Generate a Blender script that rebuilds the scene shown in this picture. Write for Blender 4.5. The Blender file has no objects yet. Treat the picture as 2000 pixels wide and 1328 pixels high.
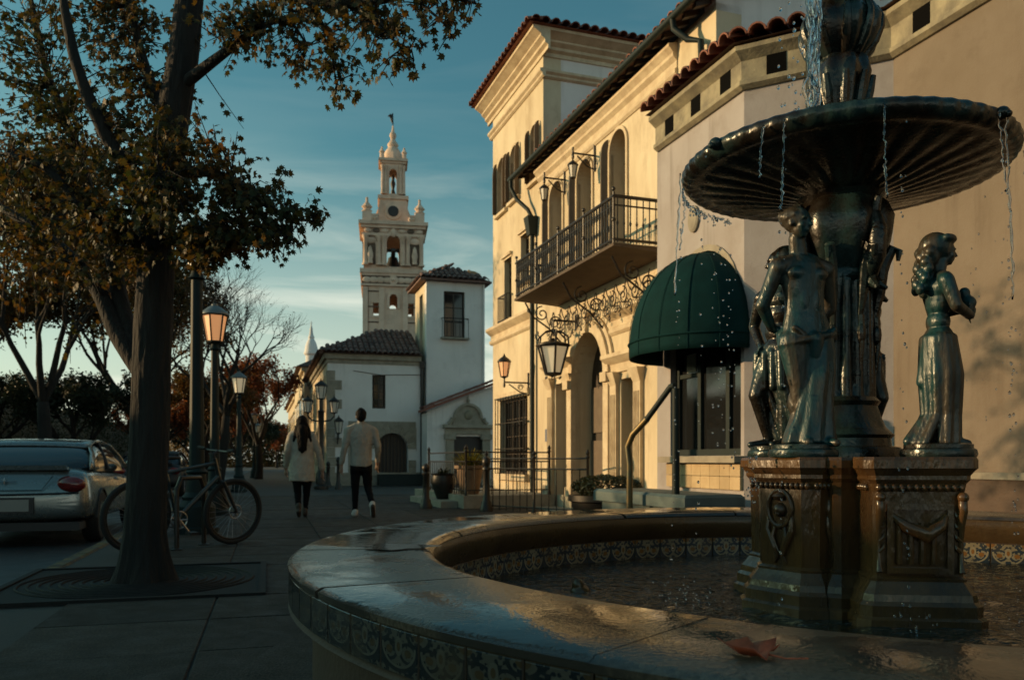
import bpy, bmesh, math, random
from math import sin, cos, pi, radians, sqrt, atan2, tan, hypot
from mathutils import Vector, Matrix, Euler, noise as mnz
R = random.Random(7)
SC = bpy.context.scene
COL = SC.collection

# ---------------------------------------------------------------- camera, sky, sun, exposure
F, HZ, CZ = 1600.0, 900.0, 0.92          # focal length in photo pixels, horizon row, lens height
cam = bpy.data.cameras.new('camera'); camo = bpy.data.objects.new('camera', cam); COL.objects.link(camo)
camo.location = (0, 0, CZ); camo.rotation_euler = (pi / 2, 0, 0)
cam.sensor_width = 36; cam.sensor_fit = 'HORIZONTAL'; cam.lens = 36 * F / 2000
cam.shift_y = (HZ - 664) / 2000
cam.clip_start = 0.05; cam.clip_end = 3000
cam.dof.use_dof = True; cam.dof.focus_distance = 2.8; cam.dof.aperture_fstop = 5.6
SC.camera = camo

BA = radians(19.0)      # bearing of the arcade house front
SA = radians(16.5)      # bearing of the street, kerb and lamps
SUN_EL = radians(10.5)
SUN_OFF = radians(23)   # sun stands this far up-street from the normal of the arcade front
sund = Vector((-cos(BA) * cos(SUN_OFF) - sin(BA) * sin(SUN_OFF), -sin(BA) * cos(SUN_OFF) + cos(BA) * sin(SUN_OFF), 0)).normalized()
sdir = Vector((sund.x * cos(SUN_EL), sund.y * cos(SUN_EL), sin(SUN_EL)))
sl = bpy.data.lights.new('sun', 'SUN'); sl.energy = 3.2; sl.angle = radians(0.6); sl.color = (1.0, 0.66, 0.33)
so = bpy.data.objects.new('sun', sl); COL.objects.link(so)
so.rotation_euler = sdir.to_track_quat('Z', 'Y').to_euler()

world = bpy.data.worlds.new('World'); SC.world = world; world.use_nodes = True
wn = world.node_tree; wn.nodes.clear()
def WN(t, **k):
    n = wn.nodes.new(t)
    for a, b in k.items(): setattr(n, a, b)
    return n
sky = WN('ShaderNodeTexSky', sky_type='NISHITA', sun_disc=False, sun_elevation=SUN_EL, sun_rotation=atan2(sund.x, sund.y),
         air_density=1.1, dust_density=2.6, ozone_density=2.6, altitude=200)
tint = WN('ShaderNodeMix', data_type='RGBA', blend_type='MULTIPLY'); tint.inputs[0].default_value = 1
tint.inputs[7].default_value = (0.60, 1.05, 0.83, 1)
wn.links.new(sky.outputs[0], tint.inputs[6])
tc = WN('ShaderNodeTexCoord'); mp = WN('ShaderNodeMapping'); mp.inputs['Scale'].default_value = (1.0, 1.0, 6.5)
mp.inputs['Rotation'].default_value = (0.0, 0.09, 0.4)
wn.links.new(tc.outputs['Generated'], mp.inputs[0])
cn = WN('ShaderNodeTexNoise'); cn.inputs['Scale'].default_value = 2.1; cn.inputs['Detail'].default_value = 9; cn.inputs['Roughness'].default_value = 0.55; cn.inputs['Distortion'].default_value = 0.6
wn.links.new(mp.outputs[0], cn.inputs[0])
cr = WN('ShaderNodeValToRGB'); cr.color_ramp.elements[0].position = 0.47; cr.color_ramp.elements[1].position = 0.63
cr.color_ramp.elements[0].color = (0, 0, 0, 1); cr.color_ramp.elements[1].color = (0.85, 0.85, 0.85, 1)
wn.links.new(cn.outputs[0], cr.inputs[0])
sx = WN('ShaderNodeSeparateXYZ'); wn.links.new(tc.outputs['Generated'], sx.inputs[0])
hr = WN('ShaderNodeMapRange'); hr.inputs[1].default_value = 0.0; hr.inputs[2].default_value = 0.36; hr.inputs[3].default_value = 1.0; hr.inputs[4].default_value = 0.04
wn.links.new(sx.outputs[2], hr.inputs[0])
mm = WN('ShaderNodeMath', operation='MULTIPLY'); wn.links.new(cr.outputs[0], mm.inputs[0]); wn.links.new(hr.outputs[0], mm.inputs[1])
cl = WN('ShaderNodeMix', data_type='RGBA'); cl.inputs[7].default_value = (6.7, 6.7, 5.6, 1)
vl = WN('ShaderNodeMapRange', interpolation_type='SMOOTHSTEP'); vl.inputs[1].default_value = 0.0; vl.inputs[2].default_value = 0.36; vl.inputs[3].default_value = 0.62; vl.inputs[4].default_value = 0.0
wn.links.new(sx.outputs[2], vl.inputs[0])                  # thin high veil, denser towards the horizon all round
mv = WN('ShaderNodeMath', operation='ADD', use_clamp=True); wn.links.new(mm.outputs[0], mv.inputs[0]); wn.links.new(vl.outputs[0], mv.inputs[1])
wn.links.new(mv.outputs[0], cl.inputs[0]); wn.links.new(tint.outputs[2], cl.inputs[6])
bg = WN('ShaderNodeBackground'); bg.inputs[1].default_value = 0.105
wn.links.new(cl.outputs[2], bg.inputs[0])
wo = WN('ShaderNodeOutputWorld'); wn.links.new(bg.outputs[0], wo.inputs[0])

vs = SC.view_settings
vs.view_transform = 'Standard'; vs.look = 'None'; vs.exposure = 0.5; vs.gamma = 1.0; vs.use_curve_mapping = False
SC.render.engine = 'CYCLES'
cy = SC.cycles
cy.use_denoising = True; cy.max_bounces = 6; cy.diffuse_bounces = 3; cy.glossy_bounces = 3; cy.transmission_bounces = 5; cy.transparent_max_bounces = 8
cy.caustics_reflective = False; cy.caustics_refractive = False; cy.sample_clamp_indirect = 4

# ---------------------------------------------------------------- measuring helpers
def W(px, py, Y): return Vector(((px - 1000) * Y / F, Y, CZ + (HZ - py) * Y / F))
def G(px, py, z=0.0):
    Y = (CZ - z) * F / (py - HZ); return Vector(((px - 1000) * Y / F, Y, z))
def st(p, a=BA): return (-sin(a) * p[0] + cos(a) * p[1], cos(a) * p[0] + sin(a) * p[1])      # world -> (s, t)
def xy(s, t, a=BA): return Vector((cos(a) * t - sin(a) * s, sin(a) * t + cos(a) * s, 0))
def fp(px, py, T, a=BA):                                                                       # photo point on the upright plane t = T -> (s, z)
    q = (px - 1000) / F; Y = T / (cos(a) * q + sin(a)); X = q * Y
    return (-sin(a) * X + cos(a) * Y, CZ + (HZ - py) * Y / F)

# ---------------------------------------------------------------- object helpers
def link(o, parent=None):
    COL.objects.link(o)
    if parent is not None: o.parent = parent
    return o
def tag(o, label, cat, group=None):
    o['label'] = label; o['category'] = cat
    if group: o['group'] = group
    return o
def thing(name, label, cat, loc=(0, 0, 0), rz=0.0, group=None):
    o = bpy.data.objects.new(name, None); o.empty_display_size = 0.1; link(o)
    o.location = loc; o.rotation_euler = (0, 0, rz)
    return tag(o, label, cat, group)
def inst(name, me, parent, M=None):
    o = bpy.data.objects.new(name, me); link(o, parent)
    if M is not None: o.matrix_basis = M
    return o
def copy_tree(o, parent=None):
    c = o.copy(); COL.objects.link(c); c.parent = parent
    for ch in list(o.children): copy_tree(ch, c)
    return c

class MB:
    def __init__(s): s.v = []; s.f = []; s.uv = {}
    def add(s, vs, fs):
        b = len(s.v); s.v += [tuple(p) for p in vs]; s.f += [tuple(i + b for i in f) for f in fs]; return s
    def box(s, x0, x1, y0, y1, z0, z1):
        if x0 > x1: x0, x1 = x1, x0
        if y0 > y1: y0, y1 = y1, y0
        if z0 > z1: z0, z1 = z1, z0
        return s.add([(x0, y0, z0), (x1, y0, z0), (x1, y1, z0), (x0, y1, z0), (x0, y0, z1), (x1, y0, z1), (x1, y1, z1), (x0, y1, z1)],
                     [(0, 3, 2, 1), (4, 5, 6, 7), (0, 1, 5, 4), (1, 2, 6, 5), (2, 3, 7, 6), (3, 0, 4, 7)])
    def cbox(s, x0, x1, y0, y1, z0, z1, c=0.01):          # box with chamfered top edges
        a = [(x0, y0), (x1, y0), (x1, y1), (x0, y1)]; b = [(x0 + c, y0 + c), (x1 - c, y0 + c), (x1 - c, y1 - c), (x0 + c, y1 - c)]
        vs = [(x, y, z0) for x, y in a] + [(x, y, z1 - c) for x, y in a] + [(x, y, z1) for x, y in b]
        fs = [(3, 2, 1, 0), (8, 9, 10, 11)]
        for i in range(4):
            j = (i + 1) % 4; fs += [(i, j, j + 4, i + 4), (i + 4, j + 4, j + 8, i + 8)]
        return s.add(vs, fs)
    def hexa(s, p):                                       # 8 corners: bottom 4 ccw, top 4 ccw
        return s.add(p, [(0, 3, 2, 1), (4, 5, 6, 7), (0, 1, 5, 4), (1, 2, 6, 5), (2, 3, 7, 6), (3, 0, 4, 7)])
    def tube(s, pts, rad, n=8, cap=True, closed=False):
        pts = [Vector(p) for p in pts]
        if not hasattr(rad, '__len__'): rad = [rad] * len(pts)
        rings = []; prev = None; N = len(pts)
        for i, p in enumerate(pts):
            if closed: d = pts[(i + 1) % N] - pts[i - 1]
            else: d = pts[min(i + 1, N - 1)] - pts[max(i - 1, 0)]
            if d.length < 1e-9: d = Vector((0, 0, 1))
            d.normalize()
            if prev is None:
                a = Vector((0, 0, 1)) if abs(d.z) < 0.9 else Vector((1, 0, 0))
                e1 = d.cross(a).normalized()
            else:
                e1 = prev - d * prev.dot(d)
                e1 = e1.normalized() if e1.length > 1e-6 else d.orthogonal().normalized()
            prev = e1; e2 = d.cross(e1)
            rings.append([p + (e1 * cos(2 * pi * k / n) + e2 * sin(2 * pi * k / n)) * rad[i] for k in range(n)])
        vs = [q for r in rings for q in r]; fs = []
        for i in range(N if closed else N - 1):
            for k in range(n):
                a = i * n + k; b = i * n + (k + 1) % n; j = (i + 1) % N
                fs.append((a, b, j * n + (k + 1) % n, j * n + k))
        if cap and not closed: fs += [tuple(range(n - 1, -1, -1)), tuple((N - 1) * n + k for k in range(n))]
        return s.add(vs, fs)
    def lathe(s, prof, n=24, c=(0, 0, 0), a0=0.0, a1=2 * pi, cap=True, flute=None):
        full = abs(a1 - a0 - 2 * pi) < 1e-6; m = n if full else n + 1; vs = []; fs = []
        for (r, z) in prof:
            for k in range(m):
                a = a0 + (a1 - a0) * k / n
                rr = r if flute is None else flute(r, z, a)
                vs.append((c[0] + rr * cos(a), c[1] + rr * sin(a), c[2] + z))
        for i in range(len(prof) - 1):
            for k in range(n):
                k2 = (k + 1) % m
                fs.append((i * m + k, i * m + k2, (i + 1) * m + k2, (i + 1) * m + k))
        if cap and full:
            if prof[0][0] > 1e-4: fs.append(tuple(range(m - 1, -1, -1)))
            if prof[-1][0] > 1e-4: fs.append(tuple((len(prof) - 1) * m + k for k in range(m)))
        return s.add(vs, fs)
    def prism(s, poly, a0, a1, axis='z'):                 # polygon extruded along an axis; poly in the two other axes (x,y),(y,z) or (x,z)
        n = len(poly)
        def P(p, a): return (p[0], p[1], a) if axis == 'z' else ((a, p[0], p[1]) if axis == 'x' else (p[0], a, p[1]))
        vs = [P(p, a0) for p in poly] + [P(p, a1) for p in poly]
        fs = [tuple(range(n - 1, -1, -1)), tuple(range(n, 2 * n))] + [(i, (i + 1) % n, (i + 1) % n + n, i + n) for i in range(n)]
        return s.add(vs, fs)
    def ell(s, c, r, n=12, m=8, rot=None):
        if not hasattr(r, '__len__'): r = (r, r, r)
        vs = [(0, 0, -1)]; fs = []
        for i in range(1, m):
            t = -pi / 2 + pi * i / m
            vs += [(cos(t) * cos(2 * pi * k / n), cos(t) * sin(2 * pi * k / n), sin(t)) for k in range(n)]
        vs.append((0, 0, 1))
        for k in range(n):
            k2 = (k + 1) % n
            fs.append((0, 1 + k2, 1 + k)); fs.append((len(vs) - 1, 1 + (m - 2) * n + k, 1 + (m - 2) * n + k2))
            for i in range(m - 2): fs.append((1 + i * n + k, 1 + i * n + k2, 1 + (i + 1) * n + k2, 1 + (i + 1) * n + k))
        M = Euler(rot).to_matrix() if rot is not None else None
        out = []
        for p in vs:
            q = Vector((p[0] * r[0], p[1] * r[1], p[2] * r[2]))
            if M is not None: q = M @ q
            out.append((q.x + c[0], q.y + c[1], q.z + c[2]))
        return s.add(out, fs)
    def cap_(s, p0, p1, r0, r1, n=12):                    # rounded cone
        p0 = Vector(p0); p1 = Vector(p1); d = p1 - p0; L = d.length; q = d.to_track_quat('Z', 'Y')
        pr = []
        for i in range(5): a = -pi / 2 + (pi / 2) * i / 4; pr.append((max(r0 * cos(a), 1e-5), r0 * sin(a)))
        for i in range(5): a = (pi / 2) * i / 4; pr.append((max(r1 * cos(a), 1e-5), L + r1 * sin(a)))
        b = len(s.v); s.lathe(pr, n, cap=True)
        for i in range(b, len(s.v)):
            w = q @ Vector(s.v[i]) + p0; s.v[i] = tuple(w)
        return s
    def loft(s, secs, n=20):                              # closed stack of elliptical sections (x, y, z, rx, ry)
        vs = []; fs = []
        for (x, y, z, rx, ry) in secs: vs += [(x + rx * cos(2 * pi * k / n), y + ry * sin(2 * pi * k / n), z) for k in range(n)]
        for i in range(len(secs) - 1):
            for k in range(n): fs.append((i * n + k, i * n + (k + 1) % n, (i + 1) * n + (k + 1) % n, (i + 1) * n + k))
        fs += [tuple(range(n - 1, -1, -1)), tuple((len(secs) - 1) * n + k for k in range(n))]
        return s.add(vs, fs)
    def wall(s, y0, y1, z0, z1, x0, x1, ops, seg=14):     # wall in the y-z plane between x0 and x1 with openings (ya,yb,za,zb,rise)
        ys = sorted(set([y0, y1] + [min(max(q, y0), y1) for o in ops for q in o[:2]]))
        for a, b in zip(ys, ys[1:]):
            if b - a < 1e-5: continue
            m = (a + b) / 2; cov = sorted([o for o in ops if o[0] < m < o[1]], key=lambda o: o[2]); z = z0
            for o in cov:
                if o[2] > z + 1e-5: s.box(x0, x1, a, b, z, o[2])
                z = o[3]
            if z < z1 - 1e-5: s.box(x0, x1, a, b, z, z1)
        for o in ops:
            rise = o[4] if len(o) > 4 else 0
            if rise:
                yc = (o[0] + o[1]) / 2; hw = (o[1] - o[0]) / 2; zs = o[3] - rise
                A = [(yc - hw * cos(pi * i / seg), zs + rise * sin(pi * i / seg)) for i in range(seg + 1)]
                for p, q in zip(A, A[1:]):
                    if o[3] - max(p[1], q[1]) < 1e-4 and abs(p[1] - q[1]) < 1e-4: continue
                    s.prism([p, q, (q[0], o[3]), (p[0], o[3])], x0, x1, 'x')
        return s
    def arch(s, yc, hw, z0, zs, rise, x0, x1, th, seg=16):  # moulding following an arched opening
        A = [(yc - hw, z0)] + [(yc - hw * cos(pi * i / seg), zs + rise * sin(pi * i / seg)) for i in range(seg + 1)] + [(yc + hw, z0)]
        B = [(yc - hw - th, z0)] + [(yc - (hw + th) * cos(pi * i / seg), zs + (rise + th) * sin(pi * i / seg)) for i in range(seg + 1)] + [(yc + hw + th, z0)]
        for i in range(len(A) - 1):
            s.hexa([(x0, A[i][0], A[i][1]), (x0, A[i + 1][0], A[i + 1][1]), (x0, B[i + 1][0], B[i + 1][1]), (x0, B[i][0], B[i][1]),
                    (x1, A[i][0], A[i][1]), (x1, A[i + 1][0], A[i + 1][1]), (x1, B[i + 1][0], B[i + 1][1]), (x1, B[i][0], B[i][1])])
        return s
    def archpanel(s, yc, hw, z0, zs, rise, x0, x1, seg=14):  # solid slab with arched top
        poly = [(yc - hw, z0), (yc + hw, z0)] + [(yc + hw * cos(pi * i / seg), zs + rise * sin(pi * i / seg)) for i in range(seg + 1)]
        return s.prism(poly, x0, x1, 'x')
    def mesh(s, name, mat, smooth=False, fix=True):
        me = bpy.data.meshes.new(name); me.from_pydata(s.v, [], s.f)
        if mat is not None: me.materials.append(mat)
        if fix:
            bm = bmesh.new(); bm.from_mesh(me); bmesh.ops.recalc_face_normals(bm, faces=bm.faces); bm.to_mesh(me); bm.free()
        if smooth:
            for p in me.polygons: p.use_smooth = True
            if smooth != 'all': me.set_sharp_from_angle(angle=radians(smooth if smooth is not True else 38))
        me.update(); return me
    def build(s, name, mat, parent=None, smooth=False, fix=True):
        return link(bpy.data.objects.new(name, s.mesh(name, mat, smooth, fix)), parent)

def fused(name, mb, mat, voxel, sm=6, parent=None, fac=0.5, wr=0.0):     # overlapping lumps welded into one smooth skin
    me = mb.mesh(name + '_src', mat); o = bpy.data.objects.new(name + '_src', me); COL.objects.link(o)
    m = o.modifiers.new('r', 'REMESH'); m.mode = 'VOXEL'; m.voxel_size = voxel; m.use_smooth_shade = True
    if sm: k = o.modifiers.new('s', 'SMOOTH'); k.iterations = sm; k.factor = fac
    dg = bpy.context.evaluated_depsgraph_get(); dg.update()
    out = bpy.data.meshes.new_from_object(o.evaluated_get(dg)); out.name = name
    bpy.data.objects.remove(o); bpy.data.meshes.remove(me)
    if not out.materials: out.materials.append(mat)
    if wr:                                                   # soft creases of cloth
        nrs = [v.normal.copy() for v in out.vertices]
        for v, nv in zip(out.vertices, nrs):
            c = v.co; q = mnz.noise(Vector((c.x * 13 + c.z * 5, c.y * 13, c.z * 6))) + 0.6 * mnz.noise(Vector((c.x * 24 - c.z * 11, c.y * 24, c.z * 16 + 7))); v.co = c + nv * wr * (abs(q) * 1.6 - 0.5)
    for p in out.polygons: p.use_smooth = True
    return link(bpy.data.objects.new(name, out), parent)

# ---------------------------------------------------------------- materials
MATS = {}
def mat(name, base, rough=0.6, metal=0.0, var=None, vscale=3.0, vlo=0.35, vhi=0.7, bump=0.0, bscale=40.0, rvar=0.0, rscale=6.0,
        rnd=0.0, spec=0.5, emit=None, estr=0.0, stain=None, stscale=1.2, stlo=0.5, sthi=0.75, stretch=(1, 1, 1), coat=0.0, transm=0.0, bdist=0.01, sub=0.0, bump2=0.0, b2scale=5.0, streak=None, skscale=3.0, sklo=0.52, skhi=0.72):
    m = bpy.data.materials.new(name); m.use_nodes = True; nt = m.node_tree; nd = nt.nodes; L = nt.links.new
    bs = nd['Principled BSDF']; bs.inputs['Base Color'].default_value = (*base, 1); bs.inputs['Roughness'].default_value = rough
    bs.inputs['Metallic'].default_value = metal; bs.inputs['Specular IOR Level'].default_value = spec
    if coat: bs.inputs['Coat Weight'].default_value = coat; bs.inputs['Coat Roughness'].default_value = 0.08
    if transm: bs.inputs['Transmission Weight'].default_value = transm
    if emit: bs.inputs['Emission Color'].default_value = (*emit, 1); bs.inputs['Emission Strength'].default_value = estr
    geo = nd.new('ShaderNodeNewGeometry'); mpn = nd.new('ShaderNodeMapping'); mpn.inputs['Scale'].default_value = stretch
    L(geo.outputs['Position'], mpn.inputs[0]); pos = mpn.outputs[0]
    def noise(sc, det=6, rg=0.6):
        n = nd.new('ShaderNodeTexNoise'); n.inputs['Scale'].default_value = sc; n.inputs['Detail'].default_value = det; n.inputs['Roughness'].default_value = rg; L(pos, n.inputs[0]); return n.outputs[0]
    def ramp(x, lo, hi):
        r = nd.new('ShaderNodeMapRange'); r.inputs[1].default_value = lo; r.inputs[2].default_value = hi; L(x, r.inputs[0]); return r.outputs[0]
    def mix(f, a, b, bt='MIX'):
        x = nd.new('ShaderNodeMix'); x.data_type = 'RGBA'; x.blend_type = bt
        if isinstance(f, float): x.inputs[0].default_value = f
        else: L(f, x.inputs[0])
        for i, q in ((6, a), (7, b)):
            if isinstance(q, tuple): x.inputs[i].default_value = (*q, 1)
            else: L(q, x.inputs[i])
        return x.outputs[2]
    c = None
    if var: c = mix(ramp(noise(vscale), vlo, vhi), base, var)
    if stain: c = mix(ramp(noise(stscale, 9, 0.7), stlo, sthi), c if c is not None else base, stain)
    if streak:
        mp2 = nd.new('ShaderNodeMapping'); mp2.inputs['Scale'].default_value = (1, 1, 0.07); L(geo.outputs['Position'], mp2.inputs[0])
        n2 = nd.new('ShaderNodeTexNoise'); n2.inputs['Scale'].default_value = skscale; n2.inputs['Detail'].default_value = 8; n2.inputs['Roughness'].default_value = 0.7; L(mp2.outputs[0], n2.inputs[0])
        n3 = noise(0.7, 3, 0.5); mu = nd.new('ShaderNodeMath'); mu.operation = 'MULTIPLY'; L(ramp(n2.outputs[0], sklo, skhi), mu.inputs[0]); L(ramp(n3, 0.40, 0.65), mu.inputs[1])
        c = mix(mu.outputs[0], c if c is not None else base, streak)
    if rnd:
        oi = nd.new('ShaderNodeObjectInfo'); mr = nd.new('ShaderNodeMapRange'); mr.inputs[3].default_value = 1 - rnd; mr.inputs[4].default_value = 1 + rnd
        L(oi.outputs['Random'], mr.inputs[0]); cb = nd.new('ShaderNodeCombineColor')
        for i in range(3): L(mr.outputs[0], cb.inputs[i])
        c = mix(1.0, c if c is not None else base, cb.outputs[0], 'MULTIPLY')
    if c is not None: L(c, bs.inputs['Base Color'])
    if rvar:
        mr = nd.new('ShaderNodeMapRange'); mr.inputs[1].default_value = 0.3; mr.inputs[2].default_value = 0.7
        mr.inputs[3].default_value = max(rough - rvar, 0.02); mr.inputs[4].default_value = min(rough + rvar, 1); L(noise(rscale), mr.inputs[0]); L(mr.outputs[0], bs.inputs['Roughness'])
    nrm = None
    for st_, sc in ((bump2, b2scale), (bump, bscale)):
        if st_:
            b = nd.new('ShaderNodeBump'); b.inputs['Strength'].default_value = st_; b.inputs['Distance'].default_value = bdist; L(noise(sc, 3, 0.55), b.inputs['Height'])
            if nrm is not None: L(nrm, b.inputs['Normal'])
            nrm = b.outputs[0]
    if nrm is not None: L(nrm, bs.inputs['Normal'])
    MATS[name] = m; return m

M_STUCCO = mat('cream_stucco', (0.68, 0.58, 0.41), 0.85, var=(0.54, 0.44, 0.29), vscale=1.3, stain=(0.33, 0.24, 0.14), stscale=2.0, stlo=0.52, sthi=0.85, stretch=(1, 1, 0.45), bump=0.25, bscale=60, bump2=0.25, b2scale=7, bdist=0.012, streak=(0.36, 0.27, 0.17), skscale=3.5)
M_TRIM = mat('cream_trim', (0.66, 0.55, 0.38), 0.8, var=(0.48, 0.37, 0.24), vscale=4, bump=0.25, bscale=50, stain=(0.34, 0.25, 0.16), stlo=0.55, sthi=0.9, stscale=2.5, streak=(0.33, 0.25, 0.16), skscale=5)
M_WHITE = mat('white_stucco', (0.80, 0.77, 0.74), 0.88, var=(0.70, 0.67, 0.64), vscale=0.8, stain=(0.48, 0.45, 0.42), stscale=0.9, stlo=0.55, sthi=0.95, bump=0.2, bscale=30, bump2=0.2, b2scale=4, streak=(0.42, 0.40, 0.37), skscale=2.2)
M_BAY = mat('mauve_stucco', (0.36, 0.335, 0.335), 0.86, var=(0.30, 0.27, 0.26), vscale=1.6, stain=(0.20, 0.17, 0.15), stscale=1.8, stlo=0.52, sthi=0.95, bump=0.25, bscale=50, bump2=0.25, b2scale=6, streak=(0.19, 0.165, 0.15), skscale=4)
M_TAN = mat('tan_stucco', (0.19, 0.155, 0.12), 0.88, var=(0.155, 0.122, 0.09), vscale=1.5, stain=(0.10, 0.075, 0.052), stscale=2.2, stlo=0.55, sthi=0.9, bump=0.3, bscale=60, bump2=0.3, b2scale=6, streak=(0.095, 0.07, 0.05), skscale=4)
M_STONE = mat('weathered_stone', (0.36, 0.32, 0.25), 0.85, var=(0.24, 0.21, 0.16), vscale=5, bump=0.4, bscale=40, rnd=0.12)
M_CORN = mat('lichen_stone', (0.34, 0.30, 0.20), 0.85, var=(0.17, 0.15, 0.11), vscale=4.5, bump=0.45, bscale=35, stain=(0.09, 0.08, 0.06), stscale=3, stlo=0.5, sthi=0.85)
M_TILE = mat('red_clay_tile', (0.24, 0.085, 0.05), 0.75, var=(0.13, 0.05, 0.035), vscale=6, rnd=0.35, bump=0.3, bscale=50)
M_TILED = mat('dark_clay_tile', (0.16, 0.085, 0.065), 0.8, var=(0.08, 0.05, 0.042), vscale=5, rnd=0.35, bump=0.3, bscale=40)
M_IRON = mat('black_iron', (0.02, 0.019, 0.018), 0.42, 0.3, var=(0.04, 0.03, 0.022), vscale=20, bump=0.2, bscale=90)
M_GREENIRON = mat('dark_green_paint', (0.010, 0.020, 0.020), 0.6, spec=0.25, var=(0.008, 0.016, 0.016), vscale=10)
M_RUSTSLAB = mat('rusty_dark_slab', (0.10, 0.07, 0.045), 0.8, var=(0.06, 0.04, 0.028), vscale=4)
M_GRATE = mat('rusty_grate_iron', (0.022, 0.020, 0.018), 0.75, spec=0.25, var=(0.012, 0.011, 0.010), vscale=9)
M_DARKWOOD = mat('dark_wood', (0.05, 0.034, 0.022), 0.6, var=(0.03, 0.02, 0.014), vscale=8, bump=0.3, bscale=60, stretch=(1, 1, 0.15))
M_SHUT = mat('brown_shutter', (0.14, 0.10, 0.065), 0.65, var=(0.10, 0.07, 0.045), vscale=6, bump=0.2, bscale=50)
M_GLASSD = mat('dark_glass', (0.012, 0.013, 0.014), 0.06, spec=0.7, bump=0.03, bscale=6)
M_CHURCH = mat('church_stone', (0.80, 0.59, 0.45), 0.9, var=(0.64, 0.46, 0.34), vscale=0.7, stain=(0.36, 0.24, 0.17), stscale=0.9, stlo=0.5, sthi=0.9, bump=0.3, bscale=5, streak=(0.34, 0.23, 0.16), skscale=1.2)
M_CHURCHD = mat('church_shadow_stone', (0.16, 0.11, 0.08), 0.9, var=(0.10, 0.07, 0.05), vscale=2)  # darker copy of the church stone, recess shade put into its colour
M_BRONZE = mat('wet_bronze', (0.013, 0.010, 0.007), 0.27, 0.12, var=(0.018, 0.040, 0.040), vscale=4.5, vlo=0.45, vhi=0.62, bump=0.35, bscale=60, rvar=0.16, rscale=16, bdist=0.006, stain=(0.009, 0.030, 0.033), stscale=5.5, stlo=0.60, sthi=0.75, bump2=0.6, b2scale=18)
M_PATINA = mat('teal_patina_bronze', (0.042, 0.034, 0.023), 0.38, 0.05, var=(0.008, 0.040, 0.044), vscale=5.5, vlo=0.46, vhi=0.55, stretch=(1, 1, 0.4), stain=(0.014, 0.011, 0.008), stscale=7, stlo=0.52, sthi=0.62, bump=0.5, bscale=90, rvar=0.20, rscale=14, bdist=0.005, bump2=0.7, b2scale=22)
M_BASE = mat('wet_brown_cast_stone', (0.12, 0.060, 0.022), 0.22, 0.0, var=(0.036, 0.021, 0.011), vscale=6, bump=0.6, bscale=45, bump2=0.6, b2scale=14, rvar=0.15, rscale=12, bdist=0.006, stretch=(1, 1, 0.35))
def wet_stone(name, dry, wet):
    m = bpy.data.materials.new(name); m.use_nodes = True; nt = m.node_tree; nd = nt.nodes; L = nt.links.new; bs = nd['Principled BSDF']; geo = nd.new('ShaderNodeNewGeometry')
    def noise(sc, det, rg=0.55):
        n = nd.new('ShaderNodeTexNoise'); n.inputs['Scale'].default_value = sc; n.inputs['Detail'].default_value = det; n.inputs['Roughness'].default_value = rg; L(geo.outputs['Position'], n.inputs[0]); return n.outputs[0]
    def rng(x, a, b, c=0.0, d=1.0):
        r = nd.new('ShaderNodeMapRange'); r.inputs[1].default_value = a; r.inputs[2].default_value = b; r.inputs[3].default_value = c; r.inputs[4].default_value = d; L(x, r.inputs[0]); return r.outputs[0]
    msk = rng(noise(2.4, 5, 0.6), 0.46, 0.56)
    def mix(f, a, b):
        x = nd.new('ShaderNodeMix'); x.data_type = 'RGBA'; L(f, x.inputs[0])
        for i, q in ((6, a), (7, b)):
            if isinstance(q, tuple): x.inputs[i].default_value = (*q, 1)
            else: L(q, x.inputs[i])
        return x.outputs[2]
    grain = mix(rng(noise(95, 3), 0.40, 0.60), dry, tuple(q * 0.5 for q in dry)); grain = mix(rng(noise(7, 6, 0.7), 0.5, 0.7), grain, tuple(q * 0.62 for q in dry))
    oi = nd.new('ShaderNodeObjectInfo'); L(mix(msk, grain, wet), bs.inputs['Base Color']); L(rng(msk, 0, 1, 0.30, 0.05), bs.inputs['Roughness']); bs.inputs['Specular IOR Level'].default_value = 0.6
    b1 = nd.new('ShaderNodeBump'); b1.inputs['Distance'].default_value = 0.0025; L(rng(msk, 0, 1, 0.85, 0.30), b1.inputs['Strength']); L(noise(85, 2), b1.inputs['Height'])
    b2 = nd.new('ShaderNodeBump'); b2.inputs['Distance'].default_value = 0.006; b2.inputs['Strength'].default_value = 0.35; L(noise(14, 3), b2.inputs['Height']); L(b2.outputs[0], b1.inputs['Normal']); L(b1.outputs[0], bs.inputs['Normal'])
    return m
M_COPING = wet_stone('wet_coping_stone', (0.125, 0.096, 0.068), (0.040, 0.034, 0.028))
M_LIP = mat('brown_wet_lip', (0.10, 0.060, 0.024), 0.35, var=(0.055, 0.034, 0.016), vscale=5, bump=0.5, bscale=50, rvar=0.15, bdist=0.006, coat=0.2)
M_POOLWALL = mat('rust_brown_render', (0.075, 0.045, 0.028), 0.7, var=(0.05, 0.03, 0.02), vscale=5, bump=0.4, bscale=40)
M_WATER = mat('pool_water', (0.016, 0.017, 0.011), 0.03, spec=0.6, bump=0.8, bscale=17, bump2=1.0, b2scale=6, bdist=0.045, stretch=(0.8, 1.6, 1))
M_DROP = mat('water_drop', (0.9, 0.92, 0.95), 0.02, transm=1.0, spec=0.5)
M_SLAB = mat('paving_slab', (0.062, 0.046, 0.034), 0.72, spec=0.3, var=(0.022, 0.018, 0.015), vscale=70, vlo=0.42, vhi=0.6, rnd=0.22, bump=1.0, bscale=90, rvar=0.15, rscale=5, bdist=0.010, stain=(0.020, 0.018, 0.016), stscale=2.6, stlo=0.5, sthi=0.8)
M_WALK = mat('pavement_bed', (0.048, 0.042, 0.036), 0.75, var=(0.033, 0.029, 0.025), vscale=0.9, bump=0.3, bscale=50)
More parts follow.
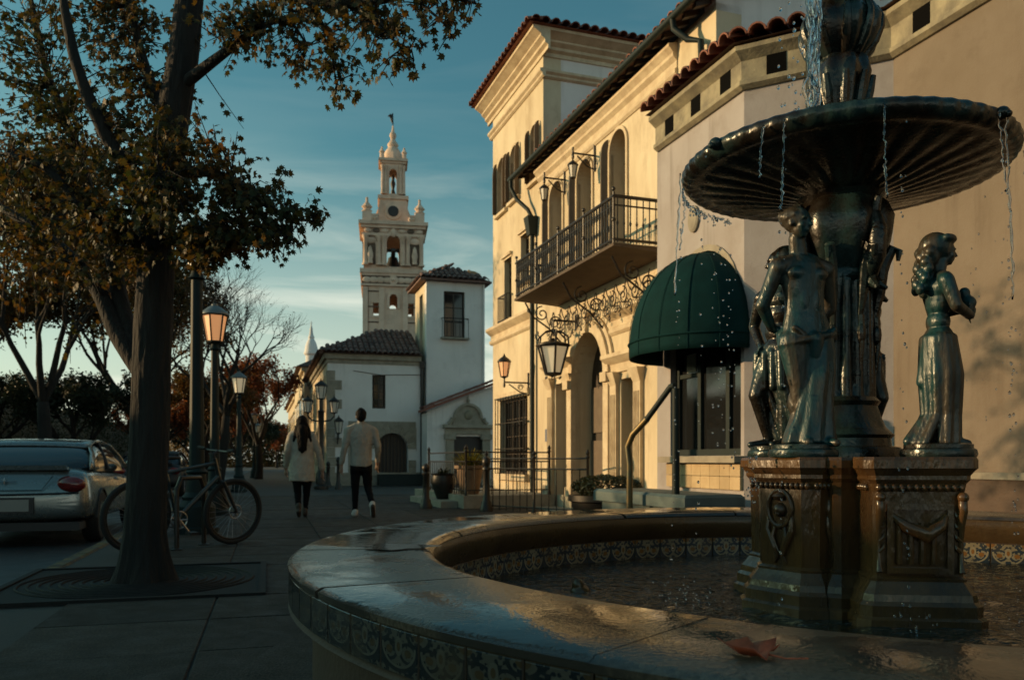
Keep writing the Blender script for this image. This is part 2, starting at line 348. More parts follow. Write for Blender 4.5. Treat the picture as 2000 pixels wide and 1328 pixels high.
M_JOINT = mat('joint_sand', (0.03, 0.027, 0.023), 0.9, bump=0.3, bscale=80)
M_ROAD = mat('asphalt', (0.045, 0.046, 0.048), 0.55, var=(0.033, 0.034, 0.036), vscale=2, bump=0.6, bscale=150, rvar=0.12, rscale=3, bdist=0.004)
M_KERB = mat('yellow_kerb', (0.17, 0.115, 0.035), 0.75, var=(0.075, 0.062, 0.045), vscale=7, vlo=0.42, vhi=0.58, bump=0.4, bscale=60, rnd=0.15)
M_GROUND = mat('park_ground', (0.035, 0.033, 0.022), 0.95, var=(0.05, 0.043, 0.028), vscale=0.5)
M_BARK = mat('tree_bark', (0.020, 0.016, 0.013), 0.92, var=(0.009, 0.008, 0.007), vscale=9, bump=1.0, bscale=22, stretch=(1, 1, 0.22), bdist=0.03)
M_CAR = mat('silver_green_paint', (0.22, 0.245, 0.24), 0.28, 0.65, coat=0.8, rvar=0.05)
M_CARGLASS = mat('car_glass', (0.02, 0.025, 0.03), 0.05, spec=0.8)
M_RUB = mat('tyre_rubber', (0.015, 0.015, 0.015), 0.8, bump=0.3, bscale=60)
M_VENTSHADE = mat('painted_vent_shade', (0.004, 0.004, 0.004), 0.95, spec=0.05)  # flat black on solid blocks, painted as the shade inside vent holes
M_BLACK = mat('black_plastic', (0.015, 0.015, 0.016), 0.5)
M_ALLOY = mat('alloy', (0.35, 0.35, 0.36), 0.35, 0.9)
M_REDLENS = mat('red_lens', (0.16, 0.012, 0.01), 0.2, coat=0.6)
M_PLATE = mat('number_plate', (0.26, 0.25, 0.22), 0.5)
M_BIKE = mat('bike_frame_paint', (0.02, 0.035, 0.04), 0.3, 0.2, coat=0.5)
M_AWN = mat('dark_green_canvas', (0.005, 0.032, 0.034), 0.85, var=(0.004, 0.023, 0.025), vscale=5, bump=0.3, bscale=160, bump2=0.3, b2scale=9, spec=0.08)
M_AMBER = mat('amber_lamp_glass', (0.75, 0.42, 0.22), 0.4, emit=(1.0, 0.42, 0.16), estr=0.30)
M_FROST = mat('frosted_lamp_glass', (0.72, 0.66, 0.52), 0.45, emit=(1.0, 0.75, 0.42), estr=0.16)
M_PALEGLASS = mat('pale_lamp_glass', (0.62, 0.58, 0.50), 0.4)
M_SKIN = mat('skin', (0.32, 0.19, 0.13), 0.55)
M_HAIR = mat('black_hair', (0.006, 0.005, 0.005), 0.7, spec=0.12, bump=0.5, bscale=120, stretch=(1, 1, 0.1))
M_SWEAT = mat('grey_knit_sweater', (0.36, 0.33, 0.28), 0.9, var=(0.30, 0.27, 0.23), vscale=9, bump=0.4, bscale=120, bump2=0.5, b2scale=9, bdist=0.012)
M_COAT = mat('beige_wool_coat', (0.42, 0.37, 0.30), 0.9, var=(0.36, 0.31, 0.25), vscale=9, bump=0.4, bscale=120, bump2=0.5, b2scale=9, bdist=0.012)
M_TROU = mat('black_trousers', (0.009, 0.009, 0.010), 0.9, spec=0.1, bump2=0.4, b2scale=14)
M_SHOEW = mat('white_shoe', (0.55, 0.52, 0.48), 0.6)
M_SHOED = mat('dark_boot', (0.045, 0.03, 0.022), 0.5)
M_TERRA = mat('terracotta_pot', (0.24, 0.15, 0.09), 0.8, var=(0.16, 0.10, 0.06), vscale=7, bump=0.3, bscale=40)
M_BRASS = mat('old_brass', (0.16, 0.11, 0.04), 0.45, 0.6, var=(0.05, 0.07, 0.06), vscale=5)
M_TEALSTONE = mat('teal_grey_bench', (0.11, 0.15, 0.145), 0.6, var=(0.07, 0.10, 0.10), vscale=4, bump=0.2, bscale=40)
M_CREAMTILE = mat('cream_sill_tile', (0.50, 0.38, 0.22), 0.4, var=(0.40, 0.29, 0.16), vscale=6, rnd=0.2)
M_PAPER = mat('paper_notice', (0.55, 0.50, 0.40), 0.8)
M_BLUE = mat('blue_plaque', (0.10, 0.13, 0.20), 0.5)
M_LEAD = mat('grey_lead', (0.22, 0.22, 0.22), 0.6, var=(0.15, 0.15, 0.15))
M_OCHRE = mat('ochre_terracotta', (0.42, 0.24, 0.11), 0.85, var=(0.30, 0.17, 0.08), vscale=4)

def leafmat(name, cols, transl=0.35, rough=0.55):
    m = bpy.data.materials.new(name); m.use_nodes = True; nt = m.node_tree; nd = nt.nodes; L = nt.links.new
    bs = nd['Principled BSDF']; out = nd['Material Output']; bs.inputs['Roughness'].default_value = rough; bs.inputs['Specular IOR Level'].default_value = 0.3
    geo = nd.new('ShaderNodeNewGeometry'); rp = nd.new('ShaderNodeValToRGB'); rp.color_ramp.interpolation = 'LINEAR'
    els = rp.color_ramp.elements
    while len(els) < len(cols): els.new(0.5)
    for i, c in enumerate(cols): els[i].position = i / (len(cols) - 1); els[i].color = (*c, 1)
    ns = nd.new('ShaderNodeTexNoise'); ns.inputs['Scale'].default_value = 0.9; L(geo.outputs['Position'], ns.inputs[0])
    ad = nd.new('ShaderNodeMath'); ad.operation = 'MULTIPLY_ADD'; ad.inputs[1].default_value = 0.55
    oi = nd.new('ShaderNodeObjectInfo'); sm_ = nd.new('ShaderNodeMath'); sm_.operation = 'ADD'; L(geo.outputs['Random Per Island'], sm_.inputs[0]); L(oi.outputs['Random'], sm_.inputs[1]); fr_ = nd.new('ShaderNodeMath'); fr_.operation = 'FRACT'; L(sm_.outputs[0], fr_.inputs[0]); L(fr_.outputs[0], ad.inputs[0])
    mr = nd.new('ShaderNodeMapRange'); mr.inputs[1].default_value = 0.3; mr.inputs[2].default_value = 0.7; mr.inputs[3].default_value = 0.0; mr.inputs[4].default_value = 0.45
    L(ns.outputs[0], mr.inputs[0]); L(mr.outputs[0], ad.inputs[2]); L(ad.outputs[0], rp.inputs[0])
    L(rp.outputs[0], bs.inputs['Base Color'])
    tr = nd.new('ShaderNodeBsdfTranslucent'); mx = nd.new('ShaderNodeMixShader'); mx.inputs[0].default_value = transl
    sat = nd.new('ShaderNodeMix'); sat.data_type = 'RGBA'; sat.blend_type = 'MULTIPLY'; sat.inputs[0].default_value = 1; sat.inputs[7].default_value = (1.6, 1.25, 0.6, 1)
    L(rp.outputs[0], sat.inputs[6]); L(sat.outputs[2], tr.inputs[0])
    L(bs.outputs[0], mx.inputs[1]); L(tr.outputs[0], mx.inputs[2]); L(mx.outputs[0], out.inputs[0])
    MATS[name] = m; return m
M_LEAF = leafmat('autumn_maple_leaf', [(0.020, 0.034, 0.013), (0.030, 0.040, 0.014), (0.048, 0.044, 0.014), (0.095, 0.062, 0.016), (0.15, 0.070, 0.018)], 0.36)
M_LEAFRED = leafmat('russet_leaf', [(0.10, 0.03, 0.016), (0.15, 0.045, 0.02), (0.19, 0.07, 0.025), (0.08, 0.05, 0.02)], 0.35)
M_LEAFDK = leafmat('dark_evergreen_leaf', [(0.014, 0.022, 0.012), (0.022, 0.032, 0.015), (0.035, 0.038, 0.016)], 0.12)
M_LEAFOL = leafmat('olive_brown_leaf', [(0.03, 0.035, 0.014), (0.06, 0.05, 0.018), (0.11, 0.065, 0.02), (0.13, 0.07, 0.022)], 0.35)
M_FERN = leafmat('yellow_green_blade', [(0.07, 0.09, 0.018), (0.13, 0.13, 0.03), (0.18, 0.15, 0.04)], 0.3)

def tile_paint(name, ground, blue, gold, rough=0.25):
    # one majolica tile: pairs of arcs, a lily and dots drawn from the tile's own UV
    m = bpy.data.materials.new(name); m.use_nodes = True; nt = m.node_tree; nd = nt.nodes; L = nt.links.new
    bs = nd['Principled BSDF']; bs.inputs['Roughness'].default_value = rough; bs.inputs['Coat Weight'].default_value = 0.3
    uv = nd.new('ShaderNodeUVMap'); sp = nd.new('ShaderNodeSeparateXYZ'); L(uv.outputs[0], sp.inputs[0])
    def M(op, a, b=None, c=None):
        n = nd.new('ShaderNodeMath'); n.operation = op
        for i, q in enumerate((a, b, c)):
            if q is None: continue
            if isinstance(q, (int, float)): n.inputs[i].default_value = q
            else: L(q, n.inputs[i])
        return n.outputs[0]
    U, V = sp.outputs[0], sp.outputs[1]
    au = M('ABSOLUTE', M('SUBTRACT', U, 0.5))                       # mirror about the middle
    def dist(x, y, cx, cy, kx=1.0, ky=1.0): return M('SQRT', M('ADD', M('POWER', M('MULTIPLY', M('SUBTRACT', x, cx), kx), 2.0), M('POWER', M('MULTIPLY', M('SUBTRACT', y, cy), ky), 2.0)))
    def ring(d, r, w): return M('LESS_THAN', M('ABSOLUTE', M('SUBTRACT', d, r)), w)
    big = dist(U, V, 0.5, 0.62); small = dist(au, V, 0.25, 0.52); lily = dist(au, V, 0.0, 0.62, 2.1, 1.0); fan = dist(au, V, 0.5, 0.95); foot = dist(au, V, 0.5, 0.05)
    blue_m = M('MAXIMUM', M('MAXIMUM', M('MULTIPLY', ring(big, 0.50, 0.045), M('LESS_THAN', V, 0.66)), ring(small, 0.20, 0.035)), M('MAXIMUM', ring(fan, 0.26, 0.04), ring(foot, 0.2, 0.05)))
    pale_m = M('MAXIMUM', M('MULTIPLY', ring(big, 0.43, 0.025), M('LESS_THAN', V, 0.66)), M('LESS_THAN', lily, 0.20))
    gold_m = M('MAXIMUM', M('LESS_THAN', small, 0.085), M('MAXIMUM', M('LESS_THAN', lily, 0.10), M('LESS_THAN', fan, 0.12)))
    edge = M('MAXIMUM', M('GREATER_THAN', au, 0.485), M('GREATER_THAN', M('ABSOLUTE', M('SUBTRACT', V, 0.5)), 0.475))
    geo = nd.new('ShaderNodeNewGeometry'); ns = nd.new('ShaderNodeTexNoise'); ns.inputs['Scale'].default_value = 35; ns.inputs['Detail'].default_value = 6; L(geo.outputs['Position'], ns.inputs[0])
    dapple = M('GREATER_THAN', M('ADD', ns.outputs[0], M('MULTIPLY', M('SINE', M('MULTIPLY', au, 38.0)), M('MULTIPLY', M('SINE', M('MULTIPLY', V, 31.0)), 0.16))), 0.56)
    def mix(f, a, b):
        x = nd.new('ShaderNodeMix'); x.data_type = 'RGBA'; L(f, x.inputs[0])
        for i, q in ((6, a), (7, b)):
            if isinstance(q, tuple): x.inputs[i].default_value = (*q, 1)
            else: L(q, x.inputs[i])
        return x.outputs[2]
    c = mix(dapple, ground, blue); c = mix(blue_m, c, blue); c = mix(pale_m, c, tuple(min(q * 1.25, 1) for q in ground)); c = mix(gold_m, c, gold); c = mix(edge, c, (0.06, 0.045, 0.03))
    dirt = nd.new('ShaderNodeTexNoise'); dirt.inputs['Scale'].default_value = 6; L(geo.outputs['Position'], dirt.inputs[0])
    dm = nd.new('ShaderNodeMapRange'); dm.inputs[1].default_value = 0.45; dm.inputs[2].default_value = 0.8; dm.inputs[4].default_value = 0.7; L(dirt.outputs[0], dm.inputs[0])
    c = mix(dm.outputs[0], c, (0.07, 0.05, 0.03)); L(c, bs.inputs['Base Color'])
    hgt = M('MAXIMUM', blue_m, pale_m); b = nd.new('ShaderNodeBump'); b.inputs['Strength'].default_value = 0.8; b.inputs['Distance'].default_value = 0.004; L(hgt, b.inputs['Height']); L(b.outputs[0], bs.inputs['Normal'])
    return m
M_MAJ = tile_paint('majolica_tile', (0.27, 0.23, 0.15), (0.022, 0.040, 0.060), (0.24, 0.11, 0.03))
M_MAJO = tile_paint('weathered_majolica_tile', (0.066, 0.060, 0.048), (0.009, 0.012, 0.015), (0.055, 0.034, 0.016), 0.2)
# ================================================================ GROUND
def struct(o): o['kind'] = 'structure'; return o
KT = -1.72                                               # kerb line (t in the street frame)
def rectSF(t0, t1, s0, s1, z): return [(*xy(s, t, SA)[:2], z) for s, t in ((s0, t0), (s0, t1), (s1, t1), (s1, t0))]
struct(MB().add([(-900, -300, -0.14), (900, -300, -0.14), (900, 1500, -0.14), (-900, 1500, -0.14)], [(0, 1, 2, 3)]).build('ground', M_GROUND))
struct(MB().add(rectSF(-11.5, KT - 0.14, -30, 160, -0.12), [(0, 1, 2, 3)]).build('road', M_ROAD))
walk = struct(MB().add(rectSF(KT, 30, -8, 160, -0.014), [(0, 1, 2, 3)]).build('sidewalk', M_WALK))
walk2 = struct(MB().add(rectSF(-30, -11.5, -30, 160, -0.03), [(0, 1, 2, 3)]).build('far_sidewalk', M_WALK))
kerb = struct(MB().add(rectSF(KT - 0.14, KT - 0.001, -8, 1, -0.01), [(0, 1, 2, 3)]).build('kerb', M_KERB))
ks = MB().cbox(-0.068, 0.068, -0.495, 0.495, -0.14, 0.004, 0.02).mesh('kerb_stone', M_KERB)
for i in range(40):
    inst('kerb_stone', ks, kerb, Matrix.Translation(xy(1.5 + i * 1.0, KT - 0.07, SA)) @ Matrix.Rotation(SA + R.uniform(-0.004, 0.004), 4, 'Z'))
SW, SLn = 0.92, 0.84
slab_meshes = []
for k in range(4):
    q = MB().cbox(-SW / 2 + 0.006, SW / 2 - 0.006, -SLn / 2 + 0.006, SLn / 2 - 0.006, -0.05, 0.0, 0.006)
    slab_meshes.append(q.mesh('paving_slab', M_SLAB))
FC = Vector((1.68, 3.35, 0)); FR = 2.5; FW = 0.51; FZ = 0.59
n_sl = 0
for i in range(-1, 11):
    for j in range(0, 26):
        t = KT + 0.02 + (i + 0.98) * SW; s = 1.3 + j * SLn
        c = xy(s, t, SA)
        if t < KT + SW * 0.5: continue
        if (c - FC).length < FR + 0.1: continue
        px = 1000 + c.x / max(c.y, 0.2) * F
        if c.y < 1.5 or px < -250 or px > 1500 or n_sl >= 290: continue
        M = Matrix.Translation((c.x, c.y, R.uniform(-0.003, 0.003))) @ Matrix.Rotation(SA, 4, 'Z') @ Matrix.Rotation(R.uniform(-0.003, 0.003), 4, 'X')
        inst('paving_slab', slab_meshes[R.randrange(4)], walk, M); n_sl += 1

# ================================================================ FOUNTAIN POOL
pool = thing('fountain_pool', 'round fountain pool with wide wet stone coping and painted tile bands', 'fountain', FC)
def ringseg(mb, prof, a0, a1, n):
    m = len(prof); vs = []; fs = []
    for k in range(n + 1):
        a = a0 + (a1 - a0) * k / n
        vs += [(r * cos(a), r * sin(a), z) for r, z in prof]
    for k in range(n):
        for i in range(m):
            j = (i + 1) % m; fs.append((k * m + i, k * m + j, (k + 1) * m + j, (k + 1) * m + i))
    fs += [tuple(range(m - 1, -1, -1)), tuple(n * m + i for i in range(m))]
    return mb.add(vs, fs)
NC = 16
for k in range(NC):
    a0 = 2 * pi * k / NC + 0.12 + R.uniform(-0.01, 0.01); a1 = a0 + 2 * pi / NC - 0.0022
    dz = R.uniform(-0.0015, 0.0015)
    prof = [(FR + 0.004, FZ - 0.026 + dz), (FR + 0.006, FZ - 0.010 + dz), (FR - 0.012, FZ + dz), (FR - FW + 0.05, FZ + dz - 0.002), (FR - FW + 0.018, FZ + dz - 0.010), (FR - FW + 0.004, FZ - 0.026 + dz), (FR - FW + 0.03, FZ - 0.05)]
    m = MB(); ringseg(m, prof, a0, a1, 14); m.build('coping_slab', M_COPING, pool, smooth=50)
# rounded wet lip below the coping, tile bands, walls
m = MB(); ringseg(m, [(FR - FW + 0.008, FZ - 0.03), (FR - FW - 0.004, FZ - 0.055), (FR - FW - 0.002, FZ - 0.085), (FR - FW + 0.012, FZ - 0.12), (FR - FW + 0.03, FZ - 0.15), (FR - FW + 0.038, FZ - 0.163), (FR - FW + 0.2, FZ - 0.163), (FR - FW + 0.2, FZ - 0.03)], 0, 2 * pi, 128); m.build('inner_lip', M_LIP, pool, smooth=True)
m = MB(); ringseg(m, [(FR - FW + 0.045, 0.0), (FR - FW + 0.045, FZ - 0.164), (FR - FW + 0.2, FZ - 0.164), (FR - FW + 0.2, 0.0)], 0, 2 * pi, 128); m.build('inner_wall', M_POOLWALL, pool, smooth=True)
m = MB(); ringseg(m, [(FR - 0.1, 0.02), (FR - 0.075, 0.02), (FR - 0.075, FZ - 0.155), (FR - 0.012, FZ - 0.150), (FR + 0.004, FZ - 0.142), (FR - 0.012, FZ - 0.128), (FR - 0.1, FZ - 0.127)], 0, 2 * pi, 128); m.build('outer_wall', M_POOLWALL, pool, smooth=True)
m = MB(); ringseg(m, [(FR - 0.25, 0.0), (FR + 0.26, 0.0), (FR + 0.27, 0.08), (FR + 0.25, 0.10), (FR - 0.25, 0.10)], 0, 2 * pi, 128); m.build('base_step', M_SLAB, pool, smooth=True)
def tile_mesh(w, h, th, material, name):
    me = bpy.data.meshes.new(name); b = 0.004
    x0, x1, z0, z1 = -w / 2, w / 2, 0.0, h
    vs = [(x0, 0, z0), (x1, 0, z0), (x1, 0, z1), (x0, 0, z1), (x0, th - b, z0), (x1, th - b, z0), (x1, th - b, z1), (x0, th - b, z1),
          (x0 + b, th, z0 + b), (x1 - b, th, z0 + b), (x1 - b, th, z1 - b), (x0 + b, th, z1 - b)]
    fs = [(8, 11, 10, 9)]
    for i in range(4):
        j = (i + 1) % 4; fs += [(i, i + 4, j + 4, j), (i + 4, i + 8, j + 8, j + 4)]
    me.from_pydata(vs, [], fs); me.materials.append(material)
    uvl = me.uv_layers.new(name='UVMap')
    for p in me.polygons:
        for li in p.loop_indices:
            v = me.vertices[me.loops[li].vertex_index].co; uvl.data[li].uv = ((v.x - x0) / w, (v.z - z0) / h)
    return me
N1 = 68; wi = 2 * pi * (FR - FW + 0.044) / N1
tin = tile_mesh(wi - 0.003, 0.150, 0.012, M_MAJ, 'inner_tile')
for k in range(N1):
    a = 2 * pi * (k + 0.5) / N1; r = FR - FW + 0.046
    inst('inner_tile', tin, pool, Matrix.Translation((r * cos(a), r * sin(a), FZ - 0.318)) @ Matrix.Rotation(a + pi / 2, 4, 'Z'))
N2 = 104; wo_ = 2 * pi * FR / N2
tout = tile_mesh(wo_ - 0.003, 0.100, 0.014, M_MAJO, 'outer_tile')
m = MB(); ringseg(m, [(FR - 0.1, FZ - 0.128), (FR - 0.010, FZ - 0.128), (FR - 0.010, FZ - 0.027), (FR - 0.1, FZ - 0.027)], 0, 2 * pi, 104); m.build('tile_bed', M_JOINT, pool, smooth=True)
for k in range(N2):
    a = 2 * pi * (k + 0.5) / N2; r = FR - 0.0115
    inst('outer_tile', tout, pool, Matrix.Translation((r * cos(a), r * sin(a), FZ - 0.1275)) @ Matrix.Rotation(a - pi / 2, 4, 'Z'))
WZ = 0.305
m = MB(); nr, na = 90, 300; rr = FR - FW + 0.05
from mathutils import noise as mnoise
vs = [(FC.x, FC.y, WZ)]; fs = []
for i in range(1, nr + 1):
    for k in range(na):
        a = 2 * pi * k / na; r = rr * i / nr; x, y = FC.x + r * cos(a), FC.y + r * sin(a)
        h = mnoise.noise(Vector((x * 3.2, y * 5.5, 0.3))) * 0.009 + mnoise.noise(Vector((x * 9, y * 14, 4))) * 0.0045 + mnoise.noise(Vector((x * 22, y * 30, 7))) * 0.0016
        d = hypot(x - 1.5, y - 3.45); h += 0.007 * sin(d * 42) * math.exp(-max(d - 0.45, 0) * 2.6)
        vs.append((x, y, WZ + h))
for k in range(na): fs.append((0, 1 + k, 1 + (k + 1) % na))
for i in range(nr - 1):
    for k in range(na):
        b = 1 + i * na; k2 = (k + 1) % na; fs.append((b + k, b + na + k, b + na + k2, b + k2))
struct(m.add(vs, fs).build('pool_water', M_WATER, None, smooth='all'))

# ---------------------------------------------------------------- centre piece: pedestal, column, basin
CX, CY = 1.50, 3.74
cp = thing('fountain_centrepiece', 'tall dark bronze fountain column with wide overflowing basin on brown panelled pedestal', 'fountain', (CX, CY, WZ - 0.05))
ZB = -(WZ - 0.05)
def L(x, y, z): return (x - CX, y - CY, z + ZB)
def block(name, cx, cy, hx, hy, rot, cham, prof):          # prof: list of (grow, z); plan is a chamfered rectangle
    m = MB(); vs = []; n = 8
    for g, z in prof:
        a, b, c = hx + g, hy + g, cham + g * 0.4
        plan = [(-a + c, -b), (a - c, -b), (a, -b + c), (a, b - c), (a - c, b), (-a + c, b), (-a, b - c), (-a, -b + c)]
        for x, y in plan:
            vs.append((cx + x * cos(rot) - y * sin(rot) - CX, cy + x * sin(rot) + y * cos(rot) - CY, z + ZB))
    fs = [tuple(range(n - 1, -1, -1)), tuple((len(prof) - 1) * n + i for i in range(n))]
    for k in range(len(prof) - 1):
        for i in range(n): j = (i + 1) % n; fs.append((k * n + i, k * n + j, (k + 1) * n + j, (k + 1) * n + i))
    return m.add(vs, fs).build(name, M_BASE, cp)
zt = 0.935
capp = [(0.005, zt - 0.13), (0.01, zt - 0.10), (0.022, zt - 0.085), (0.022, zt - 0.07), (0.036, zt - 0.05), (0.044, zt - 0.042), (0.044, zt - 0.012), (0.038, zt)]
basep = [(0.072, 0.24), (0.072, 0.335), (0.058, 0.345), (0.058, 0.385), (0.045, 0.40), (0.040, 0.425), (0.022, 0.45), (0.01, 0.47), (0.012, 0.48)]
def fullp(): return basep + [(0.0, 0.49)] + capp
PB = (1.545, 3.26, 0.160, 0.20, radians(-7)); PA = (1.235, 3.46, 0.150, 0.150, radians(33))
block('core_block', 1.47, 3.74, 0.28, 0.28, radians(12), 0.04, fullp())
block('core_block', 1.405, 3.44, 0.15, 0.17, radians(10), 0.02, fullp())
block('plinth_block', PA[0], PA[1], PA[2], PA[3], PA[4], 0.05, fullp())
block('plinth_block', PB[0], PB[1], PB[2], PB[3], PB[4], 0.012, fullp())
block('plinth_block', 1.76, 4.02, 0.17, 0.17, radians(33), 0.05, fullp())
# framed panel on the front of the right-hand plinth
def on_face(P, u, w, z):                                    # u along the face, w outwards
    return (P[0] + u * cos(P[4]) + (P[3] + w) * sin(P[4]) - CX, P[1] + u * sin(P[4]) - (P[3] + w) * cos(P[4]) - CY, z + ZB)
m = MB(); w0, w1, z0, z1 = -0.118, 0.118, 0.50, 0.76; fw_ = 0.022
for (ua, ub, za, zb) in ((w0, w1, z0, z0 + fw_), (w0, w1, z1 - fw_, z1), (w0, w0 + fw_, z0 + fw_, z1 - fw_), (w1 - fw_, w1, z0 + fw_, z1 - fw_)):
    m.hexa([on_face(PB, ua, -0.01, za), on_face(PB, ub, -0.01, za), on_face(PB, ub, 0.016, za), on_face(PB, ua, 0.016, za),
            on_face(PB, ua, -0.01, zb), on_face(PB, ub, -0.01, zb), on_face(PB, ub, 0.016, zb), on_face(PB, ua, 0.016, zb)])
m.build('panel_frame', M_BASE, cp)
m = MB()
for a, b in ((-0.085, -0.06), (-0.04, -0.02), (0.0, 0.02), (0.04, 0.06)):
    m.tube([on_face(PB, (a + b) / 2, 0.004, 0.535), on_face(PB, (a + b) / 2, 0.006, 0.69)], 0.012, 8)
m.tube([on_face(PB, -0.095, 0.004, 0.715), on_face(PB, -0.05, 0.022, 0.675), on_face(PB, 0.02, 0.03, 0.645), on_face(PB, 0.07, 0.022, 0.68), on_face(PB, 0.095, 0.004, 0.715)], [0.012, 0.022, 0.030, 0.022, 0.012], 10)
m.build('swag_relief', M_BASE, cp, smooth=True)
for sg in (-1, 1):                                             # acanthus consoles on the front corners
    m = MB(); u = sg * 0.146
    m.tube([on_face(PB, u, 0.006, 0.80), on_face(PB, u, 0.024, 0.775), on_face(PB, u, 0.026, 0.73), on_face(PB, u, 0.012, 0.68), on_face(PB, u, 0.004, 0.60), on_face(PB, u, 0.012, 0.53), on_face(PB, u, 0.02, 0.505)], [0.010, 0.016, 0.016, 0.012, 0.008, 0.010, 0.014], 10)
    for q in range(4): m.tube([on_face(PB, u, 0.010, 0.70 - q * 0.04), on_face(PB, u - sg * 0.016, 0.012, 0.715 - q * 0.04), on_face(PB, u - sg * 0.024, 0.004, 0.735 - q * 0.04)], [0.008, 0.007, 0.003], 6)
    m.ell(on_face(PB, u, 0.026, 0.785), (0.020, 0.020, 0.020), 10, 8); m.build('corner_console', M_BASE, cp, smooth=True)
# cartouche with scrolls on the left-hand plinth
def face_dir(P, ang, u, w, z, d):
    a = P[4] + ang; return (P[0] + u * cos(a) + (d + w) * sin(a) - CX, P[1] + u * sin(a) - (d + w) * cos(a) - CY, z + ZB)
def sc(u, w, z): return face_dir(PA, 0.0, u, w, z, PA[3])
def sc2(u, w, z): return face_dir(PA, -pi / 2, u, w, z, PA[2])
for S in (sc, sc2):
    m = MB()
    m.tube([S(0.058 * cos(2 * pi * k / 16), 0.008, 0.725 + 0.075 * sin(2 * pi * k / 16)) for k in range(16)], 0.010, 8, closed=True)
    m.ell(S(0, 0.004, 0.72), 0.030, 10, 8); m.ell(S(0.0, 0.02, 0.705), 0.012, 8, 6); m.ell(S(0, 0.008, 0.775), (0.03, 0.03, 0.018), 10, 6)
    for sg in (-1, 1):
        m.tube([S(sg * 0.055, 0.004, 0.70), S(sg * 0.062, 0.010, 0.64), S(sg * 0.03, 0.012, 0.58), S(sg * 0.012, 0.006, 0.53), S(sg * 0.03, 0.003, 0.50)], [0.008, 0.013, 0.014, 0.010, 0.005], 8)
        m.tube([S(sg * 0.02, 0.006, 0.66), S(sg * 0.035, 0.012, 0.61), S(sg * 0.005, 0.010, 0.55)], [0.006, 0.010, 0.004], 8)
    m.build('cartouche', M_BASE, cp, smooth=True)
m = MB()
for i in range(7):
    u = -0.10 + i * 0.0333
    m.tube([face_dir(PA, 0.0, u, -0.004, 0.50, PA[3]), face_dir(PA, 0.0, u, -0.004, 0.80, PA[3])], 0.007, 6)
    m.tube([face_dir(PA, -pi / 2, u, -0.004, 0.50, PA[2]), face_dir(PA, -pi / 2, u, -0.004, 0.80, PA[2])], 0.007, 6)
m.build('reeding', M_BASE, cp, smooth=True)
for P in (PB, PA):
    for an, dd in ((0.0, P[3]), (-pi / 2, P[2])):
        m = MB(); m.tube([face_dir(P, an, -P[2] * 0.97, 0.008, zt - 0.115, dd), face_dir(P, an, P[2] * 0.97, 0.008, zt - 0.115, dd)], 0.006, 6)
        for i in range(12): m.ell(face_dir(P, an, -P[2] + (i + 0.5) * 2 * P[2] / 12, 0.012, zt - 0.115, dd), (0.011, 0.011, 0.015), 8, 6)
        m.build('bead_moulding', M_BASE, cp, smooth=True)
# column
def flu(n, d, lo, hi):
    return lambda r, z, a: r * (1 - d * (0.5 + 0.5 * cos(n * a)) ** 2) if lo < z < hi else r
zc = lambda z: z + ZB
m = MB(); m.lathe([(0.26, zc(zt - 0.002)), (0.26, zc(zt + 0.03)), (0.25, zc(zt + 0.045)), (0.215, zc(zt + 0.05)), (0.21, zc(zt + 0.085)), (0.225, zc(zt + 0.10)), (0.20, zc(zt + 0.125)), (0.19, zc(zt + 0.135)), (0.175, zc(zt + 0.17)), (0.155, zc(zt + 0.23)), (0.168, zc(zt + 0.25)), (0.15, zc(zt + 0.27))], 48)
m.build('column_base', M_BRONZE, cp, smooth=True)
m = MB(); m.lathe([(0.150, zc(zt + 0.26))] + [(0.150 - 0.004 * k / 10, zc(zt + 0.28 + 0.052 * k)) for k in range(10)] + [(0.155, zc(1.76)), (0.145, zc(1.78))], 96, flute=flu(16, 0.10, zc(zt + 0.275), zc(1.75)))
m.build('column_shaft', M_BRONZE, cp, smooth=55)
m = MB(); m.lathe([(0.124, zc(1.70)), (0.155, zc(1.73)), (0.14, zc(1.76)), (0.18, zc(1.82)), (0.215, zc(1.92)), (0.225, zc(2.0)), (0.20, zc(2.06)), (0.16, zc(2.10))], 64, flute=lambda r, z, a: r * (1 + 0.05 * cos(8 * a)))
m.build('capital', M_BRONZE, cp, smooth=True)
m = MB()
for k in range(8):
    a = 2 * pi * k / 8 + 0.2
    def Pc(r, z): return (r * cos(a), r * sin(a), zc(z))
    m.tube([Pc(0.145, 1.56), Pc(0.165, 1.66), Pc(0.18, 1.78), Pc(0.22, 1.86), Pc(0.245, 1.84), Pc(0.24, 1.80)], [0.012, 0.024, 0.026, 0.022, 0.016, 0.008], 8)
    m.ell(Pc(0.155, 1.48), (0.02, 0.02, 0.05), 8, 6); m.tube([Pc(0.152, 1.56), Pc(0.16, 1.43), Pc(0.148, 1.30)], [0.014, 0.010, 0.004], 6)
m.build('acanthus_leaf_ring', M_BRONZE, cp, smooth=True)
# dolphin brackets below the basin
for k, a in enumerate((radians(-70), radians(20), radians(110), radians(200))):
    m = MB(); Pc = lambda r, z, da=0.0: (r * cos(a + da), r * sin(a + da), zc(z))
    m.tube([Pc(0.12, 1.66), Pc(0.17, 1.72), Pc(0.215, 1.81), Pc(0.225, 1.92), Pc(0.20, 2.00), Pc(0.23, 2.06)], [0.015, 0.034, 0.042, 0.038, 0.028, 0.015], 12)
    m.ell(Pc(0.16, 1.70), (0.042, 0.042, 0.036), 12, 8); m.tube([Pc(0.2, 1.70), Pc(0.25, 1.66, 0.1)], [0.03, 0.008], 8); m.tube([Pc(0.2, 1.70), Pc(0.25, 1.66, -0.1)], [0.03, 0.008], 8)
    m.build('dolphin_bracket', M_BRONZE, cp, smooth=True)
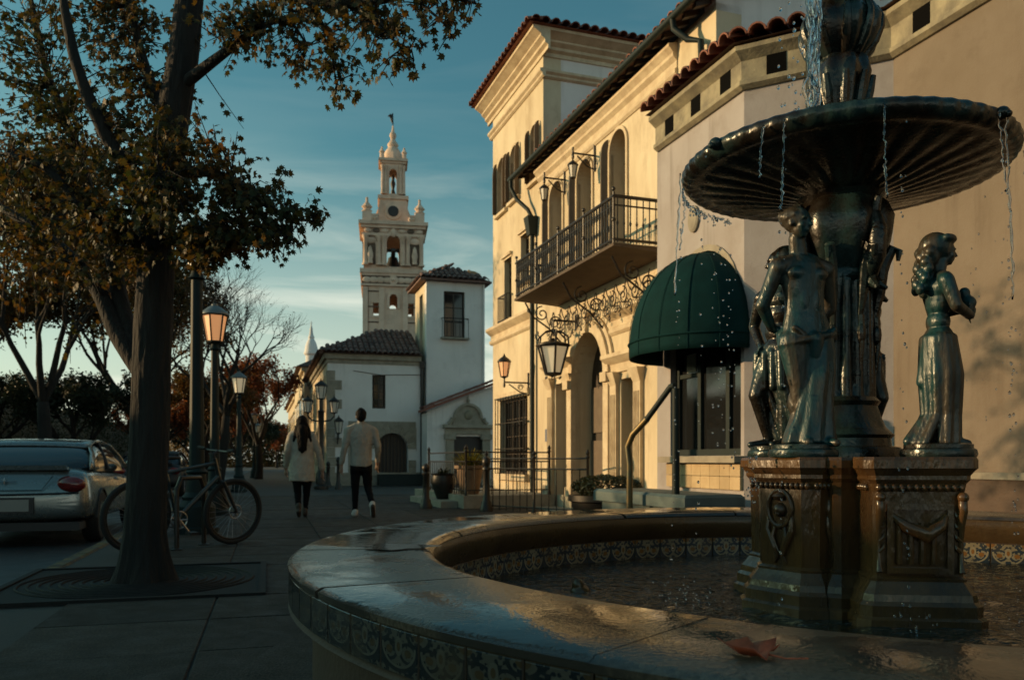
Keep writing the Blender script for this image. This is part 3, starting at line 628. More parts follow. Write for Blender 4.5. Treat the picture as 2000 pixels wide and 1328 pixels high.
# basin
BZ = 2.26; BR = 0.71; BK = 0.71 / 0.76
m = MB(); nA = 240; prof = []
und = [(0.10, -0.19), (0.15, -0.185), (0.19, -0.165), (0.205, -0.15), (0.22, -0.148), (0.28, -0.135), (0.36, -0.118), (0.44, -0.10), (0.52, -0.085), (0.60, -0.070), (0.655, -0.058), (0.68, -0.052), (0.70, -0.056), (0.73, -0.052), (0.752, -0.034), (0.760, -0.012), (0.755, 0.006), (0.738, 0.018), (0.715, 0.016), (0.69, 0.0), (0.55, -0.035), (0.3, -0.07), (0.13, -0.085)]
vs = []; fs = []
for i, (r, dz) in enumerate(und):
    for k in range(nA):
        a = 2 * pi * k / nA; z = dz; ra = r
        if 0.215 < r < 0.67 and i < 12:
            sw = a * 30 + (r - 0.2) * 9.0; amp = min((r - 0.2) * 8, (0.69 - r) * 10, 1)
            z = dz - 0.013 * amp * abs(sin(sw / 2)) ** 0.7 + 0.006 * amp
        elif 0.725 < r and 12 <= i <= 17:
            ra = r + 0.004 * cos(a * 60)
        vs.append((ra * BK * cos(a), ra * BK * sin(a), zc(BZ + z)))
for i in range(len(und) - 1):
    for k in range(nA):
        k2 = (k + 1) % nA; fs.append((i * nA + k, i * nA + k2, (i + 1) * nA + k2, (i + 1) * nA + k))
m.add(vs, fs).build('basin', M_BRONZE, cp, smooth=60)
m = MB(); m.lathe([(0.655, zc(BZ - 0.003)), (0.12, zc(BZ - 0.003))], 64, cap=False); m.build('basin_water', M_WATER, cp, smooth='all')
for a in (radians(-58), radians(115), radians(205), radians(25)):     # lion-mask spouts on the rim
    m = MB(); c = (0.712 * cos(a), 0.712 * sin(a), zc(BZ - 0.01)); m.ell(c, (0.028, 0.028, 0.026), 10, 8); m.ell((0.735 * cos(a), 0.735 * sin(a), zc(BZ - 0.02)), 0.014, 8, 6); m.build('rim_mask', M_BRONZE, cp, smooth=True)
# stem above the basin with acanthus and hidden upper bowl
m = MB(); m.lathe([(0.165, zc(2.15)), (0.165, zc(2.30)), (0.15, zc(2.33)), (0.11, zc(2.38)), (0.098, zc(2.44)), (0.095, zc(2.50)), (0.115, zc(2.58)), (0.13, zc(2.66)), (0.118, zc(2.72)), (0.10, zc(2.745)), (0.14, zc(2.79)), (0.165, zc(2.84)), (0.17, zc(2.90)), (0.14, zc(2.96)), (0.09, zc(3.02)), (0.07, zc(3.12)), (0.10, zc(3.18)), (0.30, zc(3.26)), (0.36, zc(3.30)), (0.34, zc(3.32)), (0.06, zc(3.28)), (0.05, zc(3.5)), (0.08, zc(3.56)), (0.02, zc(3.66))], 64, flute=lambda r, z, a: r * (1 + (0.07 * cos(8 * a) if zc(2.36) < z < zc(2.98) else 0)))
m.build('upper_stem', M_BRONZE, cp, smooth=True)
m = MB()
for k in range(10):
    a = 2 * pi * k / 10 + 0.1
    def Pc(r, z): return (r * cos(a), r * sin(a), zc(z))
    m.tube([Pc(0.085, 2.38), Pc(0.100, 2.48), Pc(0.122, 2.58), Pc(0.138, 2.645), Pc(0.132, 2.62)], [0.010, 0.020, 0.022, 0.013, 0.006], 8)
    m.tube([Pc(0.10, 2.74), Pc(0.142, 2.80), Pc(0.168, 2.86), Pc(0.172, 2.90), Pc(0.15, 2.95)], [0.014, 0.022, 0.018, 0.014, 0.01], 8)
m.build('stem_leaf_ring', M_BRONZE, cp, smooth=True)

# ================================================================ STATUES
def figure_head(m, c, s, look, tilt=(0, 0)):                # head ~ egg with face; look = unit vector (horizontal)
    c = Vector(c); fwd = Vector((look[0], look[1], -0.12)).normalized(); side = Vector((-look[1], look[0], 0)).normalized(); up = side.cross(fwd) * -1
    if up.z < 0: up = -up
    rz = atan2(look[1], look[0])
    P = lambda f, sd, u: c + fwd * f * s + side * sd * s + up * u * s
    m.ell(P(-0.06, 0, 0.10), (0.46 * s, 0.37 * s, 0.44 * s), 16, 12, (0, 0, rz))
    m.ell(P(0.12, 0, -0.16), (0.30 * s, 0.27 * s, 0.38 * s), 14, 10, (0, 0.15, rz))
    m.ell(P(0.26, 0, -0.42), (0.12 * s, 0.13 * s, 0.10 * s), 10, 8, (0, 0, rz))
    m.cap_(P(0.38, 0, 0.10), P(0.50, 0, -0.10), 0.045 * s, 0.07 * s, 8)
    m.ell(P(0.39, 0, -0.25), (0.07 * s, 0.12 * s, 0.035 * s), 8, 6, (0, 0, rz)); m.ell(P(0.37, 0, -0.31), (0.07 * s, 0.10 * s, 0.035 * s), 8, 6, (0, 0, rz))
    for sg in (-1, 1):
        m.ell(P(0.33, sg * 0.16, 0.14), (0.10 * s, 0.11 * s, 0.045 * s), 8, 6, (0, 0, rz)); m.ell(P(0.26, sg * 0.19, -0.12), (0.13 * s, 0.10 * s, 0.12 * s), 8, 6, (0, 0, rz))
        m.ell(P(-0.02, sg * 0.37, -0.06), (0.09 * s, 0.05 * s, 0.13 * s), 8, 6, (0, 0, rz))
def hand_(m, wrist, direction, palm_side, s, curl=0.35, thumb=1):
    w = Vector(wrist); d = Vector(direction).normalized(); sd = Vector(palm_side); sd = (sd - d * sd.dot(d)).normalized(); nrm = d.cross(sd)
    m.cap_(w, w + d * 0.085 * s, 0.026 * s, 0.036 * s, 8)
    for k in range(4):
        b = w + d * 0.10 * s + sd * (k - 1.5) * 0.021 * s; ln = (0.070, 0.080, 0.075, 0.058)[k] * s
        mid = b + (d * cos(curl) + nrm * sin(curl)) * ln * 0.55; tip = mid + (d * cos(2 * curl) + nrm * sin(2 * curl)) * ln * 0.5
        m.cap_(b, mid, 0.0095 * s, 0.0085 * s, 6); m.cap_(mid, tip, 0.0085 * s, 0.007 * s, 6)
    b = w + d * 0.03 * s - sd * thumb * 0.03 * s
    m.cap_(b, b + (d * 0.7 - sd * thumb * 0.6 + nrm * 0.3).normalized() * 0.06 * s, 0.012 * s, 0.009 * s, 6)

def statue(name, label, loc, rz, prims, H, mt=M_BRONZE, wide=1.0, group='bronze statues around the fountain column'):
    t = thing(name, label, 'statue', loc, rz, group)
    m = MB(); prims(m, H); m.v = [(x * wide, y * wide, z) for x, y, z in m.v]; o = fused('figure', m, mt, 0.0046, 4, t, 0.45)
    b = MB(); b.lathe([(0.135, 0.0), (0.14, 0.012), (0.135, 0.03), (0.125, 0.036), (0.125, 0.05), (0.11, 0.055)], 28); b.build('rock_base', M_BRONZE, t, smooth=True)
    return t

def youth(m, H):            # slim standing youth facing -Y, cloth hanging down one leg, arms drawn behind the back
    h = lambda x, y, z: (x * H, y * H, z * H + 0.045)
    C = lambda a, b, r0, r1: m.cap_(h(*a), h(*b), r0 * H, r1 * H)
    E_ = lambda c, r, rot=None: m.ell(h(*c), tuple(q * H for q in r), 14, 10, rot)
    figure_head(m, h(-0.035, -0.02, 0.925), 0.118 * H, (0.42, -0.9))
    E_((-0.040, 0.0, 0.952), (0.054, 0.060, 0.046))
    for k in range(12):
        a = 2 * pi * k / 12; E_((-0.040 + 0.044 * cos(a), 0.002 + 0.050 * sin(a), 0.955 + 0.010 * sin(3 * a)), (0.014, 0.014, 0.016))
    C((-0.012, 0.005, 0.77), (-0.032, -0.005, 0.865), 0.036, 0.030)                       # neck
    m.loft([(x * H, y * H, z * H + 0.045, rx * H, ry * H) for x, y, z, rx, ry in ((0.018, 0.0, 0.40, 0.06, 0.045), (0.018, 0.0, 0.43, 0.098, 0.060), (0.018, 0.002, 0.47, 0.106, 0.062), (0.015, 0.0, 0.51, 0.096, 0.056), (0.008, -0.002, 0.56, 0.082, 0.050), (0.004, -0.002, 0.61, 0.081, 0.050), (0.0, 0.0, 0.66, 0.088, 0.055), (0.0, 0.0, 0.71, 0.094, 0.057), (0.0, 0.002, 0.755, 0.088, 0.050), (-0.004, 0.003, 0.79, 0.05, 0.04))])
    for sg in (-1, 1):
        E_((sg * 0.042, -0.034, 0.715), (0.046, 0.022, 0.030)); E_((sg * 0.022 + 0.004, -0.044, 0.61), (0.020, 0.010, 0.055)); E_((sg * 0.046 + 0.015, 0.048, 0.46), (0.05, 0.042, 0.055))
        C((sg * 0.02, 0.0, 0.785), (sg * 0.092, 0.004, 0.752), 0.026, 0.034); E_((sg * 0.104, 0.006, 0.742), (0.036, 0.038, 0.042))
        C((sg * 0.108, 0.008, 0.735), (sg * 0.148, 0.045, 0.590), 0.033, 0.027); C((sg * 0.148, 0.045, 0.590), (sg * 0.082, 0.085, 0.505), 0.027, 0.019); hand_(m, h(sg * 0.082, 0.085, 0.505), (-sg * 0.8, -0.1, -0.15), (0, 0, 1), 0.55 * H, 0.4)
        C((sg * 0.01 + 0.018, -0.056, 0.425), (sg * 0.085 + 0.018, -0.048, 0.485), 0.010, 0.012)
    C((-0.040, 0.0, 0.435), (-0.022, -0.010, 0.255), 0.062, 0.038); C((-0.022, -0.010, 0.255), (-0.008, 0.012, 0.06), 0.037, 0.024); E_((-0.020, 0.012, 0.185), (0.033, 0.036, 0.065)); C((-0.01, 0.01, 0.03), (-0.03, -0.085, 0.016), 0.024, 0.017)
    n = 40; vs = []; secs = [(0.062, 0.0, 0.455, 0.058, 0.060), (0.058, -0.006, 0.40, 0.068, 0.066), (0.050, -0.014, 0.30, 0.070, 0.070), (0.040, -0.012, 0.21, 0.072, 0.072), (0.034, -0.010, 0.12, 0.084, 0.078), (0.026, -0.008, 0.05, 0.100, 0.084), (0.024, -0.008, 0.012, 0.106, 0.086)]
    for i, (x, y, z, rx, ry) in enumerate(secs):
        amp = 0.02 + 0.09 * (i / 6)
        for k in range(n):
            a = 2 * pi * k / n; f = 1 + amp * (sin(7 * a + 0.6 * i) * 0.6 + sin(11 * a + 1.3) * 0.5); vs.append(h(x + rx * f * cos(a), y + ry * f * sin(a), z))
    fs = [(i * n + k, i * n + (k + 1) % n, (i + 1) * n + (k + 1) % n, (i + 1) * n + k) for i in range(len(secs) - 1) for k in range(n)] + [tuple(range(n)), tuple((len(secs) - 1) * n + k for k in range(n - 1, -1, -1))]
    m.add(vs, fs); C((0.05, -0.05, 0.018), (0.06, -0.125, 0.012), 0.022, 0.016)
    pts = [(0.108 * cos(a) + 0.018, 0.068 * sin(a), 0.447 + 0.026 * cos(a)) for a in [2 * pi * k / 18 for k in range(18)]]
    for p, q in zip(pts, pts[1:] + pts[:1]): C(p, q, 0.013, 0.013)
    C((0.015, -0.052, 0.44), (0.022, -0.05, 0.375), 0.034, 0.022)                         # fold of cloth at the front

def maiden(m, H):           # draped woman facing +X, arms folded in front holding a jar, hair to the shoulders
    h = lambda x, y, z: (x * H, y * H, z * H + 0.045)
    C = lambda a, b, r0, r1: m.cap_(h(*a), h(*b), r0 * H, r1 * H)
    E_ = lambda c, r, rot=None: m.ell(h(*c), tuple(q * H for q in r), 14, 10, rot)
    figure_head(m, h(0.03, 0.0, 0.905), 0.073 * H * 1.5, (1.0, -0.05))
    E_((-0.015, 0.0, 0.935), (0.072, 0.072, 0.066)); E_((-0.045, 0.0, 0.89), (0.05, 0.066, 0.06))
    for k in range(22):
        a = k * 2.4; u = k / 21; E_((-0.055 - 0.03 * u + 0.02 * cos(a), 0.05 * sin(a), 0.92 - 0.20 * u), (0.026 - 0.006 * u, 0.026, 0.028))
    for k in range(9):
        a = -1.3 + 2.6 * k / 8; E_((0.0 + 0.062 * cos(a), 0.066 * sin(a), 0.962), (0.02, 0.018, 0.018))
    C((-0.005, 0, 0.785), (0.01, 0, 0.86), 0.036, 0.032)
    E_((0.0, 0.0, 0.735), (0.062, 0.098, 0.068)); E_((0.002, 0.0, 0.665), (0.056, 0.082, 0.07)); E_((0.0, 0, 0.58), (0.052, 0.070, 0.06)); E_((0.002, 0, 0.50), (0.066, 0.085, 0.07))
    for sg in (-1, 1):
        E_((0.05, sg * 0.04, 0.695), (0.036, 0.036, 0.036)); C((0.0, sg * 0.02, 0.79), (-0.005, sg * 0.098, 0.765), 0.028, 0.034)
        C((-0.005, sg * 0.108, 0.755), (0.03, sg * 0.130, 0.635), 0.036, 0.028)
        C((0.03, sg * 0.130, 0.635), (0.135, sg * 0.03, 0.625 + 0.02 * sg), 0.028, 0.020); hand_(m, h(0.13, sg * 0.035, 0.628 + 0.02 * sg), (0.25, -sg, 0.1), (0, 0, 1), 0.62 * H * 0.9, 0.6)
    E_((0.135, 0.0, 0.665), (0.036, 0.05, 0.036)); E_((0.15, 0.03, 0.635), (0.034, 0.04, 0.032)); C((0.125, 0.0, 0.69), (0.12, 0.0, 0.715), 0.022, 0.026)
    # long skirt with folds and a small train
    for k in range(20):
        a = 2 * pi * k / 20; f = 0.010 * (k % 2)
        C((0.060 * cos(a), 0.078 * sin(a), 0.50), (0.012 + (0.066 + f) * cos(a), (0.080 + f) * sin(a), 0.33), 0.022, 0.024)
        C((0.012 + (0.066 + f) * cos(a), (0.080 + f) * sin(a), 0.33), (0.014 + (0.054 + 1.4 * f) * cos(a), (0.068 + f) * sin(a), 0.15), 0.024, 0.022)
        tr = 0.03 if cos(a) < -0.4 else 0.0
        C((0.014 + (0.054 + 1.4 * f) * cos(a), (0.068 + f) * sin(a), 0.15), (0.006 - tr * 1.5 + (0.068 + f) * cos(a), (0.078 + f) * sin(a), 0.012), 0.021, 0.019)
    C((0.0, 0, 0.5), (0.006, 0, 0.05), 0.068, 0.066)
    C((0.09, 0.03, 0.018), (0.125, 0.03, 0.012), 0.022, 0.015); C((0.08, -0.04, 0.018), (0.12, -0.045, 0.012), 0.022, 0.015)
    C((-0.075, 0.0, 0.12), (-0.135, 0.0, 0.02), 0.018, 0.026); C((-0.04, 0, 0.5), (-0.07, 0.0, 0.30), 0.03, 0.03)

def bearer(m, H):           # figure with hand on the hip, leg forward, leaning trunk
    h = lambda x, y, z: (x * H, y * H, z * H + 0.045)
    C = lambda a, b, r0, r1: m.cap_(h(*a), h(*b), r0 * H, r1 * H)
    E_ = lambda c, r, rot=None: m.ell(h(*c), tuple(q * H for q in r), 14, 10, rot)
    figure_head(m, h(0.02, -0.03, 0.915), 0.07 * H * 1.55, (-0.8, -0.6)); E_((0.04, 0.01, 0.94), (0.068, 0.07, 0.06)); E_((0.06, 0.03, 0.90), (0.05, 0.05, 0.05))
    C((0.01, 0, 0.79), (0.015, -0.01, 0.87), 0.034, 0.03)
    E_((0, 0, 0.74), (0.10, 0.058, 0.07)); E_((0, 0, 0.665), (0.085, 0.055, 0.075)); E_((0, 0, 0.58), (0.076, 0.05, 0.07)); E_((0, 0, 0.49), (0.092, 0.062, 0.065))
    for sg in (-1, 1):
        C((sg * 0.02, 0, 0.80), (sg * 0.105, 0, 0.77), 0.028, 0.036); C((sg * 0.115, 0, 0.765), (sg * 0.185, 0.02, 0.63), 0.037, 0.028); C((sg * 0.185, 0.02, 0.63), (sg * 0.10, -0.02, 0.53), 0.028, 0.022)
        hand_(m, h(sg * 0.10, -0.02, 0.53), (-sg * 0.5, -0.4, -0.5), (0, 0, 1), 0.55 * H, 0.4)
    C((-0.055, 0, 0.46), (-0.085, -0.06, 0.265), 0.062, 0.042); C((-0.085, -0.06, 0.265), (-0.065, 0.0, 0.05), 0.04, 0.026); C((-0.065, 0, 0.025), (-0.095, -0.09, 0.016), 0.024, 0.018)
    C((0.05, 0, 0.46), (0.045, 0.0, 0.26), 0.062, 0.044); C((0.045, 0, 0.26), (0.035, 0.01, 0.04), 0.042, 0.03); C((0.035, 0.01, 0.025), (0.04, -0.08, 0.016), 0.024, 0.018)
    for k in range(8):
        u = k / 7; C((-0.09 + 0.18 * u, -0.05 + 0.1 * (k % 2), 0.47), (-0.10 + 0.2 * u, -0.05 + 0.1 * (k % 2), 0.30), 0.022, 0.02); C((-0.10 + 0.2 * u, -0.03 + 0.08 * (k % 2), 0.30), (-0.02 + 0.14 * u, 0.02 + 0.05 * (k % 2), 0.05), 0.02, 0.02)
statue('youth_statue', 'wet bronze statue of a standing youth facing the viewer, teal torso, hip cloth, foremost left', (1.20, 3.38, zt), radians(14), youth, 0.985, M_PATINA, 1.08)
statue('maiden_statue', 'bronze statue of a long-haired woman in profile, arms folded, long teal skirt', (1.690, 3.25, zt), radians(-6), maiden, 0.845, M_PATINA, 0.98)
statue('bearer_statue', 'dark bronze statue half hidden behind the foremost youth, elbow out and head turned away', (1.235, 3.80, zt), radians(-62), bearer, 0.93)
statue('bearer_statue', 'bronze statue behind the fountain column, only its arm and shoulder showing', (1.74, 3.98, zt), radians(60), bearer, 0.90)
# ================================================================ BUILDINGS
OFF = {}
def house(name, label, t0, s0, a=BA, cat='building', group=None):
    o = thing(name, label, cat, xy(s0, t0, a), a, group); OFF[o] = (t0, s0); return o
def off_of(p):
    while p is not None and p not in OFF: p = p.parent
    return OFF[p]
def B(m, name, material, parent, smooth=False):
    t0, s0 = off_of(parent); m.v = [(x - t0, y - s0, z) for x, y, z in m.v]
    return m.build(name, material, parent, smooth)
def barrel(w, l, name, material, th=0.018, seg=6):
    m = MB(); vs = []; 
    for yy, k in ((0.0, 1.0), (l, 0.84)):
        for rr in (1.0, 1.0 - 2 * th / w):
            for i in range(seg + 1):
                a = pi * i / seg; vs.append((-cos(a) * w / 2 * k * rr, yy, sin(a) * w / 2 * k * rr * 0.9))
    n = seg + 1; fs = []
    for i in range(seg):
        fs += [(i, i + 1, 2 * n + i + 1, 2 * n + i), (n + i, 3 * n + i, 3 * n + i + 1, n + i + 1), (i, n + i, n + i + 1, i + 1), (2 * n + i, 2 * n + i + 1, 3 * n + i + 1, 3 * n + i)]
    fs += [(0, 2 * n, 3 * n, n), (seg, n + seg, 3 * n + seg, 2 * n + seg)]
    return m.add(vs, fs).mesh(name, material, 45)
T_BIG = barrel(0.20, 0.42, 'roof_tile', M_TILE); T_MID = barrel(0.21, 0.42, 'roof_tile', M_TILED)
def tiles(parent, org, along, up, ncol, nrow, w, l, me, ok=None):
    # org in (t, s, z); along/up are unit vectors in the same frame
    t0, s0 = off_of(parent); al = Vector(along).normalized(); u = Vector(up).normalized(); nn = al.cross(u)
    if nn.z < 0: nn = -nn
    al = u.cross(nn)
    for c in range(ncol):
        for r in range(nrow):
            p = Vector(org) + Vector(along).normalized() * (c + 0.5) * w + u * r * l * 0.88
            if ok and not ok(p): continue
            q = p + nn * (0.012 + 0.006 * (r % 2)) + al * R.uniform(-0.006, 0.006)
            M = Matrix(((al.x, u.x, nn.x, q.x - t0), (al.y, u.y, nn.y, q.y - s0), (al.z, u.z, nn.z, q.z), (0, 0, 0, 1)))
            inst('roof_tile', me, parent, M @ Matrix.Rotation(R.uniform(-0.03, 0.03), 4, 'Z') @ Matrix.Rotation(-0.03, 4, 'X'))

# ---------------------------------------------------------------- arcade house (cream, balcony)
TF = 6.2
ah = house('arcade_house', 'cream stucco house with tall tiled block, arched windows and long iron balcony', 7.6, 14.5)
SA0, SB0, SC0 = 9.55, 16.0, 19.46
lowops = [(14.91, 15.59, 4.16, 6.51, 0.34), (13.52, 14.19, 4.16, 6.47, 0.335), (12.17, 12.78, 4.16, 6.49, 0.305),
          (14.65, 15.31, 0.25, 2.46), (12.90, 14.30, 0.25, 3.25, 0.85), (11.89, 12.39, 0.25, 2.29), (10.2, 11.0, 0.9, 2.3)]
B(MB().wall(SA0, SB0, -0.1, 7.10, TF, TF + 0.4, lowops), 'wall', M_STUCCO, ah)
m = MB(); m.box(TF + 0.4, 10.6, SA0, SA0 + 0.3, -0.1, 7.0); m.prism([(TF, 7.0), (10.6, 7.0), (10.6, 8.83), (TF, 7.22)], SA0, SA0 + 0.28, 'y'); m.box(10.3, 10.6, SA0 + 0.3, SB0, -0.1, 8.0)
B(m, 'gable_wall', M_WHITE, ah)
tallops = [(18.40, 19.04, 6.89, 8.19, 0.32), (17.51, 18.08, 6.92, 8.15, 0.285), (16.24, 16.74, 6.92, 8.13, 0.25), (16.85, 17.40, 4.9, 5.96), (18.04, 18.57, 4.25, 5.68), (16.95, 18.85, 0.62, 2.37)]
B(MB().wall(SB0, SC0, -0.1, 9.4, TF, TF + 0.4, tallops), 'wall', M_STUCCO, ah)
B(MB().box(TF + 0.4, 10.6, SB0, SB0 + 0.3, -0.1, 9.4).box(TF + 0.4, 10.6, SC0 - 0.3, SC0, -0.1, 9.4).box(10.3, 10.6, SB0 + 0.3, SC0 - 0.3, -0.1, 9.4), 'side_wall', M_WHITE, ah)
def mould(m, s0, s1, t, prof, endcap=True):     # prof: list of (out, z) going up; runs along s
    n = len(prof); vs = [(t - o, s0, z) for o, z in prof] + [(t + 0.02, s0, prof[-1][1]), (t + 0.02, s0, prof[0][1])]
    vs += [(x, s1, z) for x, _, z in vs]; k = n + 2
    fs = [tuple(range(k - 1, -1, -1)), tuple(range(k, 2 * k))] + [(i, (i + 1) % k, (i + 1) % k + k, i + k) for i in range(k)]
    return m.add(vs, fs)
def mould_t(m, t0, t1, s, prof):                # the same running along t, facing -s
    n = len(prof); vs = [(t0, s - o, z) for o, z in prof] + [(t0, s + 0.02, prof[-1][1]), (t0, s + 0.02, prof[0][1])]
    vs += [(t1, y, z) for _, y, z in vs]; k = n + 2
    fs = [tuple(range(k - 1, -1, -1)), tuple(range(k, 2 * k))] + [(i, (i + 1) % k, (i + 1) % k + k, i + k) for i in range(k)]
    return m.add(vs, fs)
P1 = [(0.03, 9.38), (0.03, 9.46), (0.10, 9.50), (0.10, 9.56), (0.19, 9.62), (0.19, 9.66), (0.32, 9.74), (0.36, 9.76), (0.36, 9.82)]
P2 = [(0.02, 8.92), (0.06, 8.95), (0.06, 8.99), (0.11, 9.03), (0.11, 9.08), (0.02, 9.10)]
for P in (P1, P2):
    o = P[-1][0] if P is P1 else 0.11
    B(mould(MB(), SB0 - o, SC0 + o, TF, P), 'cornice', M_TRIM, ah); B(mould_t(MB(), TF + 0.0201, 10.6, SB0, P), 'cornice', M_TRIM, ah)
# tall roof
tr_ = B(MB().add([(TF - 0.45, SB0 - 0.45, 9.83), (11.0, SB0 - 0.45, 9.83), (11.0, SC0 + 0.45, 9.83), (TF - 0.45, SC0 + 0.45, 9.83), (8.2, 17.6, 10.55), (9.0, 17.9, 10.55)],
      [(0, 3, 2, 1), (0, 1, 5, 4), (1, 2, 5), (2, 3, 4, 5), (3, 0, 4)]), 'roof', M_TILE, ah)
upf = Vector((2.65, 0, 0.72)).normalized(); ups = Vector((0, 2.05, 0.72)).normalized()
tiles(tr_, (TF - 0.50, SB0 - 0.45, 9.84), (0, 1, 0), upf, 20, 2, 0.2178, 0.42, T_BIG, lambda p: p.y - (SB0 - 0.45) > (p.x - TF + 0.5) * 0.6)
tiles(tr_, (TF - 0.45, SB0 - 0.50, 9.84), (1, 0, 0), ups, 23, 2, 0.2178, 0.42, T_BIG, lambda p: p.x - (TF - 0.45) > (p.y - SB0 + 0.5) * 0.9)
# low roof: eave, rafters, gutter, rake
EZ = 7.12; sl_ = 0.37; SE = 17.12
lr = B(MB().hexa([(5.90, SA0 - 0.25, EZ), (10.7, SA0 - 0.25, EZ + 4.8 * sl_), (10.7, SB0 - 0.01, EZ + 4.8 * sl_), (5.90, SB0 - 0.01, EZ), (5.90, SA0 - 0.25, EZ + 0.07), (10.7, SA0 - 0.25, EZ + 0.07 + 4.8 * sl_), (10.7, SB0 - 0.01, EZ + 0.07 + 4.8 * sl_), (5.90, SB0 - 0.01, EZ + 0.07)]).hexa([(5.90, SB0 - 0.01, EZ), (TF - 0.01, SB0 - 0.01, EZ + 0.29 * sl_), (TF - 0.01, SE, EZ + 0.29 * sl_), (5.90, SE, EZ), (5.90, SB0 - 0.01, EZ + 0.07), (TF - 0.01, SB0 - 0.01, EZ + 0.07 + 0.29 * sl_), (TF - 0.01, SE, EZ + 0.07 + 0.29 * sl_), (5.90, SE, EZ + 0.07)]), 'roof', M_TILED, ah)
tiles(lr, (5.93, SA0 - 0.25, EZ + 0.08), (0, 1, 0), (1, 0, sl_), 30, 2, 0.216, 0.42, T_BIG)
tiles(lr, (5.93, SA0 - 0.30, EZ + 0.085), (0, 1, 0), (1, 0, sl_), 1, 12, 0.216, 0.42, T_BIG)
for k in range(26):
    s = SA0 + 0.1 + k * 0.285
    B(MB().hexa([(5.95, s, EZ - 0.07), (6.19, s, EZ - 0.07 + 0.24 * sl_), (6.19, s + 0.09, EZ - 0.07 + 0.24 * sl_), (5.95, s + 0.09, EZ - 0.07), (5.95, s, EZ - 0.005), (6.19, s, EZ - 0.005 + 0.24 * sl_), (6.19, s + 0.09, EZ - 0.005 + 0.24 * sl_), (5.95, s + 0.09, EZ - 0.005)]), 'rafter', M_DARKWOOD, ah)
P3 = [(q, z + 0.38) for q, z in ((0.02, 6.18), (0.05, 6.22), (0.05, 6.27), (0.02, 6.30), (0.02, 6.40), (0.08, 6.46), (0.08, 6.51), (0.12, 6.56), (0.15, 6.59), (0.15, 6.63), (0.03, 6.66))]
B(mould(MB(), SA0 + 1.0, SB0 + 0.18, TF, P3), 'cornice', M_TRIM, ah)
m = MB(); m.tube([(5.85, SA0 - 0.2, EZ + 0.0), (5.85, SE + 0.05, EZ + 0.0)], 0.055, 10); B(m, 'gutter', M_GREENIRON, ah, True)
m = MB(); m.tube([(5.85, SE - 0.05, EZ), (5.85, SE - 0.06, EZ - 0.20), (5.92, SE - 0.25, EZ - 0.50), (6.06, SB0 + 0.55, EZ - 0.80), (6.10, SB0 + 0.42, EZ - 1.0)], 0.045, 10)
m.hexa([(6.02, SB0 + 0.33, 5.74), (6.18, SB0 + 0.33, 5.74), (6.18, SB0 + 0.51, 5.74), (6.02, SB0 + 0.51, 5.74), (5.96, SB0 + 0.28, 6.12), (6.19, SB0 + 0.28, 6.12), (6.19, SB0 + 0.56, 6.12), (5.96, SB0 + 0.56, 6.12)])
m.tube([(6.11, SB0 + 0.42, 5.8), (6.11, SB0 + 0.42, 0.2)], 0.05, 10); B(m, 'downpipe', M_GREENIRON, ah, 40)
m = MB(); m.tube([(5.85, SA0 + 0.55, EZ), (5.87, SA0 + 0.55, EZ - 0.16), (6.0, SA0 + 0.40, EZ - 0.36), (6.1, SA0 + 0.22, EZ - 0.45), (6.12, SA0 + 0.16, 5.2)], 0.045, 10); B(m, 'downpipe', M_GREENIRON, ah, True)
# windows of the house
def arched_window(parent, op, shutters=True, door=False, sill=True, recess=0.2, panel=M_SHUT, fan=False):
    a, b, z0, z1, rise = op; yc = (a + b) / 2; hw = (b - a) / 2
    w = B(MB().arch(yc, hw, z0, z1 - rise, rise, TF - 0.035, TF + 0.05, 0.055), 'window', M_TRIM, parent)
    B(MB().archpanel(yc, hw, z0, z1 - rise, rise, TF + recess, TF + recess + 0.05), 'pane', panel, w)
    m = MB(); x0, x1 = TF + recess - 0.03, TF + recess - 0.002
    m.box(x0, x1, yc - 0.022, yc + 0.022, z0, z1 - 0.03)
    for k in range(1, 4): zz = z0 + (z1 - rise - z0) * k / 3.2; m.box(x0 + 0.004, x1, a, b, zz - 0.018, zz + 0.018)
    B(m, 'glazing_bar', M_DARKWOOD, w)
    if sill: B(MB().box(TF - 0.09, TF + 0.1, a - 0.09, b + 0.09, z0 - 0.07, z0), 'sill', M_TRIM, w)
    if shutters:
        for yy, sg in ((a - 0.03, -1), (b + 0.03, 1)):
            n = 8; wd = 0.11
            prof = [(0, z0 + 0.03), (wd, z0 + 0.03)] + [(wd - wd * i / n * 0.999, z1 - rise + (rise - 0.02) * sqrt(max(0, (i / n) * (2 - i / n)))) for i in range(n + 1)]
            ang = radians(78) if sg < 0 else radians(100)
            vs = []
            for d in (0, 0.03):
                for o, z in prof: vs.append((TF - 0.03 - o * sin(ang) - d * 0.0, yy + sg * (o * cos(ang)) * (-1 if sg < 0 else 1) * (1 if sg > 0 else -1) + sg * d, z))
            k = len(prof); fs = [tuple(range(k - 1, -1, -1)), tuple(range(k, 2 * k))] + [(i, (i + 1) % k, (i + 1) % k + k, i + k) for i in range(k)]
            B(MB().add(vs, fs), 'shutter', M_SHUT, w)
    return w
for op in tallops[:3]: arched_window(ah, op, True)
for op in lowops[:3]: arched_window(ah, op, False, sill=False, recess=0.28)
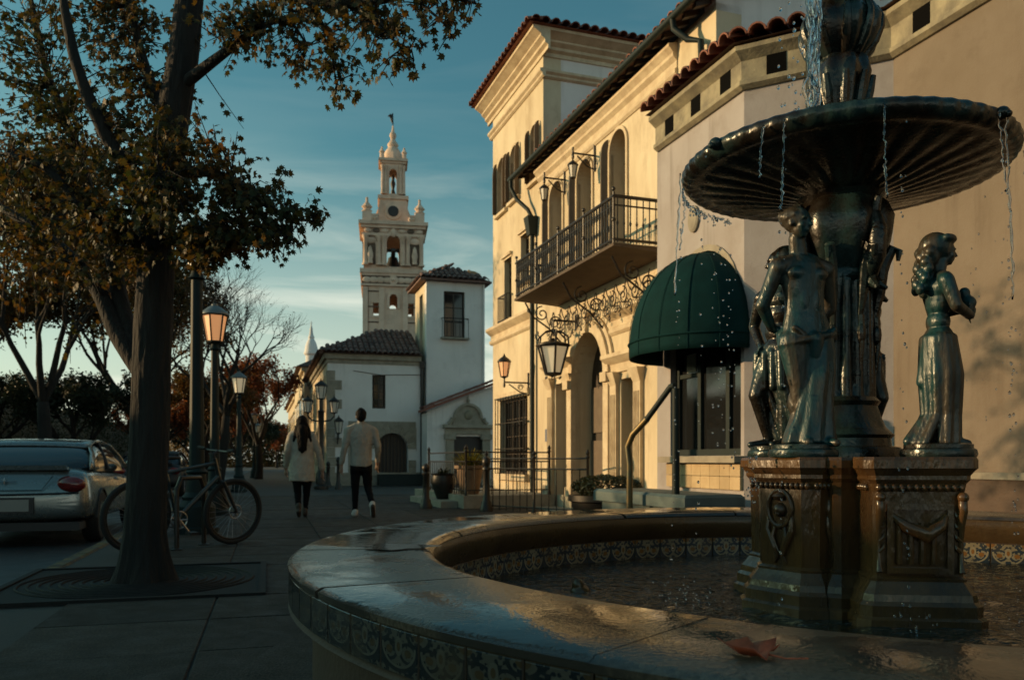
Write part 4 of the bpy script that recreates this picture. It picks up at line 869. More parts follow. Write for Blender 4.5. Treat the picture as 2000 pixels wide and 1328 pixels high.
for op in lowops[:3]:      # one tall leaf folded back at the far jamb
    a, b, z0, z1, rise = op; wd = 0.13; n = 8
    pr = [(0, z0 + 0.02), (wd, z0 + 0.02)] + [(wd - wd * i / n * 0.999, z1 - rise + (rise - 0.03) * sqrt(max(0, (i / n) * (2 - i / n)))) for i in range(n + 1)]
    vs = [(TF - 0.02 - o * 0.93, b + 0.05 + o * 0.36 + d, z) for d in (0, 0.035) for o, z in pr]; k = len(pr)
    B(MB().add(vs, [tuple(range(k - 1, -1, -1)), tuple(range(k, 2 * k))] + [(i, (i + 1) % k, (i + 1) % k + k, i + k) for i in range(k)]), 'shutter', M_SHUT, ah)
def plain_window(parent, a, b, z0, z1, hood=True, glass=M_GLASSD, rec=0.16, T=TF, bars=(1, 3), name='window', fr=M_DARKWOOD):
    m = MB(); f = 0.05; x0, x1 = T + rec - 0.03, T + rec + 0.04
    m.box(x0, x1, a, b, z0, z0 + f).box(x0, x1, a, b, z1 - f, z1).box(x0, x1, a, a + f, z0 + f, z1 - f).box(x0, x1, b - f, b, z0 + f, z1 - f)
    w = B(m, name, fr, parent)
    nv, nh = bars; ys = [a + f + (b - a - 2 * f) * k / (nv + 1) for k in range(nv + 2)]; zs = [z0 + f + (z1 - z0 - 2 * f) * k / (nh + 1) for k in range(nh + 2)]
    m = MB()
    for y in ys[1:-1]: m.box(x0 + 0.01, x1 - 0.01, y - 0.012, y + 0.012, z0 + f, z1 - f)
    for z in zs[1:-1]: m.box(x0 + 0.013, x1 - 0.013, a + f, b - f, z - 0.011, z + 0.011)
    B(m, 'glazing_bar', fr, w)
    for i in range(nv + 1):
        for j in range(nh + 1):
            B(MB().box(x1 - 0.008, x1 - 0.002, ys[i] + 0.012, ys[i + 1] - 0.012, zs[j] + 0.011, zs[j + 1] - 0.011), 'pane', glass, w)
    if hood:
        B(MB().box(T - 0.07, T + 0.03, a - 0.07, b + 0.07, z1 + 0.05, z1 + 0.11).box(T - 0.02, T + 0.03, a - 0.05, b + 0.05, z1, z1 + 0.049), 'hood', M_TRIM, w)
        B(MB().box(T - 0.08, T + 0.05, a - 0.07, b + 0.07, z0 - 0.07, z0), 'sill', M_TRIM, w)
    return w
plain_window(ah, 16.85, 17.40, 4.9, 5.96, glass=M_SHUT)
wb = plain_window(ah, 18.04, 18.57, 4.25, 5.68, glass=M_GLASSD)
for k in range(7): B(MB().tube([(TF - 0.14, 17.99 + k * 0.105, 4.22), (TF - 0.14, 17.99 + k * 0.105, 4.80)], 0.011, 6), 'rail_bar', M_IRON, wb)
B(MB().tube([(TF, 17.97, 4.80), (TF - 0.14, 17.97, 4.80), (TF - 0.14, 18.64, 4.80), (TF, 18.64, 4.80)], 0.015, 6), 'handrail', M_IRON, wb); B(MB().tube([(TF, 17.97, 4.22), (TF - 0.14, 17.97, 4.22), (TF - 0.14, 18.64, 4.22), (TF, 18.64, 4.22)], 0.018, 6), 'handrail', M_IRON, wb)
wg = plain_window(ah, 16.95, 18.85, 0.62, 2.37, hood=False, bars=(3, 3))
B(MB().box(TF - 0.06, TF + 0.03, 16.8, 19.0, 2.37, 2.52), 'hood', M_TRIM, wg); B(MB().box(TF - 0.14, TF + 0.05, 16.75, 19.05, 0.48, 0.62), 'sill', M_TRIM, wg)
for k in range(11): B(MB().tube([(TF - 0.12, 16.9 + k * 0.2, 0.56), (TF - 0.12, 16.9 + k * 0.2, 2.42)], 0.012, 6), 'grille_bar', M_IRON, wg)
for zz in (0.62, 1.2, 1.8, 2.40): B(MB().box(TF - 0.13, TF - 0.105, 16.86, 18.94, zz - 0.012, zz + 0.012).box(TF - 0.13, TF + 0.01, 16.86, 16.885, zz - 0.012, zz + 0.012).box(TF - 0.13, TF + 0.01, 18.915, 18.94, zz - 0.012, zz + 0.012), 'grille_band', M_IRON, wg)
B(mould(MB(), SB0 + 0.55, SC0 + 0.12, TF, [(0.02, 3.80), (0.06, 3.84), (0.06, 3.90), (0.02, 3.92), (0.02, 4.02), (0.10, 4.08), (0.16, 4.13), (0.16, 4.19), (0.02, 4.22)]), 'string_course', M_TRIM, ah)
B(mould(MB(), SA0, 12.75, TF, [(0.02, 3.06), (0.06, 3.10), (0.06, 3.16), (0.03, 3.20), (0.03, 3.30), (0.12, 3.36), (0.18, 3.40), (0.18, 3.47), (0.02, 3.50)]), 'string_course', M_TRIM, ah)
# ground-floor doors
for (a, b, z1) in ((14.65, 15.31, 2.46), (11.89, 12.39, 2.29)):
    d = B(MB().box(TF + 0.3, TF + 0.36, a, b, 0.25, z1), 'door', M_SHUT, ah)
    B(MB().box(TF + 0.27, TF + 0.299, a + 0.09, b - 0.09, 0.4, 1.1).box(TF + 0.27, TF + 0.299, a + 0.09, b - 0.09, 1.25, z1 - 0.15), 'door_panel', M_DARKWOOD, d)
    for yy in (a - 0.30, b + 0.06):
        p = B(MB().box(TF - 0.07, TF + 0.02, yy, yy + 0.24, 0.30, z1 - 0.1), 'pilaster', M_TRIM, ah)
        for k in range(4): B(MB().tube([(TF - 0.074, yy + 0.045 + 0.05 * k, 0.5), (TF - 0.074, yy + 0.045 + 0.05 * k, z1 - 0.25)], 0.014, 6), 'flute', M_TRIM, p, True)
        B(MB().box(TF - 0.11, TF + 0.02, yy - 0.03, yy + 0.27, 0.24, 0.42), 'pilaster_base', M_TRIM, p)
        B(MB().hexa([(TF - 0.07, yy, z1 - 0.099), (TF + 0.02, yy, z1 - 0.099), (TF + 0.02, yy + 0.24, z1 - 0.099), (TF - 0.07, yy + 0.24, z1 - 0.099), (TF - 0.16, yy - 0.05, z1 + 0.12), (TF + 0.02, yy - 0.05, z1 + 0.12), (TF + 0.02, yy + 0.29, z1 + 0.12), (TF - 0.16, yy + 0.29, z1 + 0.12)]), 'capital', M_TRIM, p)
    B(mould(MB(), a - 0.4, b + 0.4, TF, [(0.04, z1 + 0.121), (0.06, z1 + 0.26), (0.12, z1 + 0.30), (0.2, z1 + 0.36), (0.2, z1 + 0.42), (0.02, z1 + 0.44)]), 'door_cornice', M_TRIM, ah)
a, b, z0, z1, rise = lowops[4]; yc = (a + b) / 2; hw = (b - a) / 2
pd = B(MB().arch(yc, hw, 0.25, z1 - rise, rise, TF - 0.10, TF + 0.1, 0.20, 20), 'portal', M_TRIM, ah); B(MB().arch(yc, hw + 0.201, 0.25, z1 - rise, rise + 0.201, TF - 0.05, TF + 0.05, 0.10, 20), 'outer_arch', M_TRIM, pd)
B(MB().archpanel(yc, hw, 0.25, z1 - rise, rise, TF + 0.34, TF + 0.40), 'door', M_DARKWOOD, pd)
for yy in (yc - hw + 0.06, yc + 0.03): B(MB().box(TF + 0.30, TF + 0.339, yy, yy + hw - 0.09, 0.4, 1.3).box(TF + 0.30, TF + 0.339, yy, yy + hw - 0.09, 1.45, 2.3), 'door_panel', M_SHUT, pd)
for yy in (a - 0.26, b + 0.02): B(MB().box(TF - 0.17, TF + 0.02, yy, yy + 0.24, 2.28, 2.44), 'impost', M_TRIM, pd)
B(MB().prism([(yc - 0.09, z1 - 0.02), (yc + 0.09, z1 - 0.02), (yc + 0.13, z1 + 0.34), (yc - 0.13, z1 + 0.34)], TF - 0.16, TF + 0.02, 'x'), 'keystone', M_TRIM, pd)
plain_window(ah, 10.2, 11.0, 0.9, 2.3, hood=False)
B(MB().cbox(TF - 0.02, TF + 0.02, 15.62, 15.84, 1.32, 1.58, 0.01), 'wall_plaque', M_BLUE, ah)
B(MB().wall(SA0, SB0, -0.1, 0.42, TF - 0.05, TF + 0.0, [(14.33, 15.63, -0.2, 0.43), (12.60, 14.60, -0.2, 0.43), (11.55, 12.7, -0.2, 0.43)]), 'plinth', M_STONE, ah)
# balcony
bal = B(MB().prism([(5.28, 4.10), (6.195, 4.10), (6.195, 4.0), (5.95, 4.02), (5.28, 4.055)], 10.8, 15.2, 'y'), 'balcony', M_RUSTSLAB, ah)
def bar(p0, p1, r=0.011, n=6, name='baluster'): return B(MB().tube([p0, p1], r, n), name, M_IRON, bal)
for k in range(45):
    s = 10.85 + k * 4.30 / 44; m = MB(); big = k % 11 == 0
    if big: m.tube([(5.31, s, 4.10), (5.31, s, 4.86)], 0.020, 8); m.ell((5.31, s, 4.90), 0.032, 8, 6); m.ell((5.31, s, 4.45), 0.035, 8, 6)
    else:
        m.tube([(5.31, s, 4.12), (5.31, s, 4.30), (5.31, s, 4.36), (5.31, s, 4.42), (5.31, s, 4.56), (5.31, s, 4.60), (5.31, s, 4.78)], [0.012, 0.012, 0.024, 0.012, 0.012, 0.022, 0.012], 6)
    B(m, 'baluster', M_IRON, bal, True)
for k in range(8):
    for s in (10.83, 15.17):
        t = 5.31 + (k + 0.5) * 0.105; m = MB(); m.tube([(t, s, 4.12), (t, s, 4.36), (t, s, 4.40), (t, s, 4.44), (t, s, 4.78)], [0.009, 0.009, 0.02, 0.009, 0.009], 6); B(m, 'baluster', M_IRON, bal, True)
for z, r in ((4.79, 0.028), (4.66, 0.014), (4.16, 0.022)): B(MB().tube([(6.19, 10.83, z), (5.31, 10.83, z), (5.31, 15.17, z), (6.19, 15.17, z)], r, 8), 'balcony_rail', M_IRON, bal)
def scroll(c, r, turns, d0, sg=1, plane='s', n=26):
    out = []
    for i in range(n + 1):
        u = i / n; a = d0 + sg * turns * 2 * pi * u; q = r * (1 - 0.82 * u)
        out.append((c[0], c[1] + q * cos(a), c[2] + q * sin(a)) if plane == 's' else (c[0] + q * cos(a), c[1], c[2] + q * sin(a)))
    return out
for k in range(11):           # pierced scrollwork hanging under the balcony at the wall side
    s = 11.0 + k * 0.39; m = MB(); tt = 5.98
    m.tube(scroll((tt, s + 0.1, 3.58), 0.15, 1.5, pi / 2), 0.012, 6); m.tube(scroll((tt, s + 0.26, 3.44 - 0.03 * (k % 2)), 0.10, 1.3, -pi / 2, -1), 0.010, 6); m.tube(scroll((tt, s - 0.02, 3.40), 0.08, 1.2, 0.3), 0.010, 6)
    m.tube([(tt, s, 3.82), (tt, s + 0.06, 3.66), (tt, s + 0.2, 3.60), (tt, s + 0.3, 3.70), (tt, s + 0.36, 3.82)], 0.010, 6); m.ell((tt, s + 0.2, 3.29), (0.02, 0.02, 0.035), 6, 5)
    B(m, 'scrollwork', M_IRON, bal, True)
for s in (11.1, 13.0, 14.9):
    m = MB(); m.tube([(5.40, s, 3.98), (5.55, s, 3.72), (5.9, s, 3.50), (6.19, s, 3.2)], 0.018, 8); m.tube(scroll((5.75, s, 3.78), 0.15, 1.5, pi / 2, 1, 't'), 0.014, 6); m.tube(scroll((6.02, s, 3.62), 0.14, 1.4, 0, 1, 't'), 0.014, 6); B(m, 'bracket', M_IRON, bal, True)

# ---------------------------------------------------------------- corner shop (bay) with awning
TB = 5.3; SN, SFa = 7.62, 9.50; T3, S3 = 6.3, 6.53
bs_ = house('corner_shop', 'pale mauve stucco corner shop with tiled eave, dark vents and tan side wall', 6.6, 7.6)
B(MB().wall(SN, SFa, -0.1, 4.98, TB, TB + 0.3, [(7.68, 9.20, 0.98, 3.45, 0.76)]), 'wall', M_BAY, bs_)
B(MB().hexa([(TB, SN, -0.1), (T3, S3, -0.1), (T3 + 0.3, S3 + 0.1, -0.1), (TB + 0.3, SN, -0.1), (TB, SN, 4.98), (T3, S3, 4.98), (T3 + 0.3, S3 + 0.1, 4.98), (TB + 0.3, SN, 4.98)]), 'wall', M_BAY, bs_)
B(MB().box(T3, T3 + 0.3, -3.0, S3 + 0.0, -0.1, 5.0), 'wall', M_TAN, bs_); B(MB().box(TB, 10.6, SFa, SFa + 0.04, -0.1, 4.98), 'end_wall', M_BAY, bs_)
B(MB().box(T3 - 0.10, T3 - 0.002, -3.0, S3 - 0.12, -0.1, 0.76), 'plinth', M_POOLWALL, bs_); B(MB().box(T3 - 0.13, T3 - 0.002, -3.0, S3 - 0.10, 0.761, 0.82), 'plinth_cap', M_STONE, bs_)
path = [(TB, SFa), (TB, SN), (T3, S3), (T3, -3.0)]
def offpath(d):       # polyline moved outwards (towards the street)
    out = []
    for i, p in enumerate(path):
        ns = []
        for k in (i - 1, i):
            if 0 <= k < len(path) - 1:
                dx, dy = path[k + 1][0] - path[k][0], path[k + 1][1] - path[k][1]; l = hypot(dx, dy); ns.append((dy / l, -dx / l))
        nx = sum(n[0] for n in ns); ny = sum(n[1] for n in ns); l2 = nx * nx + ny * ny; f = len(ns) * 1.0
        sc_ = d * 2 / l2 * (1 if len(ns) == 2 else 0.5)
        out.append((p[0] + nx * sc_, p[1] + ny * sc_))
    return out
def runmould(prof):
    m = MB(); rows = [offpath(o) for o, z in prof] ; n = len(prof); vs = []
    inner = offpath(-0.02)
    for i in range(len(path)):
        for k in range(n): vs.append((*rows[k][i], prof[k][1]))
        vs.append((*inner[i], prof[-1][1])); vs.append((*inner[i], prof[0][1]))
    K = n + 2; fs = []
    for i in range(len(path) - 1):
        for k in range(K): fs.append((i * K + k, i * K + (k + 1) % K, (i + 1) * K + (k + 1) % K, (i + 1) * K + k))
    return m.add(vs, fs)
corn = B(runmould([(0.03, 4.95), (0.08, 4.985), (0.08, 5.03), (0.05, 5.05), (0.05, 5.25), (0.11, 5.30), (0.15, 5.33), (0.15, 5.38)]), 'cornice', M_CORN, bs_)
def seg_pts(k, gap, st0):
    (x0, y0), (x1, y1) = path[k], path[k + 1]; l = hypot(x1 - x0, y1 - y0); d = st0
    while d < l - 0.1: yield (x0 + (x1 - x0) * d / l, y0 + (y1 - y0) * d / l, (x1 - x0) / l, (y1 - y0) / l); d += gap
for k, gap, s0_ in ((0, 0.62, 0.36), (1, 0.70, 0.35), (2, 0.72, 0.40)):
    for (x, y, dx, dy) in seg_pts(k, gap, s0_):
        nx, ny = dy, -dx; h = 0.105
        vs = []
        for z in (5.04, 5.26):
            for a, o in ((-h, 0.02), (h, 0.02), (h * 0.97, 0.056), (-h * 0.97, 0.056)): vs.append((x + dx * a + nx * o, y + dy * a + ny * o, z))
        B(MB().hexa(vs), 'vent', M_VENTSHADE, corn)
brf = B(MB().add([(*offpath(0.2)[0], 5.40), (*offpath(0.2)[1], 5.40), (*offpath(0.2)[2], 5.40), (*offpath(0.2)[3], 5.40), (10.5, -3.0, 6.9), (10.5, SN + 1.0, 6.9), (10.5, SFa, 6.9), (10.5, -3.0, 5.40), (10.5, SFa, 5.40)],
      [(0, 1, 6), (1, 2, 5, 6), (2, 3, 4, 5), (0, 8, 7, 3, 2, 1), (0, 6, 8), (3, 7, 4)]), 'roof', M_TILED, bs_)
eo = offpath(0.27); slope = 0.30
tiles(brf, (eo[0][0], SFa, 5.42), (0, -1, 0), (1, 0, slope), 10, 4, 0.2, 0.42, T_BIG)
l2 = hypot(eo[2][0] - eo[1][0], eo[2][1] - eo[1][1]); dx, dy = (eo[2][0] - eo[1][0]) / l2, (eo[2][1] - eo[1][1]) / l2
tiles(brf, (eo[1][0], eo[1][1], 5.42), (dx, dy, 0), (-dy, dx, slope), int(l2 / 0.2), 4, 0.2, 0.42, T_BIG)
tiles(brf, (eo[2][0], eo[2][1], 5.42), (0, -1, 0), (1, 0, slope), 24, 3, 0.2, 0.42, T_BIG)
# shop window
sw_ = B(MB().box(TB + 0.08, TB + 0.16, 7.68, 9.20, 0.98, 1.06).box(TB + 0.08, TB + 0.16, 7.68, 9.20, 2.42, 2.50).box(TB + 0.08, TB + 0.16, 7.68, 7.76, 1.06, 2.42).box(TB + 0.08, TB + 0.16, 9.12, 9.20, 1.06, 2.42)
        .box(TB + 0.08, TB + 0.16, 8.02, 8.09, 1.06, 2.42).box(TB + 0.08, TB + 0.16, 8.62, 8.69, 1.06, 2.42).box(TB + 0.09, TB + 0.15, 8.69, 9.12, 1.95, 2.0), 'shop_window', M_GREENIRON, bs_)
for a, b, z0, z1 in ((7.76, 8.02, 1.06, 2.42), (8.09, 8.62, 1.06, 2.42), (8.69, 9.12, 1.06, 1.95), (8.69, 9.12, 2.0, 2.42)): B(MB().box(TB + 0.12, TB + 0.13, a, b, z0, z1), 'pane', M_GLASSD, sw_)
B(MB().archpanel(8.44, 0.76, 2.50, 2.69, 0.76, TB + 0.12, TB + 0.16), 'fanlight', M_GLASSD, sw_); B(MB().arch(8.44, 0.70, 2.69, 2.69, 0.70, TB - 0.02, TB + 0.1, 0.07), 'fanlight_frame', M_STONE, sw_)
B(MB().box(TB + 0.108, TB + 0.118, 8.78, 8.98, 2.02, 2.24), 'paper_notice', M_PAPER, sw_)
sill = B(MB().box(TB - 0.14, TB + 0.1, 7.60, 9.28, 0.90, 0.975), 'window_sill', M_STONE, bs_)
for k in range(8):
    B(MB().cbox(TB - 0.04, TB - 0.002, 7.64 + k * 0.20, 7.835 + k * 0.20, 0.60, 0.745, 0.006), 'sill_tile', M_CREAMTILE, sill); B(MB().cbox(TB - 0.04, TB - 0.002, 7.64 + k * 0.20, 7.835 + k * 0.20, 0.75, 0.895, 0.006), 'sill_tile', M_CREAMTILE, sill)
B(MB().lathe([(0.10, 0.0), (0.115, 0.01), (0.115, 0.03), (0.09, 0.045)], 16), 'wall_medallion', M_STONE, bs_)
_o = bpy.data.objects['wall_medallion']; _t0, _s0 = OFF[bs_]
_o.data.transform(Matrix.Translation((_t0, _s0, 0))); _o.data.transform(Matrix.Translation((TB - _t0, 8.62 - _s0, 3.83)) @ Matrix.Rotation(-pi / 2, 4, 'Y') @ Matrix.Scale(1.4, 4, (1, 0, 0)))
m = MB(); m.tube([(5.72, 7.05, 5.3), (5.72, 7.05, 0.0)], 0.055, 10); B(m, 'downpipe', M_GREENIRON, bs_, True)
for zz in (1.2, 2.6, 4.0): B(MB().lathe([(0.075, zz), (0.075, zz + 0.05)], 12, (5.72, 7.05, 0)), 'pipe_clamp', M_GREENIRON, bs_)
# awning: half dome of canvas on ribs
aw = house('awning', 'dark green canvas dome awning over the shop window', TB, 8.44, cat='awning')
m = MB(); na_, nz = 36, 12; RX, RS, ZW0, ZW1, ZT = 0.84, 0.93, 2.14, 2.31, 3.36
vs = []; fs = []
rows = [(1.0, ZW0), (1.0, (ZW0 + ZW1) / 2), (1.0, ZW1)] + [(cos(pi / 2 * i / nz), ZW1 + (ZT - ZW1) * sin(pi / 2 * i / nz)) for i in range(1, nz + 1)]
NP = 8
for r, z in rows:
    for k in range(na_ + 1):
        a = pi * k / na_; sag = 1 - 0.018 * abs(sin(a * NP)) ** 0.8 * (r if z > ZW1 else 0.25)
        zz = z
        vs.append((TB - 0.012 - RX * r * sag * sin(a), 8.44 + RS * r * sag * cos(a), zz))
n = na_ + 1
for i in range(len(rows) - 1):
    for k in range(na_): fs.append((i * n + k, i * n + k + 1, (i + 1) * n + k + 1, (i + 1) * n + k))
cv = B(m.add(vs, fs), 'canvas', M_AWN, aw, 60); md = cv.modifiers.new('th', 'SOLIDIFY'); md.thickness = 0.012
for k in range(NP + 1):
    a = pi * k / NP; B(MB().tube([(TB - 0.012 - RX * 1.004 * r * sin(a), 8.44 + RS * 1.004 * r * cos(a), z + 0.004) for r, z in rows], 0.0035, 6), 'rib_seam', M_AWN, aw, True)
B(MB().tube([(TB - 0.02 - RX * sin(pi * k / 24), 8.44 + RS * cos(pi * k / 24), ZW1) for k in range(25)], 0.012, 6), 'frame_hoop', M_AWN, aw, True)

# ---------------------------------------------------------------- white corner building with tower and lean-to portal
CA = radians(17.0)
pc_ = G(640, 948); S0c, T0c = st(pc_, CA)      # near corner
cb = house('white_corner_house', 'white stucco corner house with stone quoins, red hipped roof and stone archway', T0c, S0c, CA)
def cf(px, py): # photo point on the front plane s = S0c -> (t, z)
    q = (px - 1000) / F; t = (q * cos(CA) * S0c + sin(CA) * S0c) / (cos(CA) - q * sin(CA)); Y = cos(CA) * S0c + sin(CA) * t
    return t, CZ + (HZ - py) * Y / F
def swall(m, t0, t1, z0, z1, s0, s1, ops):       # wall facing -s with openings given in t
    q = MB().wall(t0, t1, z0, z1, s0, s1, ops); m.add([(y, x, z) for x, y, z in q.v], [tuple(reversed(f)) for f in q.f]); return m
def sarch(yc, hw, z0, zs, rise, s0, s1, th): q = MB().arch(yc, hw, z0, zs, rise, s0, s1, th); q.v = [(y, x, z) for x, y, z in q.v]; return q
def spanel(yc, hw, z0, zs, rise, s0, s1): q = MB().archpanel(yc, hw, z0, zs, rise, s0, s1); q.v = [(y, x, z) for x, y, z in q.v]; return q
tR = cf(822, 690)[0]; zE = cf(640, 690)[1]; wa, wz1 = cf(727, 732); wb_, wz0 = cf(753, 798); da, dz1 = cf(735, 845); db, dz0 = cf(797, 930); pa, pz1 = cf(680, 822); pb, _ = cf(812, 822)
B(swall(MB(), T0c, tR, -0.1, zE - 0.35, S0c, S0c + 0.4, [(wa, wb_, wz0, wz1), (da, db, -0.05, dz1, (db - da) / 2)]), 'wall', M_WHITE, cb)
ops2 = [(S0c + 1.3 + k * 2.1, S0c + 2.1 + k * 2.1, z0, z1) for k in range(5) for z0, z1 in ((0.8, 2.2), (2.9, 4.1))]
B(MB().wall(S0c + 0.4, S0c + 12, -0.1, zE - 0.35, T0c, T0c + 0.4, ops2), 'wall', M_STUCCO, cb)
B(MB().box(T0c + 0.4, tR, S0c + 11.6, S0c + 12, -0.1, zE).box(tR - 0.4, tR, S0c + 0.4, S0c + 11.6, -0.1, zE), 'back_wall', M_WHITE, cb)
for a, b, z0, z1 in ops2:
    w = B(MB().box(T0c + 0.2, T0c + 0.25, a, b, z0, z1), 'window', M_GLASSD, cb); B(MB().box(T0c - 0.04, T0c + 0.01, a - 0.12, a - 0.001, z0 - 0.1, z1 + 0.12), 'surround', M_TRIM, w); B(MB().box(T0c - 0.04, T0c + 0.01, b + 0.001, b + 0.12, z0 - 0.1, z1 + 0.12), 'surround', M_TRIM, w)
B(MB().box(T0c - 0.05, tR, S0c - 0.05, S0c + 0.38, zE - 0.349, zE - 0.2).box(T0c - 0.14, tR, S0c - 0.14, S0c + 0.4, zE - 0.199, zE), 'cornice', M_STONE, cb)
B(MB().box(T0c - 0.05, T0c + 0.3, S0c + 0.381, S0c + 12, zE - 0.349, zE - 0.2).box(T0c - 0.14, T0c + 0.3, S0c + 0.401, S0c + 12, zE - 0.199, zE), 'cornice', M_STONE, cb)
zq = 0.0; k = 0
while zq < zE - 0.75:
    hq = 0.36; lq = 0.52 if k % 2 == 0 else 0.27
    B(MB().box(T0c - 0.025, T0c + lq, S0c - 0.025, S0c + 0.05, zq, zq + hq - 0.012).box(T0c - 0.025, T0c + 0.05, S0c + 0.051, S0c + (0.8 - lq), zq, zq + hq - 0.012), 'quoin', M_STONE, cb); zq += hq; k += 1
B(MB().box(T0c - 0.04, tR, S0c - 0.04, S0c - 0.0255, -0.1, 0.48), 'plinth', M_STONE, cb)
# stone arch panel made of voussoirs
yc = (da + db) / 2; hw = (db - da) / 2; pan = B(swall(MB(), pa, pb, 0.481, pz1, S0c - 0.03, S0c - 0.001, [(da - 0.32, db + 0.32, 0.3, dz1 + 0.2, hw + 0.3)]), 'arch_panel', M_STONE, cb)
for i in range(11):
    a0, a1 = pi * i / 11 + 0.012, pi * (i + 1) / 11 - 0.012; zs = dz1 - hw; r0, r1 = hw, hw + 0.31
    B(MB().hexa([(yc - r * cos(a), s, zs + r * sin(a)) for s in (S0c - 0.05, S0c + 0.1) for r, a in ((r0, a0), (r0, a1), (r1, a1), (r1, a0))]), 'voussoir', M_STONE, pan)
for tt in (da - 0.30, db + 0.02):
    for q in range(3): B(MB().box(tt, tt + 0.28, S0c - 0.05, S0c + 0.1, 0.0 + q * 0.32, 0.31 + q * 0.32), 'jamb_stone', M_STONE, pan)
gt = B(MB().box(da, db, S0c + 0.34, S0c + 0.36, 0, dz1), 'gate', M_BLACK, cb)
for k in range(9): B(MB().tube([(da + 0.06 + k * (db - da - 0.12) / 8, S0c + 0.28, 0), (da + 0.06 + k * (db - da - 0.12) / 8, S0c + 0.28, dz1 - 0.1 - 0.25 * abs(k - 4) / 4)], 0.018, 6), 'gate_bar', M_SHUT, gt)
def swindow(parent, a, b, z0, z1, s, bars=(1, 2), glass=M_GLASSD, shut=None):
    f = 0.05; m = MB(); m.box(a, b, s, s + 0.06, z0, z0 + f).box(a, b, s, s + 0.06, z1 - f, z1).box(a, a + f, s, s + 0.06, z0 + f, z1 - f).box(b - f, b, s, s + 0.06, z0 + f, z1 - f)
    w = B(m, 'window', M_DARKWOOD, parent); xs = [a + f + (b - a - 2 * f) * k / (bars[0] + 1) for k in range(bars[0] + 2)]; zs = [z0 + f + (z1 - z0 - 2 * f) * k / (bars[1] + 1) for k in range(bars[1] + 2)]
    m = MB()
    for x in xs[1:-1]: m.box(x - 0.025, x + 0.025, s + 0.005, s + 0.05, z0 + f, z1 - f)
    for z in zs[1:-1]: m.box(a + f, b - f, s + 0.008, s + 0.045, z - 0.014, z + 0.014)
    B(m, 'glazing_bar', M_DARKWOOD, w)
    for i in range(bars[0] + 1):
        for j in range(bars[1] + 1): B(MB().box(xs[i] + 0.025, xs[i + 1] - 0.025, s + 0.035, s + 0.04, zs[j] + 0.014, zs[j + 1] - 0.014), 'pane', glass, w)
    return w
swindow(cb, wa, wb_, wz0, wz1, S0c + 0.06, (1, 3))
zR = zE + 1.25; e = 0.30
hip = B(MB().add([(T0c - e, S0c - e, zE + 0.005), (tR + 0.02, S0c - e, zE + 0.005), (tR + 0.02, S0c + 12.2, zE + 0.005), (T0c - e, S0c + 12.2, zE + 0.005), (T0c + 2.3, S0c + 2.3, zR), (tR + 0.02, S0c + 2.3, zR), (T0c + 2.3, S0c + 12.2, zR), (tR + 0.02, S0c + 12.2, zR)],
      [(0, 3, 2, 1), (0, 1, 5, 4), (0, 4, 6, 3), (4, 5, 7, 6), (3, 6, 7, 2), (1, 2, 7, 5)]), 'roof', M_TILED, cb)
upc = Vector((0, 2.6, 1.245)).normalized()
tiles(hip, (T0c - e, S0c - e - 0.05, zE + 0.01), (1, 0, 0), upc, 18, 8, 0.21, 0.42, T_MID, lambda p: p.x - (T0c - e) > (p.y - (S0c - e)) + 0.02 and p.y < S0c + 2.2 and p.x < tR)
for k in range(9): B(MB().tube([(T0c - e + k * 0.28, S0c - e + k * 0.28, zE + 0.03 + k * 0.28 * 0.479), (T0c - e + k * 0.28 + 0.31, S0c - e + k * 0.28 + 0.31, zE + 0.05 + (k * 0.28 + 0.31) * 0.479)], [0.095, 0.075], 8), 'ridge_tile', M_TILED, hip, True)
tiles(hip, (T0c - e - 0.05, S0c + 12, zE + 0.01), (0, -1, 0), (2.6, 0, 1.245), 58, 1, 0.21, 0.42, T_MID)
B(MB().box(cf(735, 0)[0], cf(832, 0)[0], S0c - 0.75, S0c - 0.20, 0.0, 0.42), 'bench', M_GREENIRON, cb)
B(MB().tube([(tR + 0.02, S0c - 0.08, 4.5), (tR + 0.02, S0c - 0.08, 0)], 0.06, 8).box(tR - 0.06, tR + 0.12, S0c - 0.17, S0c + 0.0, 4.5, 4.75), 'downpipe', M_IRON, cb)
B(MB().tube([(cf(690, 0)[0], S0c - 0.02, zE - 0.62), (wa + 0.3, S0c - 0.02, zE - 0.75), (tR, S0c - 0.02, zE - 0.70)], 0.012, 6), 'cable', M_IRON, cb)
# tower
tw = house('white_tower', 'white square stucco tower with small hipped tile roof and dark shuttered window', tR + 0.2, S0c, CA)
tA, zT = cf(833, 548); tB_ = cf(944, 548)[0]; S1 = S0c + 0.02
ta, z1 = cf(867, 568); tb, z0 = cf(908, 660)
sa, sb = S1 + 0.75, S1 + 1.45
B(swall(MB(), tA, tB_, -0.1, zT, S1, S1 + 0.35, [(ta, tb, z0, z1)]), 'wall', M_WHITE, tw); B(MB().wall(S1 + 0.35, S1 + 2.4, -0.1, zT, tA, tA + 0.3, [(sa, sb, z0 - 0.6, z1)]), 'wall', M_STUCCO, tw); B(MB().box(tB_ - 0.3, tB_, S1 + 0.35, S1 + 2.4, -0.1, zT).box(tA + 0.3, tB_ - 0.3, S1 + 2.1, S1 + 2.4, -0.1, zT), 'back_wall', M_WHITE, tw)
B(MB().box(tA + 0.2, tA + 0.24, sa, sb, z0 - 0.6, z1), 'side_window', M_DARKWOOD, tw)
w = swindow(tw, ta, tb, z0, z1, S1 + 0.12, (1, 2), M_GLASSD)
for k in range(7): B(MB().tube([(ta - 0.1 + k * (tb - ta + 0.2) / 6, S1 - 0.2, z0 - 0.02), (ta - 0.1 + k * (tb - ta + 0.2) / 6, S1 - 0.2, z0 + 0.72)], 0.012, 6), 'rail_bar', M_IRON, w)
